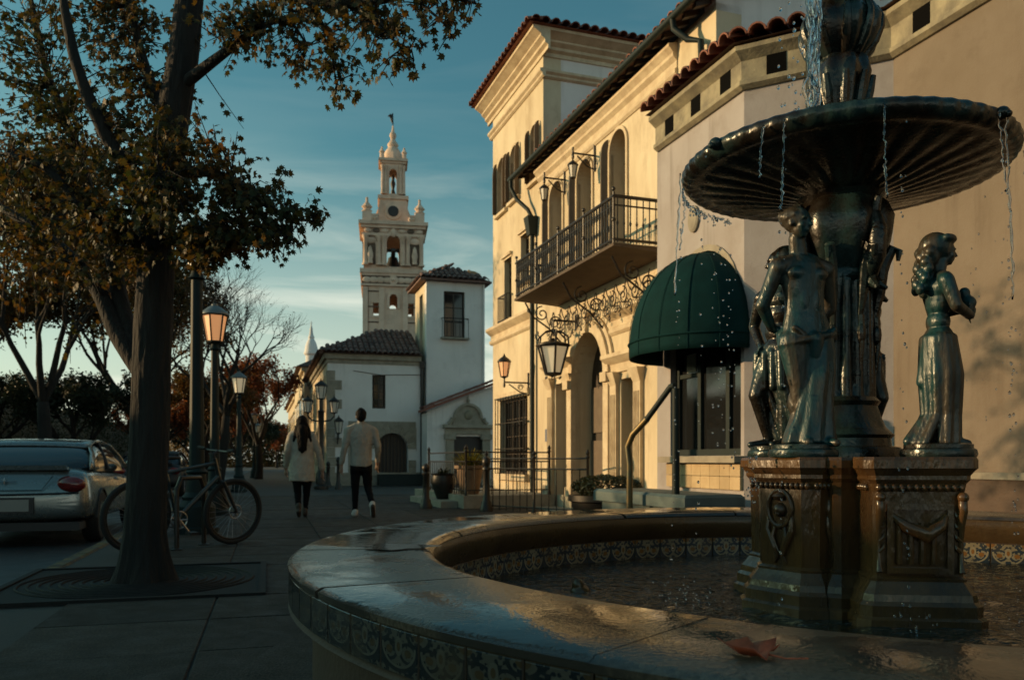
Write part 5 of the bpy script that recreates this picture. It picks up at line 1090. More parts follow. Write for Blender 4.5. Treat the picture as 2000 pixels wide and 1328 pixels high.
B(MB().tube([(ta - 0.1, S1, z0 + 0.72), (ta - 0.1, S1 - 0.2, z0 + 0.72), (tb + 0.1, S1 - 0.2, z0 + 0.72), (tb + 0.1, S1, z0 + 0.72)], 0.018, 6), 'handrail', M_IRON, w); B(MB().box(ta - 0.14, tb + 0.14, S1 - 0.24, S1 - 0.001, z0 - 0.08, z0 - 0.02), 'balconette_floor', M_STONE, w)
e = 0.28; cxm, cym = (tA + tB_) / 2, S1 + 1.2; zp = cf(880, 512)[1] + 0.05
trf = B(MB().add([(tA - e, S1 - e, zT), (tB_ + e, S1 - e, zT), (tB_ + e, S1 + 2.4 + e, zT), (tA - e, S1 + 2.4 + e, zT), (tA - e, S1 - e, zT + 0.06), (tB_ + e, S1 - e, zT + 0.06), (tB_ + e, S1 + 2.4 + e, zT + 0.06), (tA - e, S1 + 2.4 + e, zT + 0.06), (cxm, cym, zp)],
      [(0, 3, 2, 1), (0, 1, 5, 4), (1, 2, 6, 5), (2, 3, 7, 6), (3, 0, 4, 7), (4, 5, 8), (5, 6, 8), (6, 7, 8), (7, 4, 8)]), 'roof', M_TILED, tw)
run = cym - (S1 - e); tiles(trf, (tA - e, S1 - e - 0.04, zT + 0.07), (1, 0, 0), (0, run, zp - zT - 0.06), 13, 5, 0.21, 0.42, T_MID, lambda p: min(p.x - (tA - e), (tB_ + e) - p.x) > (p.y - (S1 - e)) * ((cxm - tA + e) / run) + 0.05)
tiles(trf, (tA - e - 0.04, S1 + 2.4 + e, zT + 0.07), (0, -1, 0), (cxm - tA + e, 0, zp - zT - 0.06), 13, 5, 0.21, 0.42, T_MID, lambda p: min(p.y - (S1 - e), S1 + 2.4 + e - p.y) > (p.x - (tA - e)) * (run / (cxm - tA + e)) + 0.05)
B(MB().tube([(tB_ + 0.0, S1 - 0.06, zT), (tB_ + 0.0, S1 - 0.06, 2.0)], 0.045, 8), 'downpipe', M_WHITE, tw)
q_ = (916 - 1000) / F; Sq = S1 + 2.9; qa = ((q_ * cos(CA) * Sq + sin(CA) * Sq) / (cos(CA) - q_ * sin(CA)), 0); m = MB(); m.lathe([(0.42, zT), (0.42, zT + 0.75), (0.48, zT + 0.78), (0.48, zT + 0.92)], 20, (qa[0], S1 + 2.9, 0)); B(m, 'chimney', M_WHITE, tw, True)
m = MB(); m.lathe([(0.50, zT + 0.925), (0.50, zT + 1.02), (0.32, zT + 1.12), (0.1, zT + 1.15), (0.05, zT + 1.22)], 20, (qa[0], S1 + 2.9, 0)); B(m, 'chimney_cap', M_OCHRE, tw, True)
# lean-to with baroque portal
lt = house('portal_annexe', 'low white annexe with sloping tile verge and carved baroque stone portal', tR + 1.2, S0c - 1.2, CA)
S2 = S0c - 1.2
def lf(px, py):
    q = (px - 1000) / F; t = (q * cos(CA) * S2 + sin(CA) * S2) / (cos(CA) - q * sin(CA)); Y = cos(CA) * S2 + sin(CA) * t
    return t, CZ + (HZ - py) * Y / F
t0_, z0_ = lf(834, 803); t1_, z1_ = lf(985, 745); d0, dz = lf(886, 852); d1, _ = lf(944, 852)
m = swall(MB(), t0_, t1_, -0.1, z0_, S2, S2 + 0.3, [(d0, d1, -0.05, dz)]); m.prism([(t0_, z0_), (t1_, z0_), (t1_, z1_)], S2, S2 + 0.3, 'y'); m.box(t0_, t0_ + 0.25, S2 + 0.3, S0c - 0.05, -0.1, z0_ - 0.05); B(m, 'wall', M_WHITE, lt)
sl2 = (z1_ - z0_) / (t1_ - t0_); vf = B(MB().hexa([(t0_ - 0.15, S2 - 0.25, z0_ - 0.02), (t1_, S2 - 0.25, z1_ + 0.01), (t1_, S0c - 0.2, z1_ + 0.01), (t0_ - 0.15, S0c - 0.2, z0_ - 0.02), (t0_ - 0.15, S2 - 0.25, z0_ + 0.08), (t1_, S2 - 0.25, z1_ + 0.11), (t1_, S0c - 0.2, z1_ + 0.11), (t0_ - 0.15, S0c - 0.2, z0_ + 0.08)]), 'roof', M_TILE, lt)
tiles(vf, (t0_ - 0.15, S2 - 0.25, z0_ + 0.09), (0, 1, 0), (1, 0, sl2), 4, 9, 0.22, 0.42, T_BIG)
yc, _ = lf(913, 800); za = lf(913, 848)[1]; zb = lf(913, 832)[1]; zt_ = lf(913, 788)[1]; wl = lf(864, 0)[0]; wr = lf(962, 0)[0]
po = B(MB().box(wl + 0.1, wr - 0.1, S2 - 0.10, S2 - 0.001, za, zb - 0.08).box(wl, wr, S2 - 0.22, S2 - 0.001, zb - 0.079, zb + 0.05), 'portal', M_STONE, lt)
for x in (wl + 0.12, wr - 0.42):
    B(MB().box(x, x + 0.3, S2 - 0.12, S2 - 0.001, 0.25, za - 0.2), 'pilaster', M_STONE, po); B(MB().box(x - 0.06, x + 0.36, S2 - 0.18, S2 - 0.001, za - 0.199, za - 0.001), 'capital', M_STONE, po); B(MB().box(x - 0.05, x + 0.35, S2 - 0.16, S2 - 0.001, 0.0, 0.249), 'pilaster_base', M_STONE, po)
B(spanel(yc, (wr - wl) * 0.30, zb + 0.051, zb + 0.25, zt_ - zb - 0.28, S2 - 0.12, S2 - 0.001), 'pediment', M_STONE, po)
B(sarch(yc, (wr - wl) * 0.24, zb + 0.3, zb + 0.3, zt_ - zb - 0.38, S2 - 0.19, S2 - 0.121, 0.09), 'pediment_arch', M_STONE, po)
for sg in (-1, 1): B(MB().tube(scroll2 := [(yc + sg * ((wr - wl) * 0.30 + 0.18 * u), S2 - 0.1, zb + 0.28 - 0.2 * u ** 0.6) for u in (0, 0.2, 0.45, 0.7, 1.0)], [0.10, 0.085, 0.07, 0.06, 0.07], 10), 'scroll', M_STONE, po, True)
m = MB(); m.lathe([(0.10, zt_ - 0.04), (0.05, zt_ + 0.05), (0.08, zt_ + 0.10), (0.03, zt_ + 0.2), (0.012, zt_ + 0.4)], 12, (yc, S2 - 0.1, 0)); B(m, 'finial', M_STONE, po, True)
m = MB(); m.ell((yc, S2 - 0.13, zb + 0.42), (0.16, 0.05, 0.18), 14, 8); B(m, 'shield', M_CORN, po, True)
B(MB().box(d0, d1, S2 + 0.15, S2 + 0.2, 0.0, dz), 'door', M_BLACK, lt)

# ---------------------------------------------------------------- church tower
YC = 75.0; kx = YC / F
ctr = W(768.5, 660, YC); CHA = radians(9.2)
ch = thing('church_tower', 'tall ornate pink stone baroque church tower with bell, lantern stage and weathervane', 'tower', (ctr.x, ctr.y, 0), CHA)
OFF[ch] = (0, 0)
zz = lambda y: CZ + (HZ - y) * kx; ww = lambda w: w * kx
hw = ww(116) / 2; cy0 = hw                       # front face at y = 0 .. depth 2*hw, axis at y = hw
def sq(m, h, z0, z1): return m.box(-h, h, cy0 - h, cy0 + h, z0, z1)
def C_(m, name, mt=M_CHURCH, parent=None, smooth=False): return m.build(name, mt, parent or ch, smooth)
def hollow(hh, z0, z1, op, th=0.5):              # four walls, each with the same openings
    m = MB()
    for r in range(4):
        q = swall(MB(), -hh, hh, z0, z1, -hh, -hh + th, op); a = r * pi / 2
        m.add([(x * cos(a) - y * sin(a), cy0 + x * sin(a) + y * cos(a), z) for x, y, z in q.v], q.f)
    return m
aw_ = ww(15) / 2
C_(hollow(hw, -0.1, zz(560), [(-aw_, aw_, zz(603), zz(575), aw_), (-ww(34) - 0.25, -ww(34) + 0.25, zz(617), zz(593)), (ww(34) - 0.25, ww(34) + 0.25, zz(617), zz(593))]), 'shaft')
for x in (-hw - 0.06, -ww(28), ww(18), hw - ww(10) + 0.06): C_(MB().box(x, x + ww(10), -0.14, -0.001, 0, zz(562)), 'pilaster')
C_(sarch(0, aw_, zz(603), zz(575) - aw_, aw_, -0.16, -0.001, 0.22), 'window_surround')
for x in (-ww(34), ww(34)): C_(MB().box(x - 0.45, x + 0.45, -0.1, -0.001, zz(619) - 0.12, zz(619)).box(x - 0.42, x + 0.42, -0.1, -0.001, zz(592), zz(592) + 0.15), 'slit_trim')
for a, b, g in ((560, 556, 0.22), (556, 540, 0.10), (540, 535, 0.18), (535, 527, 0.30)):
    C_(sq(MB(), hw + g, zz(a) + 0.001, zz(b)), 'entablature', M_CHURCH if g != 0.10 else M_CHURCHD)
for k in range(9):
    if k == 4: continue
    x = -hw + ww(119) * (k + 0.5) / 9; C_(MB().ell((x, -0.10, zz(548)), (0.42, 0.1, 0.28), 10, 6), 'frieze_ornament', M_CHURCH, None, True)
C_(MB().lathe([(0.42, -0.05), (0.42, 0.05)], 20).ell((0, 0, 0), 0.2, 10, 6), 'frieze_roundel'); _o = bpy.data.objects['frieze_roundel']; _o.data.transform(Matrix.Translation((0, -0.16, zz(548))) @ Matrix.Rotation(pi / 2, 4, 'X'))
bw = ww(26) / 2; hb = hw - 0.02
C_(hollow(hb, zz(527) + 0.001, zz(445), [(-bw, bw, zz(521), zz(460), bw)], 0.7), 'belfry')
C_(sarch(0, bw, zz(521), zz(460) - bw, bw, -0.2, 0.0, 0.3), 'belfry_arch')
for x in (-ww(28), -ww(19), ww(19), ww(28), -hw + ww(4), hw - ww(4)):
    C_(MB().lathe([(0.3, zz(520)), (0.3, zz(517)), (0.2, zz(516)), (0.18, zz(470)), (0.3, zz(466)), (0.32, zz(462))], 10, (x, -0.15, 0)), 'column', M_CHURCH, None, True)
for x in (-ww(45), ww(41)):
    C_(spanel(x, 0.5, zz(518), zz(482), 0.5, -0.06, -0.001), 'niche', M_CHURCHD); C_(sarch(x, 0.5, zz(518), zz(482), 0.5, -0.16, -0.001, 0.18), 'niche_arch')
    C_(MB().lathe([(0.26, zz(517)), (0.22, zz(510)), (0.3, zz(500)), (0.2, zz(492)), (0.17, zz(487)), (0.02, zz(482))], 10, (x, -0.2, 0)), 'niche_figure', M_CHURCH, None, True); C_(MB().ell((x, -0.12, zz(472)), (0.6, 0.1, 0.3), 10, 6), 'niche_crest', M_CHURCH, None, True)
for a, b, g in ((462, 457, 0.14), (447, 441, 0.22), (441, 434, 0.42)): C_(sq(MB(), hw + g, zz(a), zz(b)), 'cornice')
for k in range(7):                                          # carved frieze above the bell arch and round the lantern base
    x = -hw + ww(116) * (k + 0.5) / 7
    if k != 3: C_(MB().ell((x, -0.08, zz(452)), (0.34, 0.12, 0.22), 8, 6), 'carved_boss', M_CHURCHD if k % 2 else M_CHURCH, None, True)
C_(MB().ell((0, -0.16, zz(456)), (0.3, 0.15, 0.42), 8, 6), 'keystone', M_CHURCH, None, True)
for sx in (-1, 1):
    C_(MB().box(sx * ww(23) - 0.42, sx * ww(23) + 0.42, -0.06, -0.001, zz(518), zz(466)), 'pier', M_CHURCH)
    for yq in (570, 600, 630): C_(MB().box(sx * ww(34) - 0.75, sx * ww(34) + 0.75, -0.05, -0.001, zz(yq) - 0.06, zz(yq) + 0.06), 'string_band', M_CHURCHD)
m = MB(); m.lathe([(0.95, zz(520)), (0.8, zz(514)), (0.55, zz(500)), (0.42, zz(490)), (0.1, zz(486))], 16, (0, cy0, 0)); C_(m, 'bell', M_BLACK, None, True)
C_(MB().box(-0.2, 0.2, cy0 - hb, cy0 + hb, zz(490), zz(485)).box(-bw, bw, cy0 - 0.1, cy0 + 0.1, zz(478), zz(472)), 'bell_frame', M_BLACK)
for sx in (-1, 1):
    for k in range(4):
        x = sx * (ww(32) + k * ww(5)); C_(MB().lathe([(0.18, zz(434)), (0.1, zz(431)), (0.2, zz(427)), (0.1, zz(423))], 8, (x, 0.1, 0)), 'balustrade_post', M_CHURCH, None, True)
    C_(MB().box(sx * ww(27), sx * ww(50), 0.0, 0.25, zz(423), zz(419)), 'balustrade_rail')
for sx in (-1, 1):
    for yy in (0.0, 2 * cy0 - 0.5):
        x = sx * ww(51); C_(MB().box(x - 0.42, x + 0.42, yy - 0.15, yy + 0.7, zz(434), zz(415)).lathe([(0.42, zz(415) + 0.001), (0.5, zz(413)), (0.3, zz(410)), (0.5, zz(405)), (0.32, zz(400)), (0.14, zz(396)), (0.1, zz(390)), (0.14, zz(388)), (0.02, zz(385))], 10, (x, yy + 0.27, 0)), 'pinnacle', M_CHURCH)
zz = lambda y: CZ + (HZ - y) * (YC + hw) / F if y < 434 else CZ + (HZ - y) * kx
def taper(h0, z0, h1, z1): return MB().hexa([(-h0, cy0 - h0, z0), (h0, cy0 - h0, z0), (h0, cy0 + h0, z0), (-h0, cy0 + h0, z0), (-h1, cy0 - h1, z1), (h1, cy0 - h1, z1), (h1, cy0 + h1, z1), (-h1, cy0 + h1, z1)])
h2 = ww(54) / 2
C_(taper(h2 + 0.25, zz(434) + 0.001, h2, zz(398)), 'lantern_base'); C_(sq(MB(), h2 + 0.16, zz(398) + 0.001, zz(391)), 'lantern_plinth')
fy = cy0 - h2 - 0.14
m = MB(); m.lathe([(0.75, -0.1), (0.75, 0.12), (0.5, 0.14)], 24); rs = C_(m, 'rosette'); rs.data.transform(Matrix.Translation((0, fy - 0.05, zz(423))) @ Matrix.Rotation(pi / 2, 4, 'X'))
m = MB(); m.lathe([(0.5, 0.0), (0.5, 0.18)], 20); o = C_(m, 'rosette_glass', M_BLACK); o.data.transform(Matrix.Translation((0, fy - 0.06, zz(423))) @ Matrix.Rotation(pi / 2, 4, 'X'))
for sx in (-1, 1): C_(MB().prism([(sx * h2, zz(434)), (sx * (h2 + 0.95), zz(434)), (sx * (h2 + 0.3), zz(420)), (sx * h2, zz(405))], cy0 - 0.4, cy0 + 0.4, 'y'), 'volute')
h3 = ww(46) / 2; lw = ww(15) / 2
C_(hollow(h3, zz(391) + 0.001, zz(328), [(-lw, lw, zz(386), zz(338), lw)], 0.35), 'lantern')
for sx in (-1, 1):
    for x in (h3 - 0.1, lw + 0.35): C_(MB().lathe([(0.2, zz(388)), (0.15, zz(384)), (0.13, zz(338)), (0.22, zz(333))], 8, (sx * x, cy0 - h3 - 0.16, 0)), 'lantern_column', M_CHURCH, None, True)
m = MB(); m.lathe([(0.1, zz(386)), (0.22, zz(378)), (0.12, zz(370)), (0.25, zz(360)), (0.12, zz(352)), (0.18, zz(347)), (0.03, zz(341))], 10, (0, cy0, 0)); C_(m, 'lantern_figure', M_BLACK, None, True)
for a, b, g in ((328, 324, 0.12), (324, 319, 0.28)): C_(sq(MB(), h3 + g, zz(a) + 0.001, zz(b)), 'lantern_cornice')
for sx in (-1, 1):
    for yy in (cy0 - h3, cy0 + h3): C_(MB().lathe([(0.22, zz(319)), (0.2, zz(309)), (0.28, zz(307)), (0.16, zz(303)), (0.06, zz(299)), (0.1, zz(298)), (0.01, zz(296))], 8, (sx * (h3 - 0.05), yy, 0)), 'small_pinnacle', M_CHURCH, None, True)
m = MB(); m.lathe([(1.0, zz(319) + 0.001), (0.98, zz(314)), (0.86, zz(305)), (0.66, zz(296)), (0.42, zz(289)), (0.5, zz(286)), (0.5, zz(283)), (0.36, zz(279)), (0.2, zz(274)), (0.24, zz(271)), (0.32, zz(267)), (0.28, zz(262)), (0.13, zz(258)), (0.1, zz(252)), (0.05, zz(246))], 20, (0, cy0, 0), flute=lambda r, z, a: r * (1 + 0.04 * cos(8 * a))); C_(m, 'dome', M_CHURCH, None, True)
m = MB(); m.tube([(0, cy0, zz(248)), (0, cy0, zz(222))], [0.06, 0.03], 6); m.tube([(-0.12, cy0, zz(232)), (-0.3, cy0, zz(226)), (-0.46, cy0, zz(229))], [0.12, 0.16, 0.05], 8); m.tube([(0.0, cy0, zz(243)), (-0.1, cy0, zz(236)), (-0.12, cy0, zz(228)), (-0.05, cy0, zz(223))], [0.06, 0.14, 0.12, 0.05], 8); C_(m, 'weathervane', M_IRON, None, True)

# ---------------------------------------------------------------- further houses along the street and far cupola
def far_house(name, label, s0, s1, t, h, material, roof=M_TILED):
    o = house(name, label, t, s0, CA); B(MB().box(t, t + 4.5, s0, s1, -0.1, h), 'wall', material, o)
    B(MB().box(t - 0.15, t + 4.6, s0 - 0.1, s1, h, h + 0.22), 'cornice', M_TRIM, o); B(MB().add([(t - 0.4, s0 - 0.3, h + 0.221), (t + 4.6, s0 - 0.3, h + 0.221), (t + 4.6, s1, h + 0.221), (t - 0.4, s1, h + 0.221), (t + 2.2, s0 + 1.8, h + 1.6), (t + 2.2, s1, h + 1.6)], [(0, 3, 2, 1), (0, 1, 4), (0, 4, 5, 3), (1, 2, 5, 4), (3, 5, 2)]), 'roof', roof, o)
    n = int((s1 - s0) / 2.2)
    for k in range(n):
        a = s0 + 0.7 + k * 2.2
        for z0, z1 in ((0.7, 2.3), (3.0, 4.3)):
            w = B(MB().box(t - 0.015, t + 0.05, a, a + 0.8, z0, z1), 'window', M_GLASSD, o); B(MB().box(t - 0.08, t + 0.02, a - 0.15, a + 0.95, z1 + 0.001, z1 + 0.14).box(t - 0.08, t + 0.02, a - 0.12, a + 0.92, z0 - 0.12, z0 - 0.001), 'window_trim', M_TRIM, w)
    return o
far_house('street_house', 'sunlit cream house with dark tiled roof just beyond the white corner house', S0c + 12.6, S0c + 25, T0c - 0.25, 5.6, M_STUCCO)
far_house('street_house', 'farther cream house at the end of the sunlit street row', S0c + 26, S0c + 44, T0c - 0.1, 5.2, M_TRIM)
YS = 62.0; cs = W(608, 700, YS); k2 = YS / F; z2 = lambda y: CZ + (HZ - y) * k2
cu = thing('cupola_turret', 'small white domed cupola turret with pointed spire above the far roofs', 'turret', (cs.x, cs.y, 0), CA)
m = MB(); m.lathe([(0.50, 0), (0.50, z2(722)), (0.62, z2(718)), (0.62, z2(713)), (0.42, z2(710)), (0.42, z2(695)), (0.55, z2(692)), (0.55, z2(688))], 24); m.build('drum', M_WHITE, cu, 40)
m = MB(); m.lathe([(0.50, z2(688)), (0.46, z2(678)), (0.34, z2(668)), (0.2, z2(662)), (0.24, z2(659)), (0.16, z2(654)), (0.1, z2(645)), (0.12, z2(643)), (0.05, z2(637)), (0.02, z2(627))], 24); m.build('dome', M_WHITE, cu, 40)
# ================================================================ STREET FURNITURE
def lantern(root, c, wt, wbt, h, n, glass, cap=M_IRON, rot=0.0, caph=None, parts_iron=M_IRON):
    # tapered lantern: narrow foot, wide top; n sides; c = foot centre (local)
    cx, cy_, z = c; ang = [rot + 2 * pi * k / n for k in range(n)]
    ring = lambda r, zz: [(cx + r * cos(a), cy_ + r * sin(a), zz) for a in ang]
    lo, hi = ring(wbt, z), ring(wt, z + h); fr = MB()
    for k in range(n): fr.tube([lo[k], hi[k]], 0.014 * wt / 0.2, 6)
    fr.tube(lo, 0.016 * wt / 0.2, 6, closed=True); fr.tube(hi, 0.022 * wt / 0.2, 6, closed=True)
    fr.lathe([(0.02, z - 0.12 * h), (wbt * 0.9, z - 0.02 * h), (wbt * 1.05, z)], 12, (cx, cy_, 0))
    f = fr.build('lantern_frame', parts_iron, root)
    for k in range(n):
        j = (k + 1) % n; q = 0.93
        pts = [Vector(p) for p in (lo[k], lo[j], hi[j], hi[k])]; cc = Vector((cx, cy_, 0))
        ins = [Vector((cx + (p.x - cx) * q, cy_ + (p.y - cy_) * q, p.z)) for p in pts]; ins2 = [Vector((cx + (p.x - cx) * (q - 0.03), cy_ + (p.y - cy_) * (q - 0.03), p.z)) for p in pts]
        MB().hexa(ins + ins2).build('glass_pane', glass, f)
    ch_ = caph or h * 0.45; m = MB(); m.lathe([(wt * 1.12, z + h), (wt * 1.12, z + h + 0.03 * h), (wt * 0.95, z + h + ch_ * 0.28), (wt * 0.55, z + h + ch_ * 0.62), (wt * 0.24, z + h + ch_ * 0.8), (wt * 0.26, z + h + ch_ * 0.9), (wt * 0.1, z + h + ch_)], max(n, 6) * 2, (cx, cy_, 0)); m.build('lantern_cap', cap, root, smooth=40)
    m = MB(); m.lathe([(wt * 0.08, z + h + ch_ * 0.98), (wt * 0.14, z + h + ch_ * 1.08), (0.004, z + h + ch_ * 1.3)], 8, (cx, cy_, 0)); m.build('finial', parts_iron, root, smooth=True)
M_CAPL = mat('pale_grey_lamp_cap', (0.16, 0.18, 0.18), 0.4, 0.3)
def street_lamp(pos, label, glass, H=3.75, big=1.0, cap=M_CAPL):
    t = thing('street_lamp', label, 'street lamp', pos, SA, 'street lamps along the kerb'); b = big
    m = MB(); m.lathe([(0.24 * b, 0.0), (0.24 * b, 0.07), (0.20 * b, 0.09), (0.20 * b, 0.34), (0.15 * b, 0.42), (0.16 * b, 0.46), (0.115 * b, 0.52), (0.10 * b, 0.75), (0.12 * b, 0.78), (0.09 * b, 0.82)], 16); m.build('post_base', M_GREENIRON, t, smooth=35)
    hl = H - 0.82; m = MB(); m.lathe([(0.085 * b, 0.80)] + [(0.085 * b - 0.025 * b * k / 6, 0.80 + (hl - 0.95) * k / 6) for k in range(1, 7)] + [(0.10 * b, hl - 0.13), (0.07 * b, hl - 0.1), (0.05 * b, hl - 0.02), (0.11, hl)], 40, flute=lambda r, z, a: r * (1 - 0.06 * (0.5 + 0.5 * cos(10 * a))) if 0.85 < z < hl - 0.2 else r); m.build('post', M_GREENIRON, t, smooth=60)
    lantern(t, (0, 0, hl), 0.215, 0.135, 0.46, 6, glass, cap, 0.2, 0.20, M_GREENIRON)
    return t
street_lamp(Vector((-4.04, 10.5, 0)), 'nearest dark green street lamp, half hidden by leaves behind the bicycle', M_PALEGLASS, 4.2, 1.15)
street_lamp(Vector((-5.08, 14.0, 0)), 'second dark green street lamp with large glowing amber lantern', M_AMBER, 3.77)
street_lamp(Vector((-8.20, 24.6, 0)), 'third street lamp with pale yellow lantern, above the bicycle wheel', M_FROST, 3.77)
street_lamp(Vector((-14.0, 44.5, 0)), 'fourth street lamp along the kerb with pale unlit lantern', M_PALEGLASS, 3.77)
street_lamp(Vector((-18.0, 58.0, 0)), 'fifth street lamp, small and pale, just beyond the fourth', M_PALEGLASS, 3.77)
street_lamp(Vector((-22.2, 72.0, 0)), 'sixth street lamp, tiny in the distance beside the woman', M_PALEGLASS, 3.77)
# double-armed lamp by the white house
pl = G(627, 955); t = thing('twin_lamp_post', 'black iron lamp post with two side lanterns before the white corner house', 'street lamp', pl, CA)
m = MB(); m.lathe([(0.24, 0), (0.24, 0.1), (0.17, 0.16), (0.17, 0.5), (0.10, 0.62), (0.09, 2.5), (0.12, 2.54), (0.05, 2.6), (0.05, 3.2), (0.02, 3.35)], 16); m.build('post', M_IRON, t, smooth=40)
for sg in (-1, 1):
    MB().tube([(0, 0, 2.2), (sg * 0.3, 0, 2.25), (sg * 0.42, 0, 2.38), (sg * 0.42, 0, 2.5)], 0.025, 8).build('arm', M_IRON, t, smooth=True); lantern(t, (sg * 0.42, 0, 2.5), 0.16, 0.10, 0.36, 6, M_PALEGLASS)
lantern(t, (0, 0, 2.95), 0.19, 0.12, 0.42, 6, M_PALEGLASS)
# wall lantern on the white corner house
def wall_lantern(name, label, loc, rz, arm, glass, wt, h, bracket=True, n=6, hang=False):
    t = thing(name, label, 'wall lamp', loc, rz, 'wall lanterns')
    m = MB()
    m.tube([(0, 0, -0.28), (0, 0, 0.22)], 0.022, 8); m.tube([(0, 0, 0.0), (-arm, 0, 0.0)], 0.018, 8); m.tube([(0, 0, -0.25), (-arm * 0.35, 0, -0.20), (-arm * 0.8, 0, -0.04)], 0.014, 8)
    m.tube([(-arm * 0.32 + 0.07 * cos(a) * (1 - a / 16), 0, -0.10 + 0.07 * sin(a) * (1 - a / 16)) for a in [k * 0.5 for k in range(22)]], 0.009, 6); m.tube([(-arm, 0, 0.0), (-arm, 0, 0.10)], 0.02, 8); m.ell((-arm, 0, -0.06), (0.03, 0.03, 0.06), 8, 6)
    m.build('bracket', M_IRON, t, smooth=True)
    if hang: MB().tube([(-arm, 0, 0.0), (-arm, 0, -0.10)], 0.01, 6).build('chain', M_IRON, t); lantern(t, (-arm, 0, -0.12 - h * 1.45), wt, wt * 0.58, h, n, glass, M_IRON, 0.0)
    else: lantern(t, (-arm, 0, 0.12), wt, wt * 0.58, h, n, glass, M_IRON, 0.0)
    return t
sL, zL = fp(1033, 748, TF); wall_lantern('wall_lantern', 'small wall lantern on scrolled bracket above the grilled window', xy(sL, TF - 0.02) + Vector((0, 0, zL)), BA, 0.55, M_AMBER, 0.14, 0.32)
tq, zq = cf(659, 850); q = xy(S0c - 0.03, tq, CA); wall_lantern('wall_lantern', 'dark wall lantern on the quoins of the white corner house', Vector((q.x, q.y, zq - 0.05)), CA + pi / 2, 0.5, M_PALEGLASS, 0.17, 0.42)
q = xy(S0c - 0.14, tR + 0.02, CA); wall_lantern('wall_lantern', 'iron wall lantern on the drainpipe beside the carved portal', Vector((q.x, q.y, cf(826, 838)[1])), CA + pi * 0.75, 0.42, M_PALEGLASS, 0.16, 0.40)
for (px, py, lab) in ((1104, 352, 'iron bracket lantern at the left arched balcony window'), (1163, 305, 'iron bracket lantern at the middle arched balcony window')):
    s, z = fp(px, py, TF); wall_lantern('wall_lantern', lab, xy(s, TF - 0.02) + Vector((0, 0, z)), BA, 0.42, M_PALEGLASS, 0.09, 0.22, hang=True)
# large hanging lantern
sH, zH = fp(1105, 690, TF - 0.35); hl_ = thing('hanging_lantern', 'large black crown-topped iron lantern hanging by the arched portal', 'wall lamp', xy(sH + 0.25, TF - 0.50) + Vector((0, 0, zH - 0.38)), BA, 'wall lanterns')
lantern(hl_, (0, 0, 0.02), 0.30, 0.15, 0.52, 6, M_FROST, M_IRON, 0.3, 0.12)
m = MB()
for k in range(6):
    a = 2 * pi * k / 6 + 0.3; m.tube([(0.31 * cos(a), 0.31 * sin(a), 0.56), (0.29 * cos(a), 0.29 * sin(a), 0.70), (0.16 * cos(a), 0.16 * sin(a), 0.80), (0.05 * cos(a), 0.05 * sin(a), 0.82)], 0.016, 6); m.tube([(0.29 * cos(a), 0.29 * sin(a), 0.66), (0.35 * cos(a), 0.35 * sin(a), 0.70), (0.36 * cos(a), 0.36 * sin(a), 0.78)], 0.012, 6); m.ell((0.15 * cos(a), 0.15 * sin(a), -0.05), (0.016, 0.016, 0.03), 6, 5)
m.ell((0, 0, 0.82), 0.05, 8, 6); m.build('crown', M_IRON, hl_, smooth=True)
MB().tube([(0, 0, 0.86), (0, 0, 1.02), (0.5, 0, 1.02)], 0.022, 8).box(0.46, 0.498, -0.06, 0.06, 0.85, 1.15).build('bracket', M_IRON, hl_)

# platform, steps, railing
pf = struct(MB().box(4.25, TF - 0.06, 15.2, 19.6, -0.05, 0.25).build('platform', M_STONE)); pf.rotation_euler = (0, 0, BA)
stp = struct(MB().cbox(3.90, 4.24, 15.6, 18.5, -0.05, 0.13, 0.01).build('platform_step', M_STONE)); stp.rotation_euler = (0, 0, BA)
pav = struct(MB().box(5.6, TF - 0.06, 9.6, 15.19, -0.05, 0.02).build('doorstep', M_STONE)); pav.rotation_euler = (0, 0, BA)
def railing(label, pts, zb, h, gap, group='iron railings by the entrance'):
    r = thing('iron_railing', label, 'railing', (pts[0][0], pts[0][1], zb), 0, group); O = Vector((pts[0][0], pts[0][1], 0)); P = [Vector((p[0], p[1], 0)) - O for p in pts]
    for z, rad in ((h - 0.02, 0.016), (h - 0.20, 0.016), (0.10, 0.013)): MB().tube([p + Vector((0, 0, z)) for p in P], rad, 6).build('rail', M_IRON, r)
    for p in P:
        m = MB(); m.lathe([(0.035, 0), (0.035, 0.05), (0.024, 0.08), (0.024, h - 0.02), (0.04, h), (0.022, h + 0.03), (0.038, h + 0.07), (0.006, h + 0.13)], 10, tuple(p)); m.build('post', M_IRON, r, smooth=40)
    for a, b in zip(P, P[1:]):
        n = max(int((b - a).length / gap), 1)
        for k in range(1, n):
            q = a + (b - a) * k / n; MB().tube([q + Vector((0, 0, 0.02)), q + Vector((0, 0, h - 0.2))], 0.010, 6).build('baluster', M_IRON, r)
    return r
A0 = xy(15.28, 4.32); A1 = xy(15.28, 6.05); railing('black iron railing along the raised stone platform', [xy(18.4, 4.32), A0, A1], 0.25, 0.86, 0.165)
B0, B1 = G(950, 997), xy(st(W(1148, 900, 13.5))[0], st(W(1148, 900, 13.5))[1])
railing('nearer black iron railing from bollard to finial post before the portal', [B0, (Vector(B0) + Vector(B1)) / 2, B1], 0.0, 0.98, 0.17)
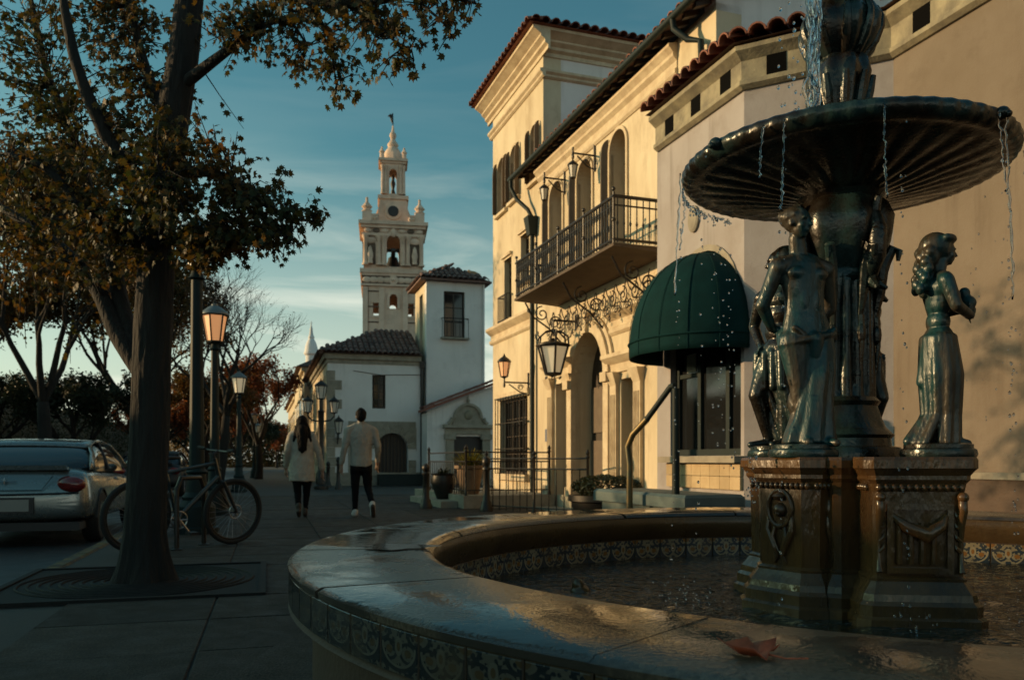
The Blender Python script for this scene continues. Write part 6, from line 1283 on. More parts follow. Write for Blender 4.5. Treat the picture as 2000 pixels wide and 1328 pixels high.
def bollard(px, py, h, label):
    b = thing('bollard', label, 'bollard', G(px, py), 0, 'black iron bollards')
    m = MB(); m.lathe([(0.125, 0), (0.125, 0.06), (0.10, 0.10), (0.095, 0.16), (0.07, 0.20), (0.055, h * 0.72), (0.075, h * 0.75), (0.075, h * 0.79), (0.05, h * 0.82)], 14, flute=lambda r, z, a: r * (1 + 0.05 * cos(8 * a)) if 0.2 < z < h * 0.72 else r); m.build('shaft', M_IRON, b, smooth=40)
    m = MB(); m.lathe([(0.05, h * 0.82), (0.075, h * 0.87), (0.08, h * 0.92), (0.06, h * 0.97), (0.02, h), (0.002, h + 0.01)], 14); m.build('cap', M_IRON, b, smooth=True)
bollard(832, 993, 0.87, 'black bollard standing alone left of the platform step')
bollard(950, 998, 1.0, 'black bollard at the left end of the nearer railing')
bollard(661, 955, 1.05, 'tapered black bollard at the quoined corner of the white house')
bollard(641, 951, 0.9, 'small dark bollard beside the twin lamp post')

# planters
def blades(m, c, n, h, spread, w=0.018, droop=0.35):
    for k in range(n):
        a = R.uniform(0, 2 * pi); l = h * R.uniform(0.6, 1.1); o = R.uniform(0.2, 1) * spread; x, y = c[0] + 0.3 * o * cos(a), c[1] + 0.3 * o * sin(a)
        P = [Vector((x + o * cos(a) * u ** 1.5, y + o * sin(a) * u ** 1.5, c[2] + l * (u - droop * u * u * (o / spread)))) for u in (0, 0.35, 0.7, 1.0)]; sd = Vector((-sin(a), cos(a), 0.0)); ws = (w * 0.7, w, w * 0.7, 0.001)
        vs = []
        for p, q in zip(P, ws): vs += [p + sd * q, p - sd * q]
        m.add(vs, [(0, 1, 3, 2), (2, 3, 5, 4), (4, 5, 7, 6)])
    return m
def leafball(m, c, r, n, size, flat=1.0):
    for k in range(n):
        d = Vector((R.gauss(0, 1), R.gauss(0, 1), R.gauss(0, 1))).normalized(); q = R.uniform(0.6, 1.0) ** 0.5; p = Vector(c) + Vector((d.x * r[0], d.y * r[1], d.z * r[2])) * q
        e1 = Vector((R.gauss(0, 1), R.gauss(0, 1), R.gauss(0, 1))).normalized(); e2 = e1.orthogonal().normalized(); s = size * R.uniform(0.6, 1.3)
        m.add([p - e1 * s, p + e2 * s * 0.5, p + e1 * s, p - e2 * s * 0.5], [(0, 1, 2, 3)])
    return m
s, tt = st(W(917, 955, 16.6)); po_ = thing('potted_plant', 'tapered clay pot with spiky yellow-green plant on the platform', 'potted plant', Vector((W(917, 955, 16.6).x, 16.6, 0.25)), 0)
m = MB(); m.lathe([(0.18, 0), (0.20, 0.05), (0.27, 0.50), (0.31, 0.52), (0.31, 0.58), (0.27, 0.58), (0.25, 0.52), (0.02, 0.52)], 20); m.build('pot', M_TERRA, po_, smooth=40)
blades(MB(), (0, 0, 0.5), 170, 0.46, 0.48, 0.014).build('foliage', M_FERN, po_, fix=False)
p = W(866, 950, 17.0); po2 = thing('potted_plant', 'dark round-bodied urn with trailing plant left of the clay pot', 'potted plant', Vector((p.x, 17.0, 0.0)), 0)
m = MB(); m.lathe([(0.16, 0), (0.12, 0.08), (0.20, 0.30), (0.27, 0.48), (0.24, 0.62), (0.27, 0.66), (0.22, 0.66), (0.02, 0.6)], 20); m.build('pot', M_IRON, po2, smooth=40); blades(MB(), (0, 0, 0.6), 60, 0.30, 0.35, 0.012, 0.8).build('foliage', M_LEAFDK, po2, fix=False)
p = W(1185, 960, 11.6); po3 = thing('hedge_planter', 'dark round planter with clipped low hedge before the arcade doors', 'planter', Vector((p.x, p.y, 0.0)), 0)
m = MB(); m.lathe([(0.40, 0), (0.44, 0.05), (0.50, 0.34), (0.55, 0.36), (0.55, 0.44), (0.48, 0.44), (0.45, 0.38), (0.02, 0.38)], 24); m.build('pot', M_IRON, po3, smooth=40)
leafball(MB(), (0, 0, 0.56), (0.50, 0.45, 0.17), 1800, 0.03).build('foliage', M_LEAFDK, po3, fix=False)
p = W(1060, 955, 14.0)
# stone bench and handrail before the shop window
bn = house('stone_bench', 'teal-grey stone bench block below the shop window', 4.55, 8.3, cat='bench')
B(MB().cbox(4.25, 4.95, 7.1, 9.25, 0.44, 0.58, 0.03), 'seat', M_TEALSTONE, bn); B(MB().box(4.32, 4.9, 7.18, 9.15, 0.0, 0.44), 'base', M_TEALSTONE, bn)
hr_ = thing('handrail', 'bent handrail with dark post and old brass lower rail left of the shop window', 'handrail', Vector((W(1320, 900, 8.4).x, 8.4, 0)), BA)
zq_ = W(0, 755, 8.4).z; MB().tube([(0, 0, 0), (0, 0, zq_ - 0.02)], 0.040, 10).build('post', M_GREENIRON, hr_, smooth=True)
wv = lambda px, py, Y: Matrix.Rotation(-BA, 3, 'Z') @ (W(px, py, Y) - Vector((W(1320, 900, 8.4).x, 8.4, 0)))
MB().tube([wv(1318, 753, 8.4), wv(1310, 755, 8.45), wv(1264, 818, 8.7)], 0.032, 10).build('upper_rail', M_GREENIRON, hr_, smooth=True)
MB().tube([wv(1264, 818, 8.7), wv(1236, 848, 8.85), wv(1226, 872, 8.9), wv(1230, 905, 8.9), wv(1229, 1040, 8.9)], 0.036, 10).build('lower_rail', M_BRASS, hr_, smooth=True)

# ================================================================ BICYCLE
fw = G(465, 1063); fw = Vector((-3.06, 9.15, 0)); rw = Vector((-3.78, 8.22, 0)); dvec = fw - rw; bl = 1.10; brz = atan2(dvec.y, dvec.x)
bk = thing('bicycle', 'dark mountain bicycle leaning behind the street tree', 'bicycle', rw, brz); bk.rotation_euler = (radians(4), 0, brz)
WRd = 0.365
def wheel(x, name, rotor):
    w = MB().tube([(x + (WRd - 0.025) * cos(2 * pi * k / 48), 0, WRd + (WRd - 0.025) * sin(2 * pi * k / 48)) for k in range(48)], 0.026, 10, closed=True).build(name, M_RUB, bk, smooth='all')
    MB().tube([(x + (WRd - 0.058) * cos(2 * pi * k / 48), 0, WRd + (WRd - 0.058) * sin(2 * pi * k / 48)) for k in range(48)], 0.012, 6, closed=True).build('rim', M_IRON, w, smooth='all')
    MB().tube([(x, -0.05, WRd), (x, 0.05, WRd)], 0.022, 12).build('hub', M_IRON, w, smooth=True)
    for k in range(28):
        a = 2 * pi * k / 28; b = a + (0.5 if k % 2 else -0.5); sd = 0.022 * (1 if k % 4 < 2 else -1)
        MB().tube([(x + 0.02 * cos(b), sd, WRd + 0.02 * sin(b)), (x + (WRd - 0.06) * cos(a), 0, WRd + (WRd - 0.06) * sin(a))], 0.0016, 4).build('spoke', M_ALLOY, w)
    m = MB(); m.tube([(x + 0.075 * cos(2 * pi * k / 24), -0.035, WRd + 0.075 * sin(2 * pi * k / 24)) for k in range(24)], 0.006, 6, closed=True)
    for k in range(6): m.tube([(x, -0.035, WRd), (x + 0.075 * cos(k * pi / 3), -0.035, WRd + 0.075 * sin(k * pi / 3))], 0.004, 4)
    m.build('disc_rotor', M_ALLOY, w)
wheel(0, 'rear_wheel', True); wheel(bl, 'front_wheel', True)
bb = (0.43, 0, 0.31); seat_t = (0.30, 0, 0.80); head_t = (0.86, 0, 0.90); head_b = (0.90, 0, 0.76)
m = MB(); m.tube([bb, seat_t], 0.017, 8); m.tube([seat_t, head_t], 0.019, 8); m.tube([bb, head_b], 0.024, 8); m.tube([(0.84, 0, 0.95), head_b], 0.024, 8)
for sd in (-0.055, 0.055): m.tube([(0, sd, WRd), (0.39, sd * 0.5, 0.315)], 0.010, 6); m.tube([(0, sd, WRd), (0.31, sd * 0.3, 0.74)], 0.009, 6)
m.build('frame', M_BIKE, bk, smooth=True)
m = MB(); m.tube([head_b, (0.92, 0, 0.70)], 0.022, 8)
for sd in (-0.06, 0.06): m.tube([(0.915, 0, 0.71), (0.925, sd, 0.69)], 0.018, 8); m.tube([(0.925, sd, 0.70), (1.02, sd, 0.52), (bl, sd, WRd)], [0.021, 0.021, 0.016], 8)
m.build('fork', M_BLACK, bk, smooth=True)
MB().tube([(0.84, 0, 0.95), (0.83, 0, 1.0), (0.88, 0, 1.03)], 0.015, 8).tube([(0.86, -0.33, 1.05), (0.88, -0.15, 1.03), (0.89, 0, 1.03), (0.88, 0.15, 1.03), (0.86, 0.33, 1.05)], 0.013, 8).build('handlebar', M_BLACK, bk, smooth=True)
for sd in (-1, 1): MB().tube([(0.865, sd * 0.22, 1.045), (0.855, sd * 0.34, 1.052)], 0.019, 8).build('grip', M_RUB, bk); MB().tube([(0.885, sd * 0.19, 1.03), (0.94, sd * 0.22, 0.99), (0.95, sd * 0.28, 0.985)], 0.006, 6).build('brake_lever', M_BLACK, bk)
MB().tube([seat_t, (0.27, 0, 0.93)], 0.013, 8).build('seat_post', M_BLACK, bk)
m = MB(); m.ell((0.22, 0, 0.955), (0.10, 0.075, 0.03), 12, 8); m.ell((0.34, 0, 0.955), (0.12, 0.03, 0.022), 12, 8); m.build('saddle', M_BLACK, bk, smooth=True)
m = MB(); m.tube([(0.43 + 0.09 * cos(2 * pi * k / 28), -0.05, 0.31 + 0.09 * sin(2 * pi * k / 28)) for k in range(28)], 0.007, 6, closed=True)
for k in range(5): m.tube([(0.43, -0.05, 0.31), (0.43 + 0.09 * cos(k * 1.257), -0.05, 0.31 + 0.09 * sin(k * 1.257))], 0.008, 5)
m.build('chainring', M_ALLOY, bk)
for sg in (-1, 1):
    cr_ = MB().tube([(0.43, -sg * 0.07, 0.31), (0.43 + sg * 0.10, -sg * 0.09, 0.31 - sg * 0.135)], 0.011, 6).build('crank', M_ALLOY, bk); MB().box(0.43 + sg * 0.10 - 0.05, 0.43 + sg * 0.10 + 0.05, -sg * 0.09, -sg * 0.19, 0.30 - sg * 0.135, 0.325 - sg * 0.135).build('pedal', M_BLACK, cr_)
MB().tube([(0.43, -0.05, 0.40), (0.0, -0.05, 0.40), (-0.04, -0.05, 0.36), (0.0, -0.05, 0.325), (0.43, -0.05, 0.22)], 0.005, 5).build('chain', M_BLACK, bk)
# bike rack hoop
p = G(345, 1074); q = G(398, 1064); rk = thing('bike_rack', 'low dark steel hoop rack under the bicycle', 'bike rack', p, 0)
d = q - p; MB().tube([(0, 0, 0), (0, 0, 0.62), (d.x * 0.15, d.y * 0.15, 0.74), (d.x * 0.85, d.y * 0.85, 0.74), (d.x, d.y, 0.62), (d.x, d.y, 0)], 0.025, 10).build('hoop', M_IRON, rk, smooth=True)
MB().lathe([(0.06, 0.0), (0.06, 0.012), (0.03, 0.02)], 12).build('foot_plate', M_IRON, rk); MB().lathe([(0.06, 0.0), (0.06, 0.012), (0.03, 0.02)], 12, (d.x, d.y, 0)).build('foot_plate', M_IRON, rk)

# ================================================================ PARKED CAR (seen from behind)
def car(loc, rz, label, paint, full=True):
    c = thing('parked_car', label, 'car', loc, rz, 'cars parked along the kerb')
    HWc = 0.92
    # sections along y (0 = rear bumper, 4.5 = nose): (y, [(half width, z) ...]) lower body
    secs = [(0.0, 0.74, 0.42, 0.60), (0.05, 0.86, 0.34, 0.78), (0.14, 0.90, 0.30, 0.93), (0.30, 0.915, 0.28, 0.955), (0.75, HWc, 0.26, 0.955), (1.4, HWc, 0.25, 0.935), (2.4, HWc, 0.25, 0.90), (3.2, 0.91, 0.26, 0.87), (3.9, 0.88, 0.28, 0.78), (4.35, 0.80, 0.34, 0.66), (4.5, 0.66, 0.42, 0.56)]
    vs = []; n = 0
    for y, w, z0, z1 in secs:
        pr = [(w * 0.86, z0), (w * 0.97, z0 + 0.06), (w, z0 + 0.22 * (z1 - z0) + 0.05), (w * 0.995, z0 + 0.55 * (z1 - z0)), (w * 0.96, z1 - 0.14 * (z1 - z0)), (w * 0.88, z1 - 0.03), (w * 0.70, z1), (w * 0.3, z1 + 0.006)]
        row = [(x, y, z) for x, z in pr] + [(-x, y, z) for x, z in reversed(pr)]; n = len(row); vs += row
    fs = [tuple(range(n)), tuple((len(secs) - 1) * n + k for k in range(n - 1, -1, -1))]
    for i in range(len(secs) - 1):
        for k in range(n): fs.append((i * n + k, (i + 1) * n + k, (i + 1) * n + (k + 1) % n, i * n + (k + 1) % n))
    body = MB().add(vs, fs).build('body', paint, c, smooth=45); sb = body.modifiers.new('s', 'SUBSURF'); sb.levels = 1; sb.render_levels = 2
    # cabin
    cab = [(0.50, 0.82, 0.95), (0.80, 0.77, 1.12), (1.10, 0.72, 1.25), (1.40, 0.69, 1.315), (1.9, 0.675, 1.335), (2.4, 0.67, 1.315), (2.75, 0.68, 1.25), (3.30, 0.76, 0.93)]
    vs = []; pr_n = 0
    for y, w, z in cab:
        row = [(0.84, y, 0.90), ((0.84 + w) / 2 + 0.035, y, 0.90 + (z - 0.90) * 0.55), (w, y, z - 0.035), (w - 0.10, y, z), (w * 0.4, y, z + 0.012)]
        row = row + [(-x, yy, zz_) for x, yy, zz_ in reversed(row)]; pr_n = len(row); vs += row
    fs = [tuple(range(pr_n)), tuple((len(cab) - 1) * pr_n + k for k in range(pr_n - 1, -1, -1))]
    for i in range(len(cab) - 1):
        for k in range(pr_n - 1): fs.append((i * pr_n + k, (i + 1) * pr_n + k, (i + 1) * pr_n + k + 1, i * pr_n + k + 1))
    ca_ = MB().add(vs, fs).build('cabin', M_CARGLASS, c, smooth=45); sb = ca_.modifiers.new('s', 'SUBSURF'); sb.levels = 1; sb.render_levels = 2
    # glass: rear window and side windows laid 6 mm proud
    def strip(pts, name, mt, th=0.006):
        p = [Vector(q) for q in pts]; nn = (p[1] - p[0]).cross(p[2] - p[1]).normalized(); MB().hexa(p[:4] + [q + nn * th for q in p[:4]]).build(name, mt, c)
    rg = []
    def slab(grid, name, mt):       # grid of rows -> thin curved sheet
        m_ = MB(); k = len(grid[0]); vs = [q for r in grid for q in r]; fs = [(i * k + j, i * k + j + 1, (i + 1) * k + j + 1, (i + 1) * k + j) for i in range(len(grid) - 1) for j in range(k - 1)]
        o = m_.add(vs, fs).build(name, mt, c, smooth='all', fix=False); s_ = o.modifiers.new('t', 'SOLIDIFY'); s_.thickness = 0.012; s_.offset = 0; return o
    slab([[(u * w, y, z + 0.012 - 0.03 * abs(u) ** 3) for u in (-1, -0.75, -0.4, 0, 0.4, 0.75, 1)] for y, w, z in ((1.04, 0.70, 1.232), (1.25, 0.69, 1.288), (1.55, 0.68, 1.325), (1.9, 0.672, 1.335), (2.3, 0.668, 1.322), (2.62, 0.66, 1.282))], 'roof_panel', paint)
    for sg in (-1, 1):
        slab([[(sg * 0.84, 0.44, 0.93), (sg * 0.84, 1.02, 0.93)], [(sg * 0.815, 0.60, 1.03), (sg * 0.80, 1.06, 1.05)], [(sg * 0.775, 0.82, 1.145), (sg * 0.755, 1.13, 1.16)], [(sg * 0.715, 1.02, 1.235), (sg * 0.70, 1.22, 1.265)]], 'rear_pillar', paint)
        MB().tube([(sg * 0.85, 1.62, 0.93), (sg * 0.79, 1.66, 1.10), (sg * 0.70, 1.72, 1.29)], 0.022, 8).build('door_pillar', M_BLACK, c, smooth=True)
        MB().tube([(sg * 0.83, 3.22, 0.93), (sg * 0.76, 2.95, 1.12), (sg * 0.68, 2.62, 1.275)], 0.030, 8).build('front_pillar', paint, c, smooth=True)
        MB().tube([(sg * 0.72, 1.02, 1.235), (sg * 0.70, 1.4, 1.30), (sg * 0.69, 1.9, 1.318), (sg * 0.68, 2.62, 1.275)], 0.022, 8).build('roof_rail', paint, c, smooth=True)
        m = MB(); m.ell((sg * 0.70, 0.075, 0.755), (0.185, 0.10, 0.105), 18, 12, (0, 0, -sg * 0.35)); m.build('tail_light', M_REDLENS, c, smooth=True)
        for yy in (0.82, 3.62):
            w = MB().lathe([(0.20, -0.10), (0.30, -0.10), (0.325, -0.07), (0.325, 0.07), (0.30, 0.10), (0.20, 0.10)], 28, cap=False).build('wheel', M_RUB, c, smooth=40); w.matrix_basis = Matrix.Translation((sg * 0.82, yy, 0.325)) @ Matrix.Rotation(pi / 2, 4, 'Y')
            m = MB(); m.lathe([(0.205, -0.06), (0.205, 0.085 * sg)], 24, cap=False)
            for k in range(7): a = 2 * pi * k / 7; m.tube([(0.02 * cos(a), 0.02 * sin(a), sg * 0.085), (0.2 * cos(a), 0.2 * sin(a), sg * 0.075)], 0.02, 6)
            m.ell((0, 0, sg * 0.08), (0.04, 0.04, 0.02), 10, 6); m.build('rim', M_ALLOY, w, smooth=40)
            arch_ = MB().lathe([(0.345, 0.0), (0.37, 0.0), (0.37, 0.035), (0.345, 0.035)], 28, a0=0, a1=pi, cap=False).build('wheel_arch', M_BLACK, c); arch_.matrix_basis = Matrix.Translation((sg * 0.912 - (0.0175 if sg > 0 else 0.0175), yy, 0.325)) @ Matrix(((0, 0, 1, 0), (1, 0, 0, 0), (0, 1, 0, 0), (0, 0, 0, 1)))
        MB().ell((sg * 0.98, 2.85, 1.0), (0.10, 0.06, 0.07), 10, 8).build('wing_mirror', paint, c, smooth=True)
        for yy in (1.62, 2.36): MB().tube([(sg * 0.925, yy, 0.80), (sg * 0.94, yy + 0.05, 0.805), (sg * 0.925, yy + 0.17, 0.80)], 0.013, 6).build('door_handle', paint, c)
    m = MB(); m.hexa([(-0.66, 0.10, 0.93), (0.66, 0.10, 0.93), (0.66, 0.26, 0.945), (-0.66, 0.26, 0.945), (-0.64, 0.085, 0.985), (0.64, 0.085, 0.985), (0.64, 0.17, 0.975), (-0.64, 0.17, 0.975)]); m.build('spoiler', paint, c)
    MB().box(-0.27, 0.27, -0.030, -0.004, 0.44, 0.58).build('number_plate', M_PLATE, c); MB().box(-0.32, 0.32, -0.024, 0.0, 0.415, 0.605).build('plate_recess', M_BLACK, c)
    m = MB(); m.tube([(-0.12, 0.028, 0.80), (0, 0.02, 0.795), (0.12, 0.028, 0.80)], 0.006, 6); m.tube([(0, 0.03, 0.84), (0, 0.018, 0.80), (0, 0.016, 0.765)], 0.008, 6); m.tube([(-0.03, 0.028, 0.83), (0, 0.02, 0.79), (0.03, 0.028, 0.83)], 0.006, 6); m.build('emblem', M_ALLOY, c)
    m = MB(); m.tube([(-0.80, 0.005, 0.655), (-0.4, -0.012, 0.645), (0, -0.018, 0.64), (0.4, -0.012, 0.645), (0.80, 0.005, 0.655)], 0.012, 6); m.build('bumper_crease', M_BLACK, c)
    m = MB(); m.tube([(-0.52, 0.012, 0.86), (-0.40, -0.004, 0.69), (0.40, -0.004, 0.69), (0.52, 0.012, 0.86)], 0.005, 5); m.build('boot_seam', M_BLACK, c)
    MB().box(-0.80, 0.80, 0.05, 0.5, 0.20, 0.30).build('underbody', M_BLACK, c)
    for x in (-0.45,): MB().tube([(x, 0.02, 0.26), (x, 0.35, 0.26)], 0.03, 10).build('exhaust', M_ALLOY, c)
    return c
car(Vector((-6.02, 9.7, -0.12)), SA, 'silver-green parked saloon car with red round tail light, seen from behind', M_CAR)
p = xy(25.0, -3.3, SA); car(Vector((p.x, p.y, -0.12)), SA, 'dark car parked farther up the street in the shade', M_BLACK)

# ================================================================ TREE GRATE, FALLEN LEAF, NOZZLE
TP = Vector((-2.84, 6.26, 0))
gr = thing('tree_grate', 'dark cast-iron ring grate around the foot of the street tree', 'tree grate', TP, SA)
MB().box(-0.92, 0.92, -0.92, 0.92, -0.02, 0.005).build('plate', M_GRATE, gr)
for k in range(9):
    r = 0.26 + k * 0.07; MB().tube([(r * cos(2 * pi * i / 40), r * sin(2 * pi * i / 40), 0.006) for i in range(40)], 0.012, 6, closed=True).build('grate_ring', M_GRATE, gr, smooth='all')
for k in range(4): MB().box(*((-0.92, 0.92, -0.92 + 0.0, -0.87) if k == 0 else (-0.92, 0.92, 0.87, 0.92) if k == 1 else (-0.92, -0.87, -0.869, 0.869) if k == 2 else (0.87, 0.92, -0.869, 0.869)), 0.0055, 0.018).build('grate_frame', M_GRATE, gr)
def maple(n=0):
    out = [(0, 0)]; tips = [(90, 1.0), (68, 0.52), (48, 0.92), (28, 0.46), (8, 0.78), (-22, 0.38), (-60, 0.45)]
    pts = [(0.0, -0.30)]
    for a, r in reversed(tips): pts.append((r * cos(radians(a)), r * sin(radians(a))))
    return pts + [(-x, y) for x, y in reversed(pts[1:-1])]
ML = maple()
M_LEAFR = mat('dry_red_leaf', (0.46, 0.080, 0.028), 0.6, var=(0.26, 0.055, 0.02), vscale=40, bump=0.4, bscale=120, bdist=0.003)
lp = G(1482, 1282, FZ); lf_ = thing('fallen_leaf', 'curled dry red maple leaf lying on the wet coping', 'leaf', (lp.x, lp.y, FZ), radians(35))
vs = []; n = len(ML); sc_ = 0.075
for rr in (0.0, 0.35, 0.7, 1.0):
    for i, (x, y) in enumerate(ML):
        X, Y_ = x * rr * sc_, y * rr * sc_; vs.append((X, Y_, 0.004 + 0.018 * rr * rr * (0.5 + 0.5 * sin(2.3 * i)) + 2.2 * (X * X) + 0.003 * sin(90 * X)))
fs = [(r * n + i, r * n + (i + 1) % n, (r + 1) * n + (i + 1) % n, (r + 1) * n + i) for r in range(3) for i in range(n)]
o = MB().add(vs, fs).build('blade', M_LEAFR, lf_, smooth='all'); sd_ = o.modifiers.new('t', 'SOLIDIFY'); sd_.thickness = 0.0015
MB().tube([(0, -0.02, 0.008), (0.006, -0.05, 0.006), (0.016, -0.085, 0.012)], 0.0016, 6).build('stalk', M_LEAFR, lf_, smooth=True)
p = G(1133, 1152, WZ); nz_ = thing('spray_nozzle', 'dark wet dome-shaped spray nozzle poking out of the pool water', 'nozzle', (p.x, p.y, WZ - 0.03), 0.4)
m = MB(); m.ell((0, 0, 0.02), (0.052, 0.045, 0.035), 16, 10); m.ell((-0.012, 0, 0.052), (0.030, 0.030, 0.035), 14, 10); m.cap_((0.02, 0, 0.035), (0.06, 0.0, 0.012), 0.022, 0.012); m.cap_((-0.018, 0, 0.08), (-0.03, 0, 0.09), 0.012, 0.006)
fused('housing', m, M_BASE, 0.005, 3, nz_)
pd_ = G(775, 1067, FZ + 0.002); pu = MB(); pts = []
for k in range(28):
    a = 2 * pi * k / 28; rr = 1 + 0.18 * sin(3 * a + 1) + 0.12 * sin(7 * a); pts.append((pd_.x + 0.135 * rr * cos(a) , pd_.y + 0.105 * rr * sin(a), FZ + 0.0028))
M_PUD = mat('dark_puddle', (0.012, 0.011, 0.010), 0.10, spec=0.5, bump=0.1, bscale=20)
tag(pu.add(pts, [tuple(range(28))]).build('puddle', M_PUD), 'thin dark puddle on the fountain coping near the pool edge', 'puddle')

# ================================================================ PEOPLE
def person(label, loc, rz, H, fn):
    t = thing('person', label, 'person', loc, rz); fn(t, H); return t
def man(t, H):      # walking away (+Y), left foot planted, right heel lifted
    k = H / 1.78; P = lambda x, y, z: (x * k, y * k, z * k)
    def part(name, prims, mt, vox=0.012, sm=5):
        m = MB()
        for a, b, r0, r1 in prims: m.cap_(P(*a), P(*b), r0 * k, r1 * k)
        return m
    m = MB(); C = lambda a, b, r0, r1: m.cap_(P(*a), P(*b), r0 * k, r1 * k); E_ = lambda c, r: m.ell(P(*c), tuple(q * k for q in r), 14, 10)
    # whole body
    figure_head(m, P(0, 0.03, 1.655), 0.205 * k, (0.0, 1.0)); C((0, 0.0, 1.44), (0, 0.02, 1.56), 0.062, 0.056)
    hand_(m, P(-0.315, 0.05, 0.84), (-0.03, 0.1, -1), (0, 1, 0), 1.0 * k, 0.45); hand_(m, P(0.285, 0.13, 0.87), (-0.05, 0.45, -0.9), (0, 1, 0), 1.0 * k, 0.45)
    C((-0.315, 0.05, 0.84), (-0.30, 0.03, 1.0), 0.03, 0.036); C((0.285, 0.13, 0.87), (0.29, 0.06, 1.05), 0.03, 0.036)
    C((0, 0.02, 0.95), (0, 0.0, 1.4), 0.08, 0.09); C((-0.30, 0.03, 1.0), (-0.2, 0, 1.38), 0.03, 0.03); C((0.29, 0.06, 1.05), (0.2, 0, 1.38), 0.03, 0.03); C((-0.19, 0, 1.4), (0.19, 0, 1.4), 0.04, 0.04); C((-0.08, 0, 0.95), (-0.09, 0.09, 0.12), 0.05, 0.03); C((0.08, 0, 0.95), (0.115, 0.02, 0.48), 0.05, 0.04); C((0.115, 0.02, 0.48), (0.152, -0.27, 0.22), 0.04, 0.03)
    body = fused('body', m, M_SKIN, 0.009, 3, t)
    m = MB()
    m.loft([(0, 0, z * k, rx * k, ry * k) for z, rx, ry in ((0.825, 0.168, 0.122), (0.84, 0.180, 0.132), (0.93, 0.182, 0.132), (1.02, 0.176, 0.128), (1.12, 0.180, 0.13), (1.22, 0.190, 0.135), (1.32, 0.200, 0.132), (1.40, 0.195, 0.115), (1.47, 0.14, 0.09), (1.51, 0.08, 0.07))])
    for sg in (-1, 1):
        C((sg * 0.06, 0.0, 1.49), (sg * 0.175, 0.0, 1.43), 0.062, 0.078)
    C((-0.20, 0.0, 1.415), (-0.265, -0.02, 1.15), 0.074, 0.058); C((-0.265, -0.02, 1.15), (-0.312, 0.045, 0.885), 0.057, 0.043)
    C((0.20, 0.0, 1.415), (0.275, -0.04, 1.16), 0.074, 0.058); C((0.275, -0.04, 1.16), (0.285, 0.11, 0.92), 0.057, 0.043)
    C((0, 0, 1.50), (0, 0.01, 1.545), 0.075, 0.062)
    fused('sweater', m, M_SWEAT, 0.012, 4, t, wr=0.009)
    m = MB(); E_((0, 0.01, 0.85), (0.155, 0.11, 0.09)); E_((-0.08, -0.03, 0.80), (0.09, 0.085, 0.09)); E_((0.08, -0.03, 0.80), (0.09, 0.085, 0.09))
    C((-0.085, 0.0, 0.84), (-0.09, 0.06, 0.47), 0.098, 0.066); C((-0.09, 0.06, 0.47), (-0.085, 0.10, 0.12), 0.064, 0.046)
    C((0.09, 0.0, 0.84), (0.115, 0.02, 0.48), 0.098, 0.066); C((0.115, 0.02, 0.48), (0.15, -0.26, 0.24), 0.064, 0.046)
    fused('trousers', m, M_TROU, 0.012, 4, t, wr=0.008)
    m = MB(); E_((0, 0.01, 1.695), (0.092, 0.108, 0.095)); E_((0, -0.035, 1.645), (0.086, 0.075, 0.085)); C((0, 0.07, 1.745), (0, -0.02, 1.755), 0.05, 0.045); fused('hair', m, M_HAIR, 0.009, 3, t, wr=0.007)
    m = MB(); C((-0.085, 0.08, 0.045), (-0.095, 0.26, 0.038), 0.045, 0.04); C((-0.085, 0.08, 0.08), (-0.087, 0.12, 0.09), 0.05, 0.042); fused('shoe', m, M_SHOEW, 0.009, 2, t)
    m = MB(); C((0.155, -0.29, 0.20), (0.175, -0.19, 0.055), 0.045, 0.042); C((0.155, -0.27, 0.23), (0.152, -0.24, 0.20), 0.048, 0.05); sh = fused('shoe', m, M_SHOEW, 0.009, 2, t)
    m = MB(); C((0.155, -0.325, 0.19), (0.175, -0.235, 0.03), 0.036, 0.036); fused('sole', m, M_SHOED, 0.009, 2, sh)
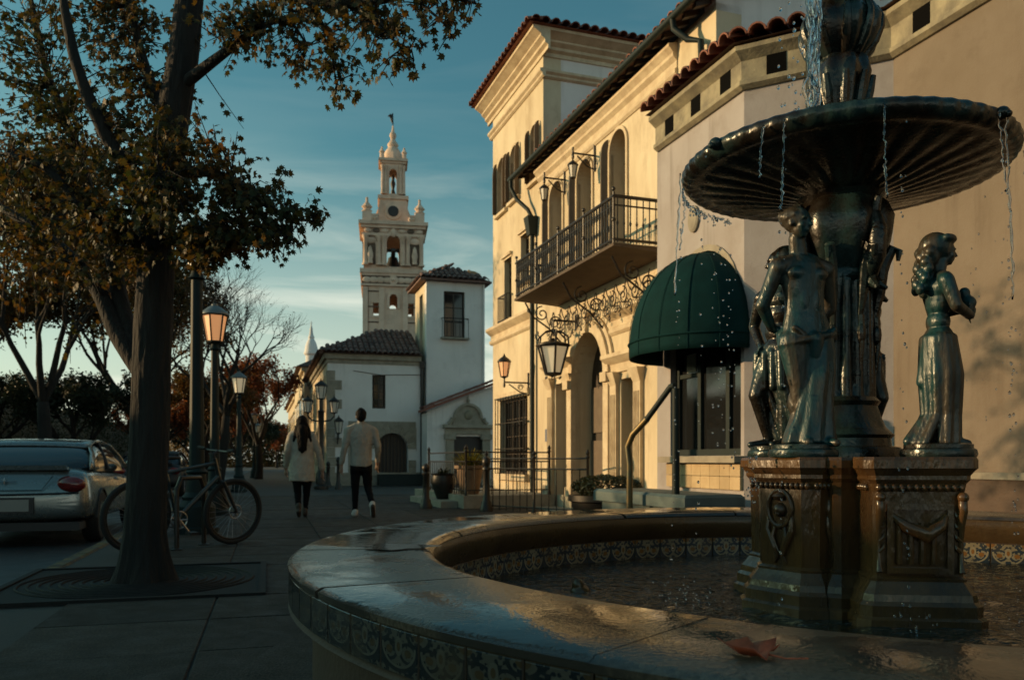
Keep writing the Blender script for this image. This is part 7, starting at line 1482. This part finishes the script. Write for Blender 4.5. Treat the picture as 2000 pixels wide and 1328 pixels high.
def woman(t, H):
    k = H / 1.65; P = lambda x, y, z: (x * k, y * k, z * k)
    m = MB(); C = lambda a, b, r0, r1: m.cap_(P(*a), P(*b), r0 * k, r1 * k); E_ = lambda c, r: m.ell(P(*c), tuple(q * k for q in r), 14, 10)
    figure_head(m, P(0, 0.03, 1.53), 0.195 * k, (0.0, 1.0)); C((0, 0, 1.33), (0, 0.02, 1.44), 0.05, 0.046); C((0, 0, 0.75), (0, 0, 1.3), 0.06, 0.08); C((0.31, 0.04, 0.86), (0.17, 0, 1.3), 0.03, 0.03); C((-0.26, 0.07, 0.9), (-0.17, 0, 1.3), 0.03, 0.03); C((-0.16, 0, 1.31), (0.16, 0, 1.31), 0.035, 0.035); C((-0.06, 0, 0.8), (-0.06, 0.03, 0.4), 0.05, 0.035); C((-0.07, 0.03, 0.4), (-0.055, -0.05, 0.12), 0.035, 0.03); C((0.06, 0, 0.8), (0.075, 0.06, 0.4), 0.05, 0.035); C((0.075, 0.06, 0.4), (0.05, 0.1, 0.1), 0.035, 0.03)
    hand_(m, P(0.325, 0.06, 0.73), (0.02, 0.15, -1), (0, 1, 0), 0.9 * k, 0.45); C((0.325, 0.06, 0.73), (0.31, 0.04, 0.86), 0.026, 0.03)
    hand_(m, P(-0.25, 0.14, 0.78), (0.0, 0.4, -1), (0, 1, 0), 0.9 * k, 0.45); C((-0.25, 0.14, 0.78), (-0.26, 0.07, 0.9), 0.026, 0.03)
    fused('body', m, M_SKIN, 0.009, 3, t)
    m = MB()
    m.loft([(0, 0, z * k, rx * k, ry * k) for z, rx, ry in ((0.585, 0.20, 0.145), (0.595, 0.212, 0.152), (0.70, 0.208, 0.15), (0.82, 0.20, 0.145), (0.96, 0.188, 0.135), (1.06, 0.176, 0.125), (1.16, 0.177, 0.122), (1.25, 0.18, 0.115), (1.33, 0.145, 0.09), (1.385, 0.08, 0.07))])
    for sg in (-1, 1): C((sg * 0.05, 0, 1.375), (sg * 0.15, 0, 1.325), 0.055, 0.068)
    C((0.172, 0, 1.31), (0.255, -0.02, 1.07), 0.066, 0.056); C((0.255, -0.02, 1.07), (0.322, 0.05, 0.79), 0.056, 0.05)
    C((-0.172, 0, 1.31), (-0.235, -0.03, 1.08), 0.066, 0.056); C((-0.235, -0.03, 1.08), (-0.25, 0.12, 0.84), 0.056, 0.05)
    fused('coat', m, M_COAT, 0.012, 4, t, wr=0.010)
    m = MB(); C((-0.085, 0, 0.66), (-0.07, 0.03, 0.40), 0.085, 0.058); C((-0.07, 0.03, 0.40), (-0.055, -0.05, 0.12), 0.057, 0.042); C((0.085, 0, 0.66), (0.075, 0.06, 0.40), 0.085, 0.058); C((0.075, 0.06, 0.40), (0.05, 0.10, 0.10), 0.057, 0.04)
    fused('trousers', m, M_TROU, 0.012, 4, t, wr=0.008)
    m = MB(); E_((0, 0.0, 1.56), (0.092, 0.108, 0.095)); E_((0, -0.04, 1.47), (0.105, 0.075, 0.12)); C((0, -0.085, 1.42), (0.0, -0.125, 1.18), 0.085, 0.06); C((0, -0.125, 1.18), (0.0, -0.135, 1.07), 0.06, 0.035)
    for sg in (-1, 1): C((sg * 0.07, -0.03, 1.45), (sg * 0.125, -0.06, 1.24), 0.055, 0.03); C((sg * 0.05, -0.10, 1.36), (sg * 0.04, -0.13, 1.10), 0.045, 0.03)
    fused('hair', m, M_HAIR, 0.009, 3, t, wr=0.007)
    m = MB(); C((-0.055, -0.07, 0.10), (-0.05, -0.01, 0.035), 0.045, 0.034); C((-0.055, -0.05, 0.14), (-0.055, -0.055, 0.2), 0.048, 0.044); fused('boot', m, M_SHOED, 0.009, 2, t)
    m = MB(); C((0.05, 0.09, 0.045), (0.055, 0.22, 0.035), 0.042, 0.035); C((0.05, 0.09, 0.07), (0.05, 0.10, 0.17), 0.046, 0.043); fused('boot', m, M_SHOED, 0.009, 2, t)
person('man walking away in a grey sweater, black trousers and white shoes', G(705, 1009), SA, 1.78, man)
person('woman walking away with long dark hair, beige coat and black trousers', G(590, 1010), SA, 1.66, woman)
# ================================================================ TREES
def rnd_dir(): return Vector((R.gauss(0, 1), R.gauss(0, 1), R.gauss(0, 1))).normalized()
def smooth_path(pts, n=5):
    out = []; P = [Vector(p) for p in pts]
    for i in range(len(P) - 1):
        p0 = P[max(i - 1, 0)]; p1 = P[i]; p2 = P[i + 1]; p3 = P[min(i + 2, len(P) - 1)]
        for k in range(n):
            u = k / n; out.append(0.5 * ((2 * p1) + (-p0 + p2) * u + (2 * p0 - 5 * p1 + 4 * p2 - p3) * u * u + (-p0 + 3 * p1 - 3 * p2 + p3) * u ** 3))
    return out + [P[-1]]
def lerp_r(r, n, m):
    out = []
    for i in range(m):
        f = i / (m - 1) * (len(r) - 1); k = min(int(f), len(r) - 2); out.append(r[k] + (r[k + 1] - r[k]) * (f - k))
    return out
def leaf_poly(p, tip, nrm, s, vs, fs, shape=ML, fold=0.25):
    tip = tip.normalized(); sd = tip.cross(nrm)
    sd = sd.normalized() if sd.length > 1e-5 else tip.orthogonal().normalized(); nn = sd.cross(tip); b = len(vs)
    for x, y in shape: vs.append(tuple(p + (sd * x + tip * (y + 0.3) - nn * (fold * abs(x) + 0.2 * y * y)) * s))
    fs.append(tuple(range(b, b + len(shape))))
OVAL = [(0, -0.5), (0.26, -0.2), (0.3, 0.15), (0, 0.75), (-0.3, 0.15), (-0.26, -0.2)]

# ---------------------------------------------------------------- the street tree in front
ft = thing('street_tree', 'tall street tree with dark trunk and autumn maple leaves overhanging the pavement', 'tree', TP, 0)
LO = lambda px, py, Y: W(px, py, Y) - TP
tk = [(282, 1138, 6.26), (284, 1040, 6.26), (289, 900, 6.26), (296, 720, 6.26), (303, 560, 6.25), (312, 410, 6.25), (338, 230, 6.22), (362, 80, 6.2), (378, -120, 6.2), (392, -420, 6.2), (400, -700, 6.2)]
tp = smooth_path([LO(*q) for q in tk], 16); tr = lerp_r([0.23, 0.165, 0.150, 0.148, 0.145, 0.135, 0.125, 0.115, 0.10, 0.07, 0.04], 6, len(tp))
m = MB(); m.tube(tp, [q * 0.93 for q in tr], 64)
def bark(m, amp=0.012):
    for i, v in enumerate(m.v):
        a = mnoise.noise(Vector((v[0] * 14, v[1] * 14, v[2] * 2.2))); m.v[i] = (v[0] * (1 + amp * 5 * a) if False else v[0] + amp * a * (1 if v[0] > 0 else -1), v[1] + amp * mnoise.noise(Vector((v[1] * 14, v[0] * 14, v[2] * 2.2 + 9))), v[2])
for i, v in enumerate(m.v):                                # plated bark: upright ridges, root flare lobes at the foot
    c = tp[i // 64]; d = Vector(v) - c; d.z = 0; a = atan2(d.y, d.x); rr = d.length
    f = 0.10 * abs(mnoise.noise(Vector((cos(a) * 5.5, sin(a) * 5.5, v[2] * 1.3)))) + 0.05 * mnoise.noise(Vector((cos(a) * 14, sin(a) * 14, v[2] * 4))) + 0.22 * max(0, 1 - v[2] / 0.35) ** 2 * (0.5 + 0.5 * sin(5 * a + 1))
    q = c + d * (1 + f - 0.03); m.v[i] = (q.x, q.y, v[2])
m.build('trunk', M_BARK, ft, smooth='all')
limbs = [([(285, 735, 6.3), (232, 655, 6.4), (192, 570, 6.5), (130, 495, 6.7), (50, 435, 6.9), (-60, 370, 7.0)], [0.085, 0.075, 0.06, 0.05, 0.04, 0.02]),
         ([(270, 700, 6.35), (240, 610, 6.5), (218, 500, 6.6), (180, 400, 6.7), (150, 290, 6.8), (95, 150, 7.0), (60, 0, 7.1)], [0.075, 0.065, 0.055, 0.048, 0.04, 0.03, 0.02]),
         ([(308, 430, 6.25), (255, 340, 6.1), (205, 260, 6.0), (150, 130, 5.9), (120, -20, 5.9)], [0.08, 0.06, 0.05, 0.04, 0.025]),
         ([(320, 350, 6.2), (400, 335, 6.0), (480, 370, 5.8), (550, 420, 5.7), (612, 432, 5.6)], [0.06, 0.04, 0.03, 0.018, 0.006]),
         ([(372, -40, 6.2), (480, -35, 5.9), (600, 0, 5.5), (720, 5, 5.2), (830, -12, 5.0), (930, 8, 4.9)], [0.06, 0.045, 0.034, 0.024, 0.016, 0.005]),
         ([(600, 0, 5.5), (640, 70, 5.45), (658, 175, 5.4)], [0.016, 0.01, 0.004]), ([(715, 5, 5.2), (765, 75, 5.1), (808, 118, 5.05)], [0.014, 0.009, 0.004]), ([(800, -8, 5.05), (860, 40, 4.95), (885, 75, 4.95)], [0.012, 0.007, 0.003]),
         ([(352, 170, 6.2), (430, 110, 6.0), (500, 60, 5.8), (560, 40, 5.7), (600, 90, 5.65)], [0.05, 0.035, 0.024, 0.014, 0.005]),
         ([(310, 470, 6.25), (380, 470, 6.0), (450, 480, 5.8), (540, 455, 5.6), (585, 478, 5.55)], [0.045, 0.03, 0.02, 0.012, 0.005]),
         ([(305, 520, 6.25), (240, 450, 6.1), (170, 410, 6.0), (90, 330, 5.9), (10, 300, 5.9)], [0.06, 0.045, 0.035, 0.025, 0.012]),
         ([(340, 260, 6.2), (290, 150, 6.4), (260, 40, 6.5), (240, -80, 6.5)], [0.05, 0.04, 0.03, 0.02]), ([(310, 440, 6.2), (330, 400, 5.9), (330, 360, 5.6), (310, 340, 5.45)], [0.04, 0.025, 0.016, 0.008])]
lpts = []
for pts, rad in limbs:
    q = smooth_path([LO(*p) for p in pts], 5); m = MB(); m.tube(q, lerp_r(rad, 5, len(q)), 10); m.build('limb', M_BARK, ft, smooth='all'); lpts += q
lpts += tp[int(len(tp) * 0.45):]
clumps = [  # px, py, Y, rx, ry, twigs, leaf scale
    (70, 60, 6.6, 130, 110, 120, 1.0), (210, 50, 6.5, 110, 100, 110, 1.0), (300, 90, 6.5, 70, 110, 55, 1.0), (60, 210, 6.6, 120, 90, 85, 1.0), (180, 200, 6.4, 110, 90, 95, 1.0), (260, 250, 6.1, 80, 90, 70, 1.0),
    (330, 270, 5.7, 70, 45, 36, 1.0), (90, 330, 6.2, 130, 60, 85, 1.0), (220, 360, 6.0, 110, 70, 100, 1.0), (320, 400, 5.6, 95, 80, 85, 1.0), (400, 370, 5.8, 95, 75, 75, 1.0), (470, 410, 5.7, 95, 70, 70, 1.0), (540, 425, 5.65, 60, 40, 34, 1.0), (590, 440, 5.6, 30, 28, 10, 1.0),
    (420, 470, 5.8, 90, 45, 90, 1.0), (390, 490, 5.9, 45, 30, 30, 1.0), (360, 330, 5.8, 110, 90, 55, 1.0), (250, 440, 5.9, 110, 70, 60, 1.0), (520, 475, 5.6, 60, 26, 24, 1.0), (180, 450, 6.1, 130, 60, 80, 1.0), (50, 470, 6.6, 100, 70, 50, 1.0), (200, 540, 6.3, 90, 40, 24, 1.0),
    (450, 40, 5.8, 90, 50, 60, 1.0), (540, 40, 5.7, 70, 60, 44, 1.0), (500, 110, 5.8, 60, 40, 14, 1.0), (640, 30, 5.4, 70, 50, 46, 1.0), (655, 130, 5.4, 40, 55, 22, 1.0), (590, 150, 5.6, 40, 40, 10, 1.0), (740, 40, 5.15, 60, 55, 40, 1.0), (795, 90, 5.05, 40, 40, 14, 1.0), (850, 12, 4.98, 60, 40, 24, 1.0), (905, 18, 4.92, 30, 34, 9, 1.0), (735, 135, 5.1, 22, 30, 5, 1.0), (392, 478, 5.6, 40, 34, 14, 1.0), (120, 380, 7.6, 140, 110, 50, 1.0), (60, 560, 7.4, 130, 90, 40, 1.0), (160, 620, 7.6, 90, 60, 16, 1.0)]
vs = []; fs = []; tw_m = MB(); spare = []
import bisect
for (px, py, Y, rx, ry, n, ls) in clumps:
    for k in range(int(n * (0.72 if px < 280 else 0.85))):
        a, b, c = (max(-1.5, min(1.5, R.gauss(0, 0.62))) for _ in range(3))
        p = LO(px + a * rx, py + b * ry, Y + c * rx * Y / F * 0.8)
        near = min(lpts, key=lambda q: (q - p).length_squared); d = (p - near); L_ = d.length
        end = p; st_ = near if L_ < 0.55 else p - d.normalized() * 0.45
        mid = (st_ + end) / 2 + rnd_dir() * 0.03 + Vector((0, 0, 0.04)); tw_m.tube([st_, mid, end], [0.006, 0.004, 0.002], 4, cap=False)
        dirv = (end - mid).normalized(); nl = R.randint(5, 11)
        for j in range(nl):
            u = j / nl; q = mid.lerp(end, u) + rnd_dir() * 0.05; tip = (Vector((0, 0, -1)) * R.uniform(0.3, 1.1) + rnd_dir() * 0.75 + dirv * 0.4)
            nr_ = (rnd_dir() + Vector((0, 0, 0.5))).normalized(); s = R.uniform(0.022, 0.048)
            if (px > 470 and len(spare) < 300 and R.random() < 0.32): spare.append((q, tip.normalized(), nr_, s))
            else: leaf_poly(q, tip, nr_, s, vs, fs)
tw_m.build('twigs', M_BARK, ft, fix=False)['kind'] = 'stuff'
cr_o = MB().add(vs, fs).build('crown', M_LEAF, ft, fix=False); cr_o['kind'] = 'stuff'
lv = []; lf2 = []; leaf_poly(Vector((0, 0, 0)), Vector((0, 1, 0)), Vector((0, 0, 1)), 1.0, lv, lf2)
leaf_me = MB().add(lv, lf2).mesh('leaf', M_LEAF, fix=False)
for (q, tip, nr_, s) in spare:
    sd = tip.cross(nr_).normalized(); nn = sd.cross(tip); inst('leaf', leaf_me, ft, Matrix(((sd.x * s, tip.x * s, nn.x * s, q.x), (sd.y * s, tip.y * s, nn.y * s, q.y), (sd.z * s, tip.z * s, nn.z * s, q.z), (0, 0, 0, 1))))

# ---------------------------------------------------------------- trees farther back
def tree(label, pos, H, crown_z, rad, leafm, nleaf, size, trunk_r=0.16, lean=(0, 0), depth=5, first=0.32, shape=OVAL, group='trees along the street', spread=0.62, seed=1, name='background_tree'):
    rr = random.Random(seed); t = thing(name, label, 'tree', pos, 0, group); m = MB(); ends = []
    def rd(): return Vector((rr.gauss(0, 1), rr.gauss(0, 1), rr.gauss(0, 1))).normalized()
    def grow(p, d, L_, r, k):
        n = 4; pts = [p]; q = p; dd = d
        for i in range(n):
            dd = (dd + rd() * 0.17 + Vector((0, 0, 0.05))).normalized(); q = q + dd * L_ / n; pts.append(q)
        m.tube(pts, [r * (1 - 0.45 * i / n) for i in range(n + 1)], 6 if r < 0.04 else 9, cap=False)
        if k <= (2 if nleaf > 5000 else 1): ends.extend(pts[1:])
        if k <= 0: return
        for i in range(3 if k > 1 else 4):
            nd = (dd + rd() * spread + Vector((0, 0, 0.10))).normalized(); grow(pts[-1] if i < 2 else pts[-2], nd, L_ * rr.uniform(0.62, 0.86), r * 0.55 * rr.uniform(0.8, 1.1), k - 1)
    h0 = H * first; base = Vector((0, 0, -0.05)); top = Vector((lean[0], lean[1], h0)); m.tube(smooth_path([base, base.lerp(top, 0.5) + Vector((0.05, 0.03, 0)), top], 4), lerp_r([trunk_r * 1.3, trunk_r, trunk_r * 0.85], 4, 9), 12)
    for i in range(4):
        a = 2 * pi * i / 4 + rr.uniform(-0.5, 0.5); grow(top, Vector((cos(a) * 0.65, sin(a) * 0.65, 1.0)).normalized(), H * 0.21, trunk_r * 0.6, depth - 1)
    o = m.build('trunk', M_BARK, t, smooth='all', fix=False)
    if nleaf:
        vs = []; fs = []
        for k in range(nleaf):
            e = rr.choice(ends); q = e + rd() * rr.uniform(0, 0.30) * (H / 6); tip = Vector((0, 0, -0.6)) + rd()
            leaf_poly(q, tip, rd(), size * rr.uniform(0.6, 1.3), vs, fs, shape, 0.1)
        MB().add(vs, fs).build('crown', leafm, t, fix=False)['kind'] = 'stuff'
    return t
tree('thin autumn tree with olive-brown leaves rising behind the parked car', Vector((-14.6, 25.5, 0)), 12.5, 7, 3, M_LEAFOL, 30000, 0.12, 0.20, seed=3, first=0.22)
tree('second olive-brown autumn tree at the left edge of the picture', Vector((-20.5, 30.0, 0)), 11.0, 7, 3, M_LEAFOL, 26000, 0.12, 0.20, seed=5, first=0.2)
tree('olive-brown tree with thin leaves between the left limb and the street lamp', Vector((-15.2, 33.0, 0)), 11.5, 7, 3, M_LEAFOL, 26000, 0.12, 0.2, seed=41, first=0.22)
tree('bare-branched tree fanning out behind the amber street lamp', Vector((-9.9, 27.5, 0)), 7.6, 5, 3, M_LEAFOL, 260, 0.06, 0.15, lean=(0.3, 0), depth=6, seed=21, spread=0.7)
tree('russet leafy tree at the far end of the lamp row', Vector((-13.0, 42.0, 0)), 7.3, 5, 3, M_LEAFRED, 12000, 0.11, 0.18, seed=13, first=0.24)
tree('darker russet tree behind the third street lamp', Vector((-17.5, 47.0, 0)), 7.0, 5, 3, M_LEAFRED, 9000, 0.12, 0.18, seed=15, first=0.22)
tree('low dark leafy tree left of the tree trunk, behind the car roof', Vector((-16.5, 31.0, 0)), 5.4, 4, 3, M_LEAFDK, 16000, 0.10, 0.2, seed=17, first=0.18)
tree('dark evergreen tree at the left edge behind the car', Vector((-21.0, 33.0, 0)), 6.4, 4, 3, M_LEAFDK, 18000, 0.10, 0.2, seed=19, first=0.16)
tree('small reddish tree low behind the street tree trunk', Vector((-16.0, 36.0, 0)), 5.0, 4, 3, M_LEAFRED, 9000, 0.10, 0.16, seed=23, first=0.2)
tree('brown leafy tree between the lamp posts', Vector((-14.2, 38.0, 0)), 6.2, 4, 3, M_LEAFOL, 12000, 0.10, 0.17, seed=29, first=0.2)
tree('dark tree far down the street left of the lamp row', Vector((-21.5, 58.0, 0)), 7.5, 4, 3, M_LEAFDK, 12000, 0.13, 0.2, seed=31, first=0.16)
tree('brown tree far down the street closing the view', Vector((-25.5, 76.0, 0)), 8.0, 4, 3, M_LEAFRED, 9000, 0.16, 0.2, seed=37, first=0.16)
for i, (px, Y, H_, lm, lab) in enumerate(((505, 96, 8.5, M_LEAFDK, 'dark tree in the far gap left of the lamp row'), (540, 110, 9.0, M_LEAFRED, 'rust-brown tree in the far gap behind the woman'), (470, 104, 9.5, M_LEAFDK, 'farthest dark tree beyond the third street lamp'), (575, 120, 9.5, M_LEAFOL, 'olive tree at the very end of the street'), (430, 84, 9.0, M_LEAFDK, 'dark far tree behind the second street lamp'), (380, 70, 8.5, M_LEAFDK, 'dark far tree behind the nearest street lamp'))):
    tree(lab, Vector(((px - 1000) * Y / F, Y, 0)), H_, 4, 3, lm, 7000, 0.22, 0.2, seed=50 + i, first=0.12, depth=4)
# clipped park hedges across the road; near one unseen, added to shade the pavement
def hedge(label, s0, s1, t0, t1, h, n, seed, hv=0.25):
    rr = random.Random(seed); p = xy((s0 + s1) / 2, (t0 + t1) / 2, SA); o = thing('park_hedge', label, 'hedge', Vector((p.x, p.y, -0.1)), SA, 'hedges along the far kerb'); L_ = s1 - s0; D = t1 - t0
    m = MB(); nn = int(L_ / 0.6); vs = []; fs = []
    hs = [h * (1 + hv * 0.22 * mnoise.noise(Vector((i * 0.31, seed, 0)))) for i in range(nn + 1)]
    for i in range(nn + 1):
        y = -L_ / 2 + L_ * i / nn; z = hs[i] - 0.15; vs += [(-D / 2 + 0.12, y, 0), (-D / 2 + 0.15, y, z), (D / 2 - 0.15, y, z), (D / 2 - 0.12, y, 0)]
    for i in range(nn):
        for k in range(3): fs.append((i * 4 + k, i * 4 + k + 1, i * 4 + k + 5, i * 4 + k + 4))
    fs += [(0, 1, 2, 3), (nn * 4 + 3, nn * 4 + 2, nn * 4 + 1, nn * 4)]; m.add(vs, fs).build('solid_core', M_LEAFDK, o, fix=False)  # solid core put inside the leaves to block the low sun
    vs = []; fs = []
    for k in range(n):
        y = rr.uniform(-L_ / 2, L_ / 2); hh = hs[min(int((y + L_ / 2) / L_ * nn), nn)]
        if rr.random() < 0.7: q = Vector((D / 2 - 0.05 + rr.gauss(0, 0.1), y, rr.uniform(0, hh)))
        else: q = Vector((rr.uniform(-D / 2, D / 2), y, hh - 0.08 + rr.gauss(0, 0.12)))
        d = Vector((rr.gauss(0, 1), rr.gauss(0, 1), rr.gauss(0, 1))).normalized(); leaf_poly(q, d, Vector((rr.gauss(0, 1), rr.gauss(0, 1), rr.gauss(0, 1))).normalized(), rr.uniform(0.07, 0.15), vs, fs, OVAL)
    MB().add(vs, fs).build('foliage', M_LEAFDK, o, fix=False)['kind'] = 'stuff'
hedge('tall dark hedge out of view across the road, added to shade the pavement', -8, 26, -13.6, -12.2, 3.8, 9000, 4)
hedge('tall dark hedge farther up the road behind the trees', 26.6, 95, -13.8, -12.2, 4.2, 26000, 6)

vs = []; fs = []; rr_ = random.Random(99)
for k in range(9000):
    px = rr_.uniform(330, 606); Y = rr_.uniform(126, 140); h_ = 5.2 + 2.6 * mnoise.noise(Vector((px * 0.02, 3, 0))) + 1.2 * mnoise.noise(Vector((px * 0.09, 5, 0)))
    q = Vector(((px - 1000) * Y / F, Y, rr_.uniform(-0.1, h_))); d = Vector((rr_.gauss(0, 1), rr_.gauss(0, 1), rr_.gauss(0, 1))).normalized(); leaf_poly(q, d, d.orthogonal(), rr_.uniform(0.25, 0.6), vs, fs, OVAL)
o = MB().add(vs, fs).build('distant_wood', M_LEAFOL, None, fix=False); o['kind'] = 'stuff'; o['label'] = 'distant brown wood closing the end of the street'
# ================================================================ WATER DROPS
oct_v = [(1, 0, 0), (-1, 0, 0), (0, 1, 0), (0, -1, 0), (0, 0, 1.5), (0, 0, -1.2)]; oct_f = [(0, 2, 4), (2, 1, 4), (1, 3, 4), (3, 0, 4), (2, 0, 5), (1, 2, 5), (3, 1, 5), (0, 3, 5)]
def drops(name, label, items):
    m = MB()
    for p, r in items: m.ell(p, (r, r, r * 1.35), 8, 6)
    o = m.build(name, M_DROP, None, smooth='all', fix=False); o['kind'] = 'stuff'; o['label'] = label; return o
def chain(px0, py0, px1, py1, Y0, Y1, n, r0, r1, jit=3):
    out = []
    for k in range(n):
        u = (k + R.uniform(-0.3, 0.3)) / n; out.append((W(px0 + (px1 - px0) * u + R.gauss(0, jit), py0 + (py1 - py0) * u, Y0 + (Y1 - Y0) * u), R.uniform(r0, r1)))
    return out
it = []
ring = lambda a, r=0.72: Vector((CX + r * cos(a), CY + r * sin(a), BZ))
for a, n, thin in ((radians(-58), 60, 1), (radians(-95), 34, 0), (radians(-25), 20, 0), (radians(200), 18, 0), (radians(178), 30, 0), (radians(232), 30, 0)):
    b = ring(a)
    for k in range(n):
        u = min(1, max(0, (k / n) ** 0.8 + R.gauss(0, 0.05))); z = BZ - 0.04 - u * (BZ - WZ - 0.05); rr = 0.72 + 0.05 * u + R.gauss(0, 0.006); it.append((Vector((CX + rr * cos(a + R.gauss(0, 0.009)), CY + rr * sin(a + R.gauss(0, 0.009)), z)), R.uniform(0.0016, 0.0052)))
for k in range(150):                                         # fringe clinging to the far left of the rim
    a = radians(R.uniform(118, 172)); it.append((Vector((CX + 0.705 * cos(a), CY + 0.705 * sin(a), BZ - 0.06 - abs(R.gauss(0, 0.018)))), R.uniform(0.0025, 0.006)))
for k in range(70): it.append((W(R.uniform(1390, 1440), R.uniform(480, 920), 3.5 + R.uniform(-0.3, 0.3)), R.uniform(0.002, 0.0048)))
for k in range(26): it.append((W(R.uniform(1880, 1995), R.uniform(320, 860), 3.1 + R.uniform(-0.3, 0.3)), R.uniform(0.0018, 0.0036)))
for k in range(60): it.append((Vector((CX - 0.24 + R.gauss(0, 0.035), CY - 0.12 + R.gauss(0, 0.03), R.uniform(2.28, 2.95))), R.uniform(0.003, 0.008)))
for k in range(40): it.append((W(1470 + R.gauss(0, 8), R.uniform(890, 990), 3.35), R.uniform(0.002, 0.005)))
for k in range(90):                                          # splash where the streams meet the pool
    a = R.choice((radians(-58), radians(-95), radians(178), radians(200))); rr = 0.78 + R.gauss(0, 0.06); it.append((Vector((CX + rr * cos(a) + R.gauss(0, 0.05), CY + rr * sin(a) + R.gauss(0, 0.05), WZ + abs(R.gauss(0, 0.03)))), R.uniform(0.002, 0.005)))
drops('water_drops', 'clear water drops falling from the fountain basin', it)
m = MB()
for k in range(10):                                          # ropes of water sliding down the stem
    x0 = CX - 0.17 + R.uniform(-0.03, 0.03); y0 = CY - 0.16 + R.uniform(-0.03, 0.03); pts = [Vector((x0 + R.gauss(0, 0.010), y0 + R.gauss(0, 0.010), 2.98 - 0.07 * i)) for i in range(11)]
    m.tube(smooth_path(pts, 3), [R.uniform(0.004, 0.009) for _ in range(31)], 6)
for a, zl in ((radians(-58), 1.55), (radians(-100), 1.9), (radians(-62), 1.95), (radians(178), 1.7), (radians(150), 2.0), (radians(232), 1.9), (radians(-20), 1.95), (radians(-135), 2.05)):   # threads falling off the basin rim
    nn_ = 26; m.tube([Vector((CX + (0.725 + 0.03 * (i / nn_)) * cos(a) + R.gauss(0, 0.0025), CY + (0.725 + 0.03 * (i / nn_)) * sin(a) + R.gauss(0, 0.0025), BZ - 0.02 - (BZ - zl) * i / nn_)) for i in range(nn_ + 1)], [R.uniform(0.0022, 0.0052) for _ in range(nn_ + 1)], 6)
o = m.build('water_ropes', M_DROP, None, smooth='all', fix=False); o['kind'] = 'stuff'; o['label'] = 'glistening ropes of water sliding down the upper stem'
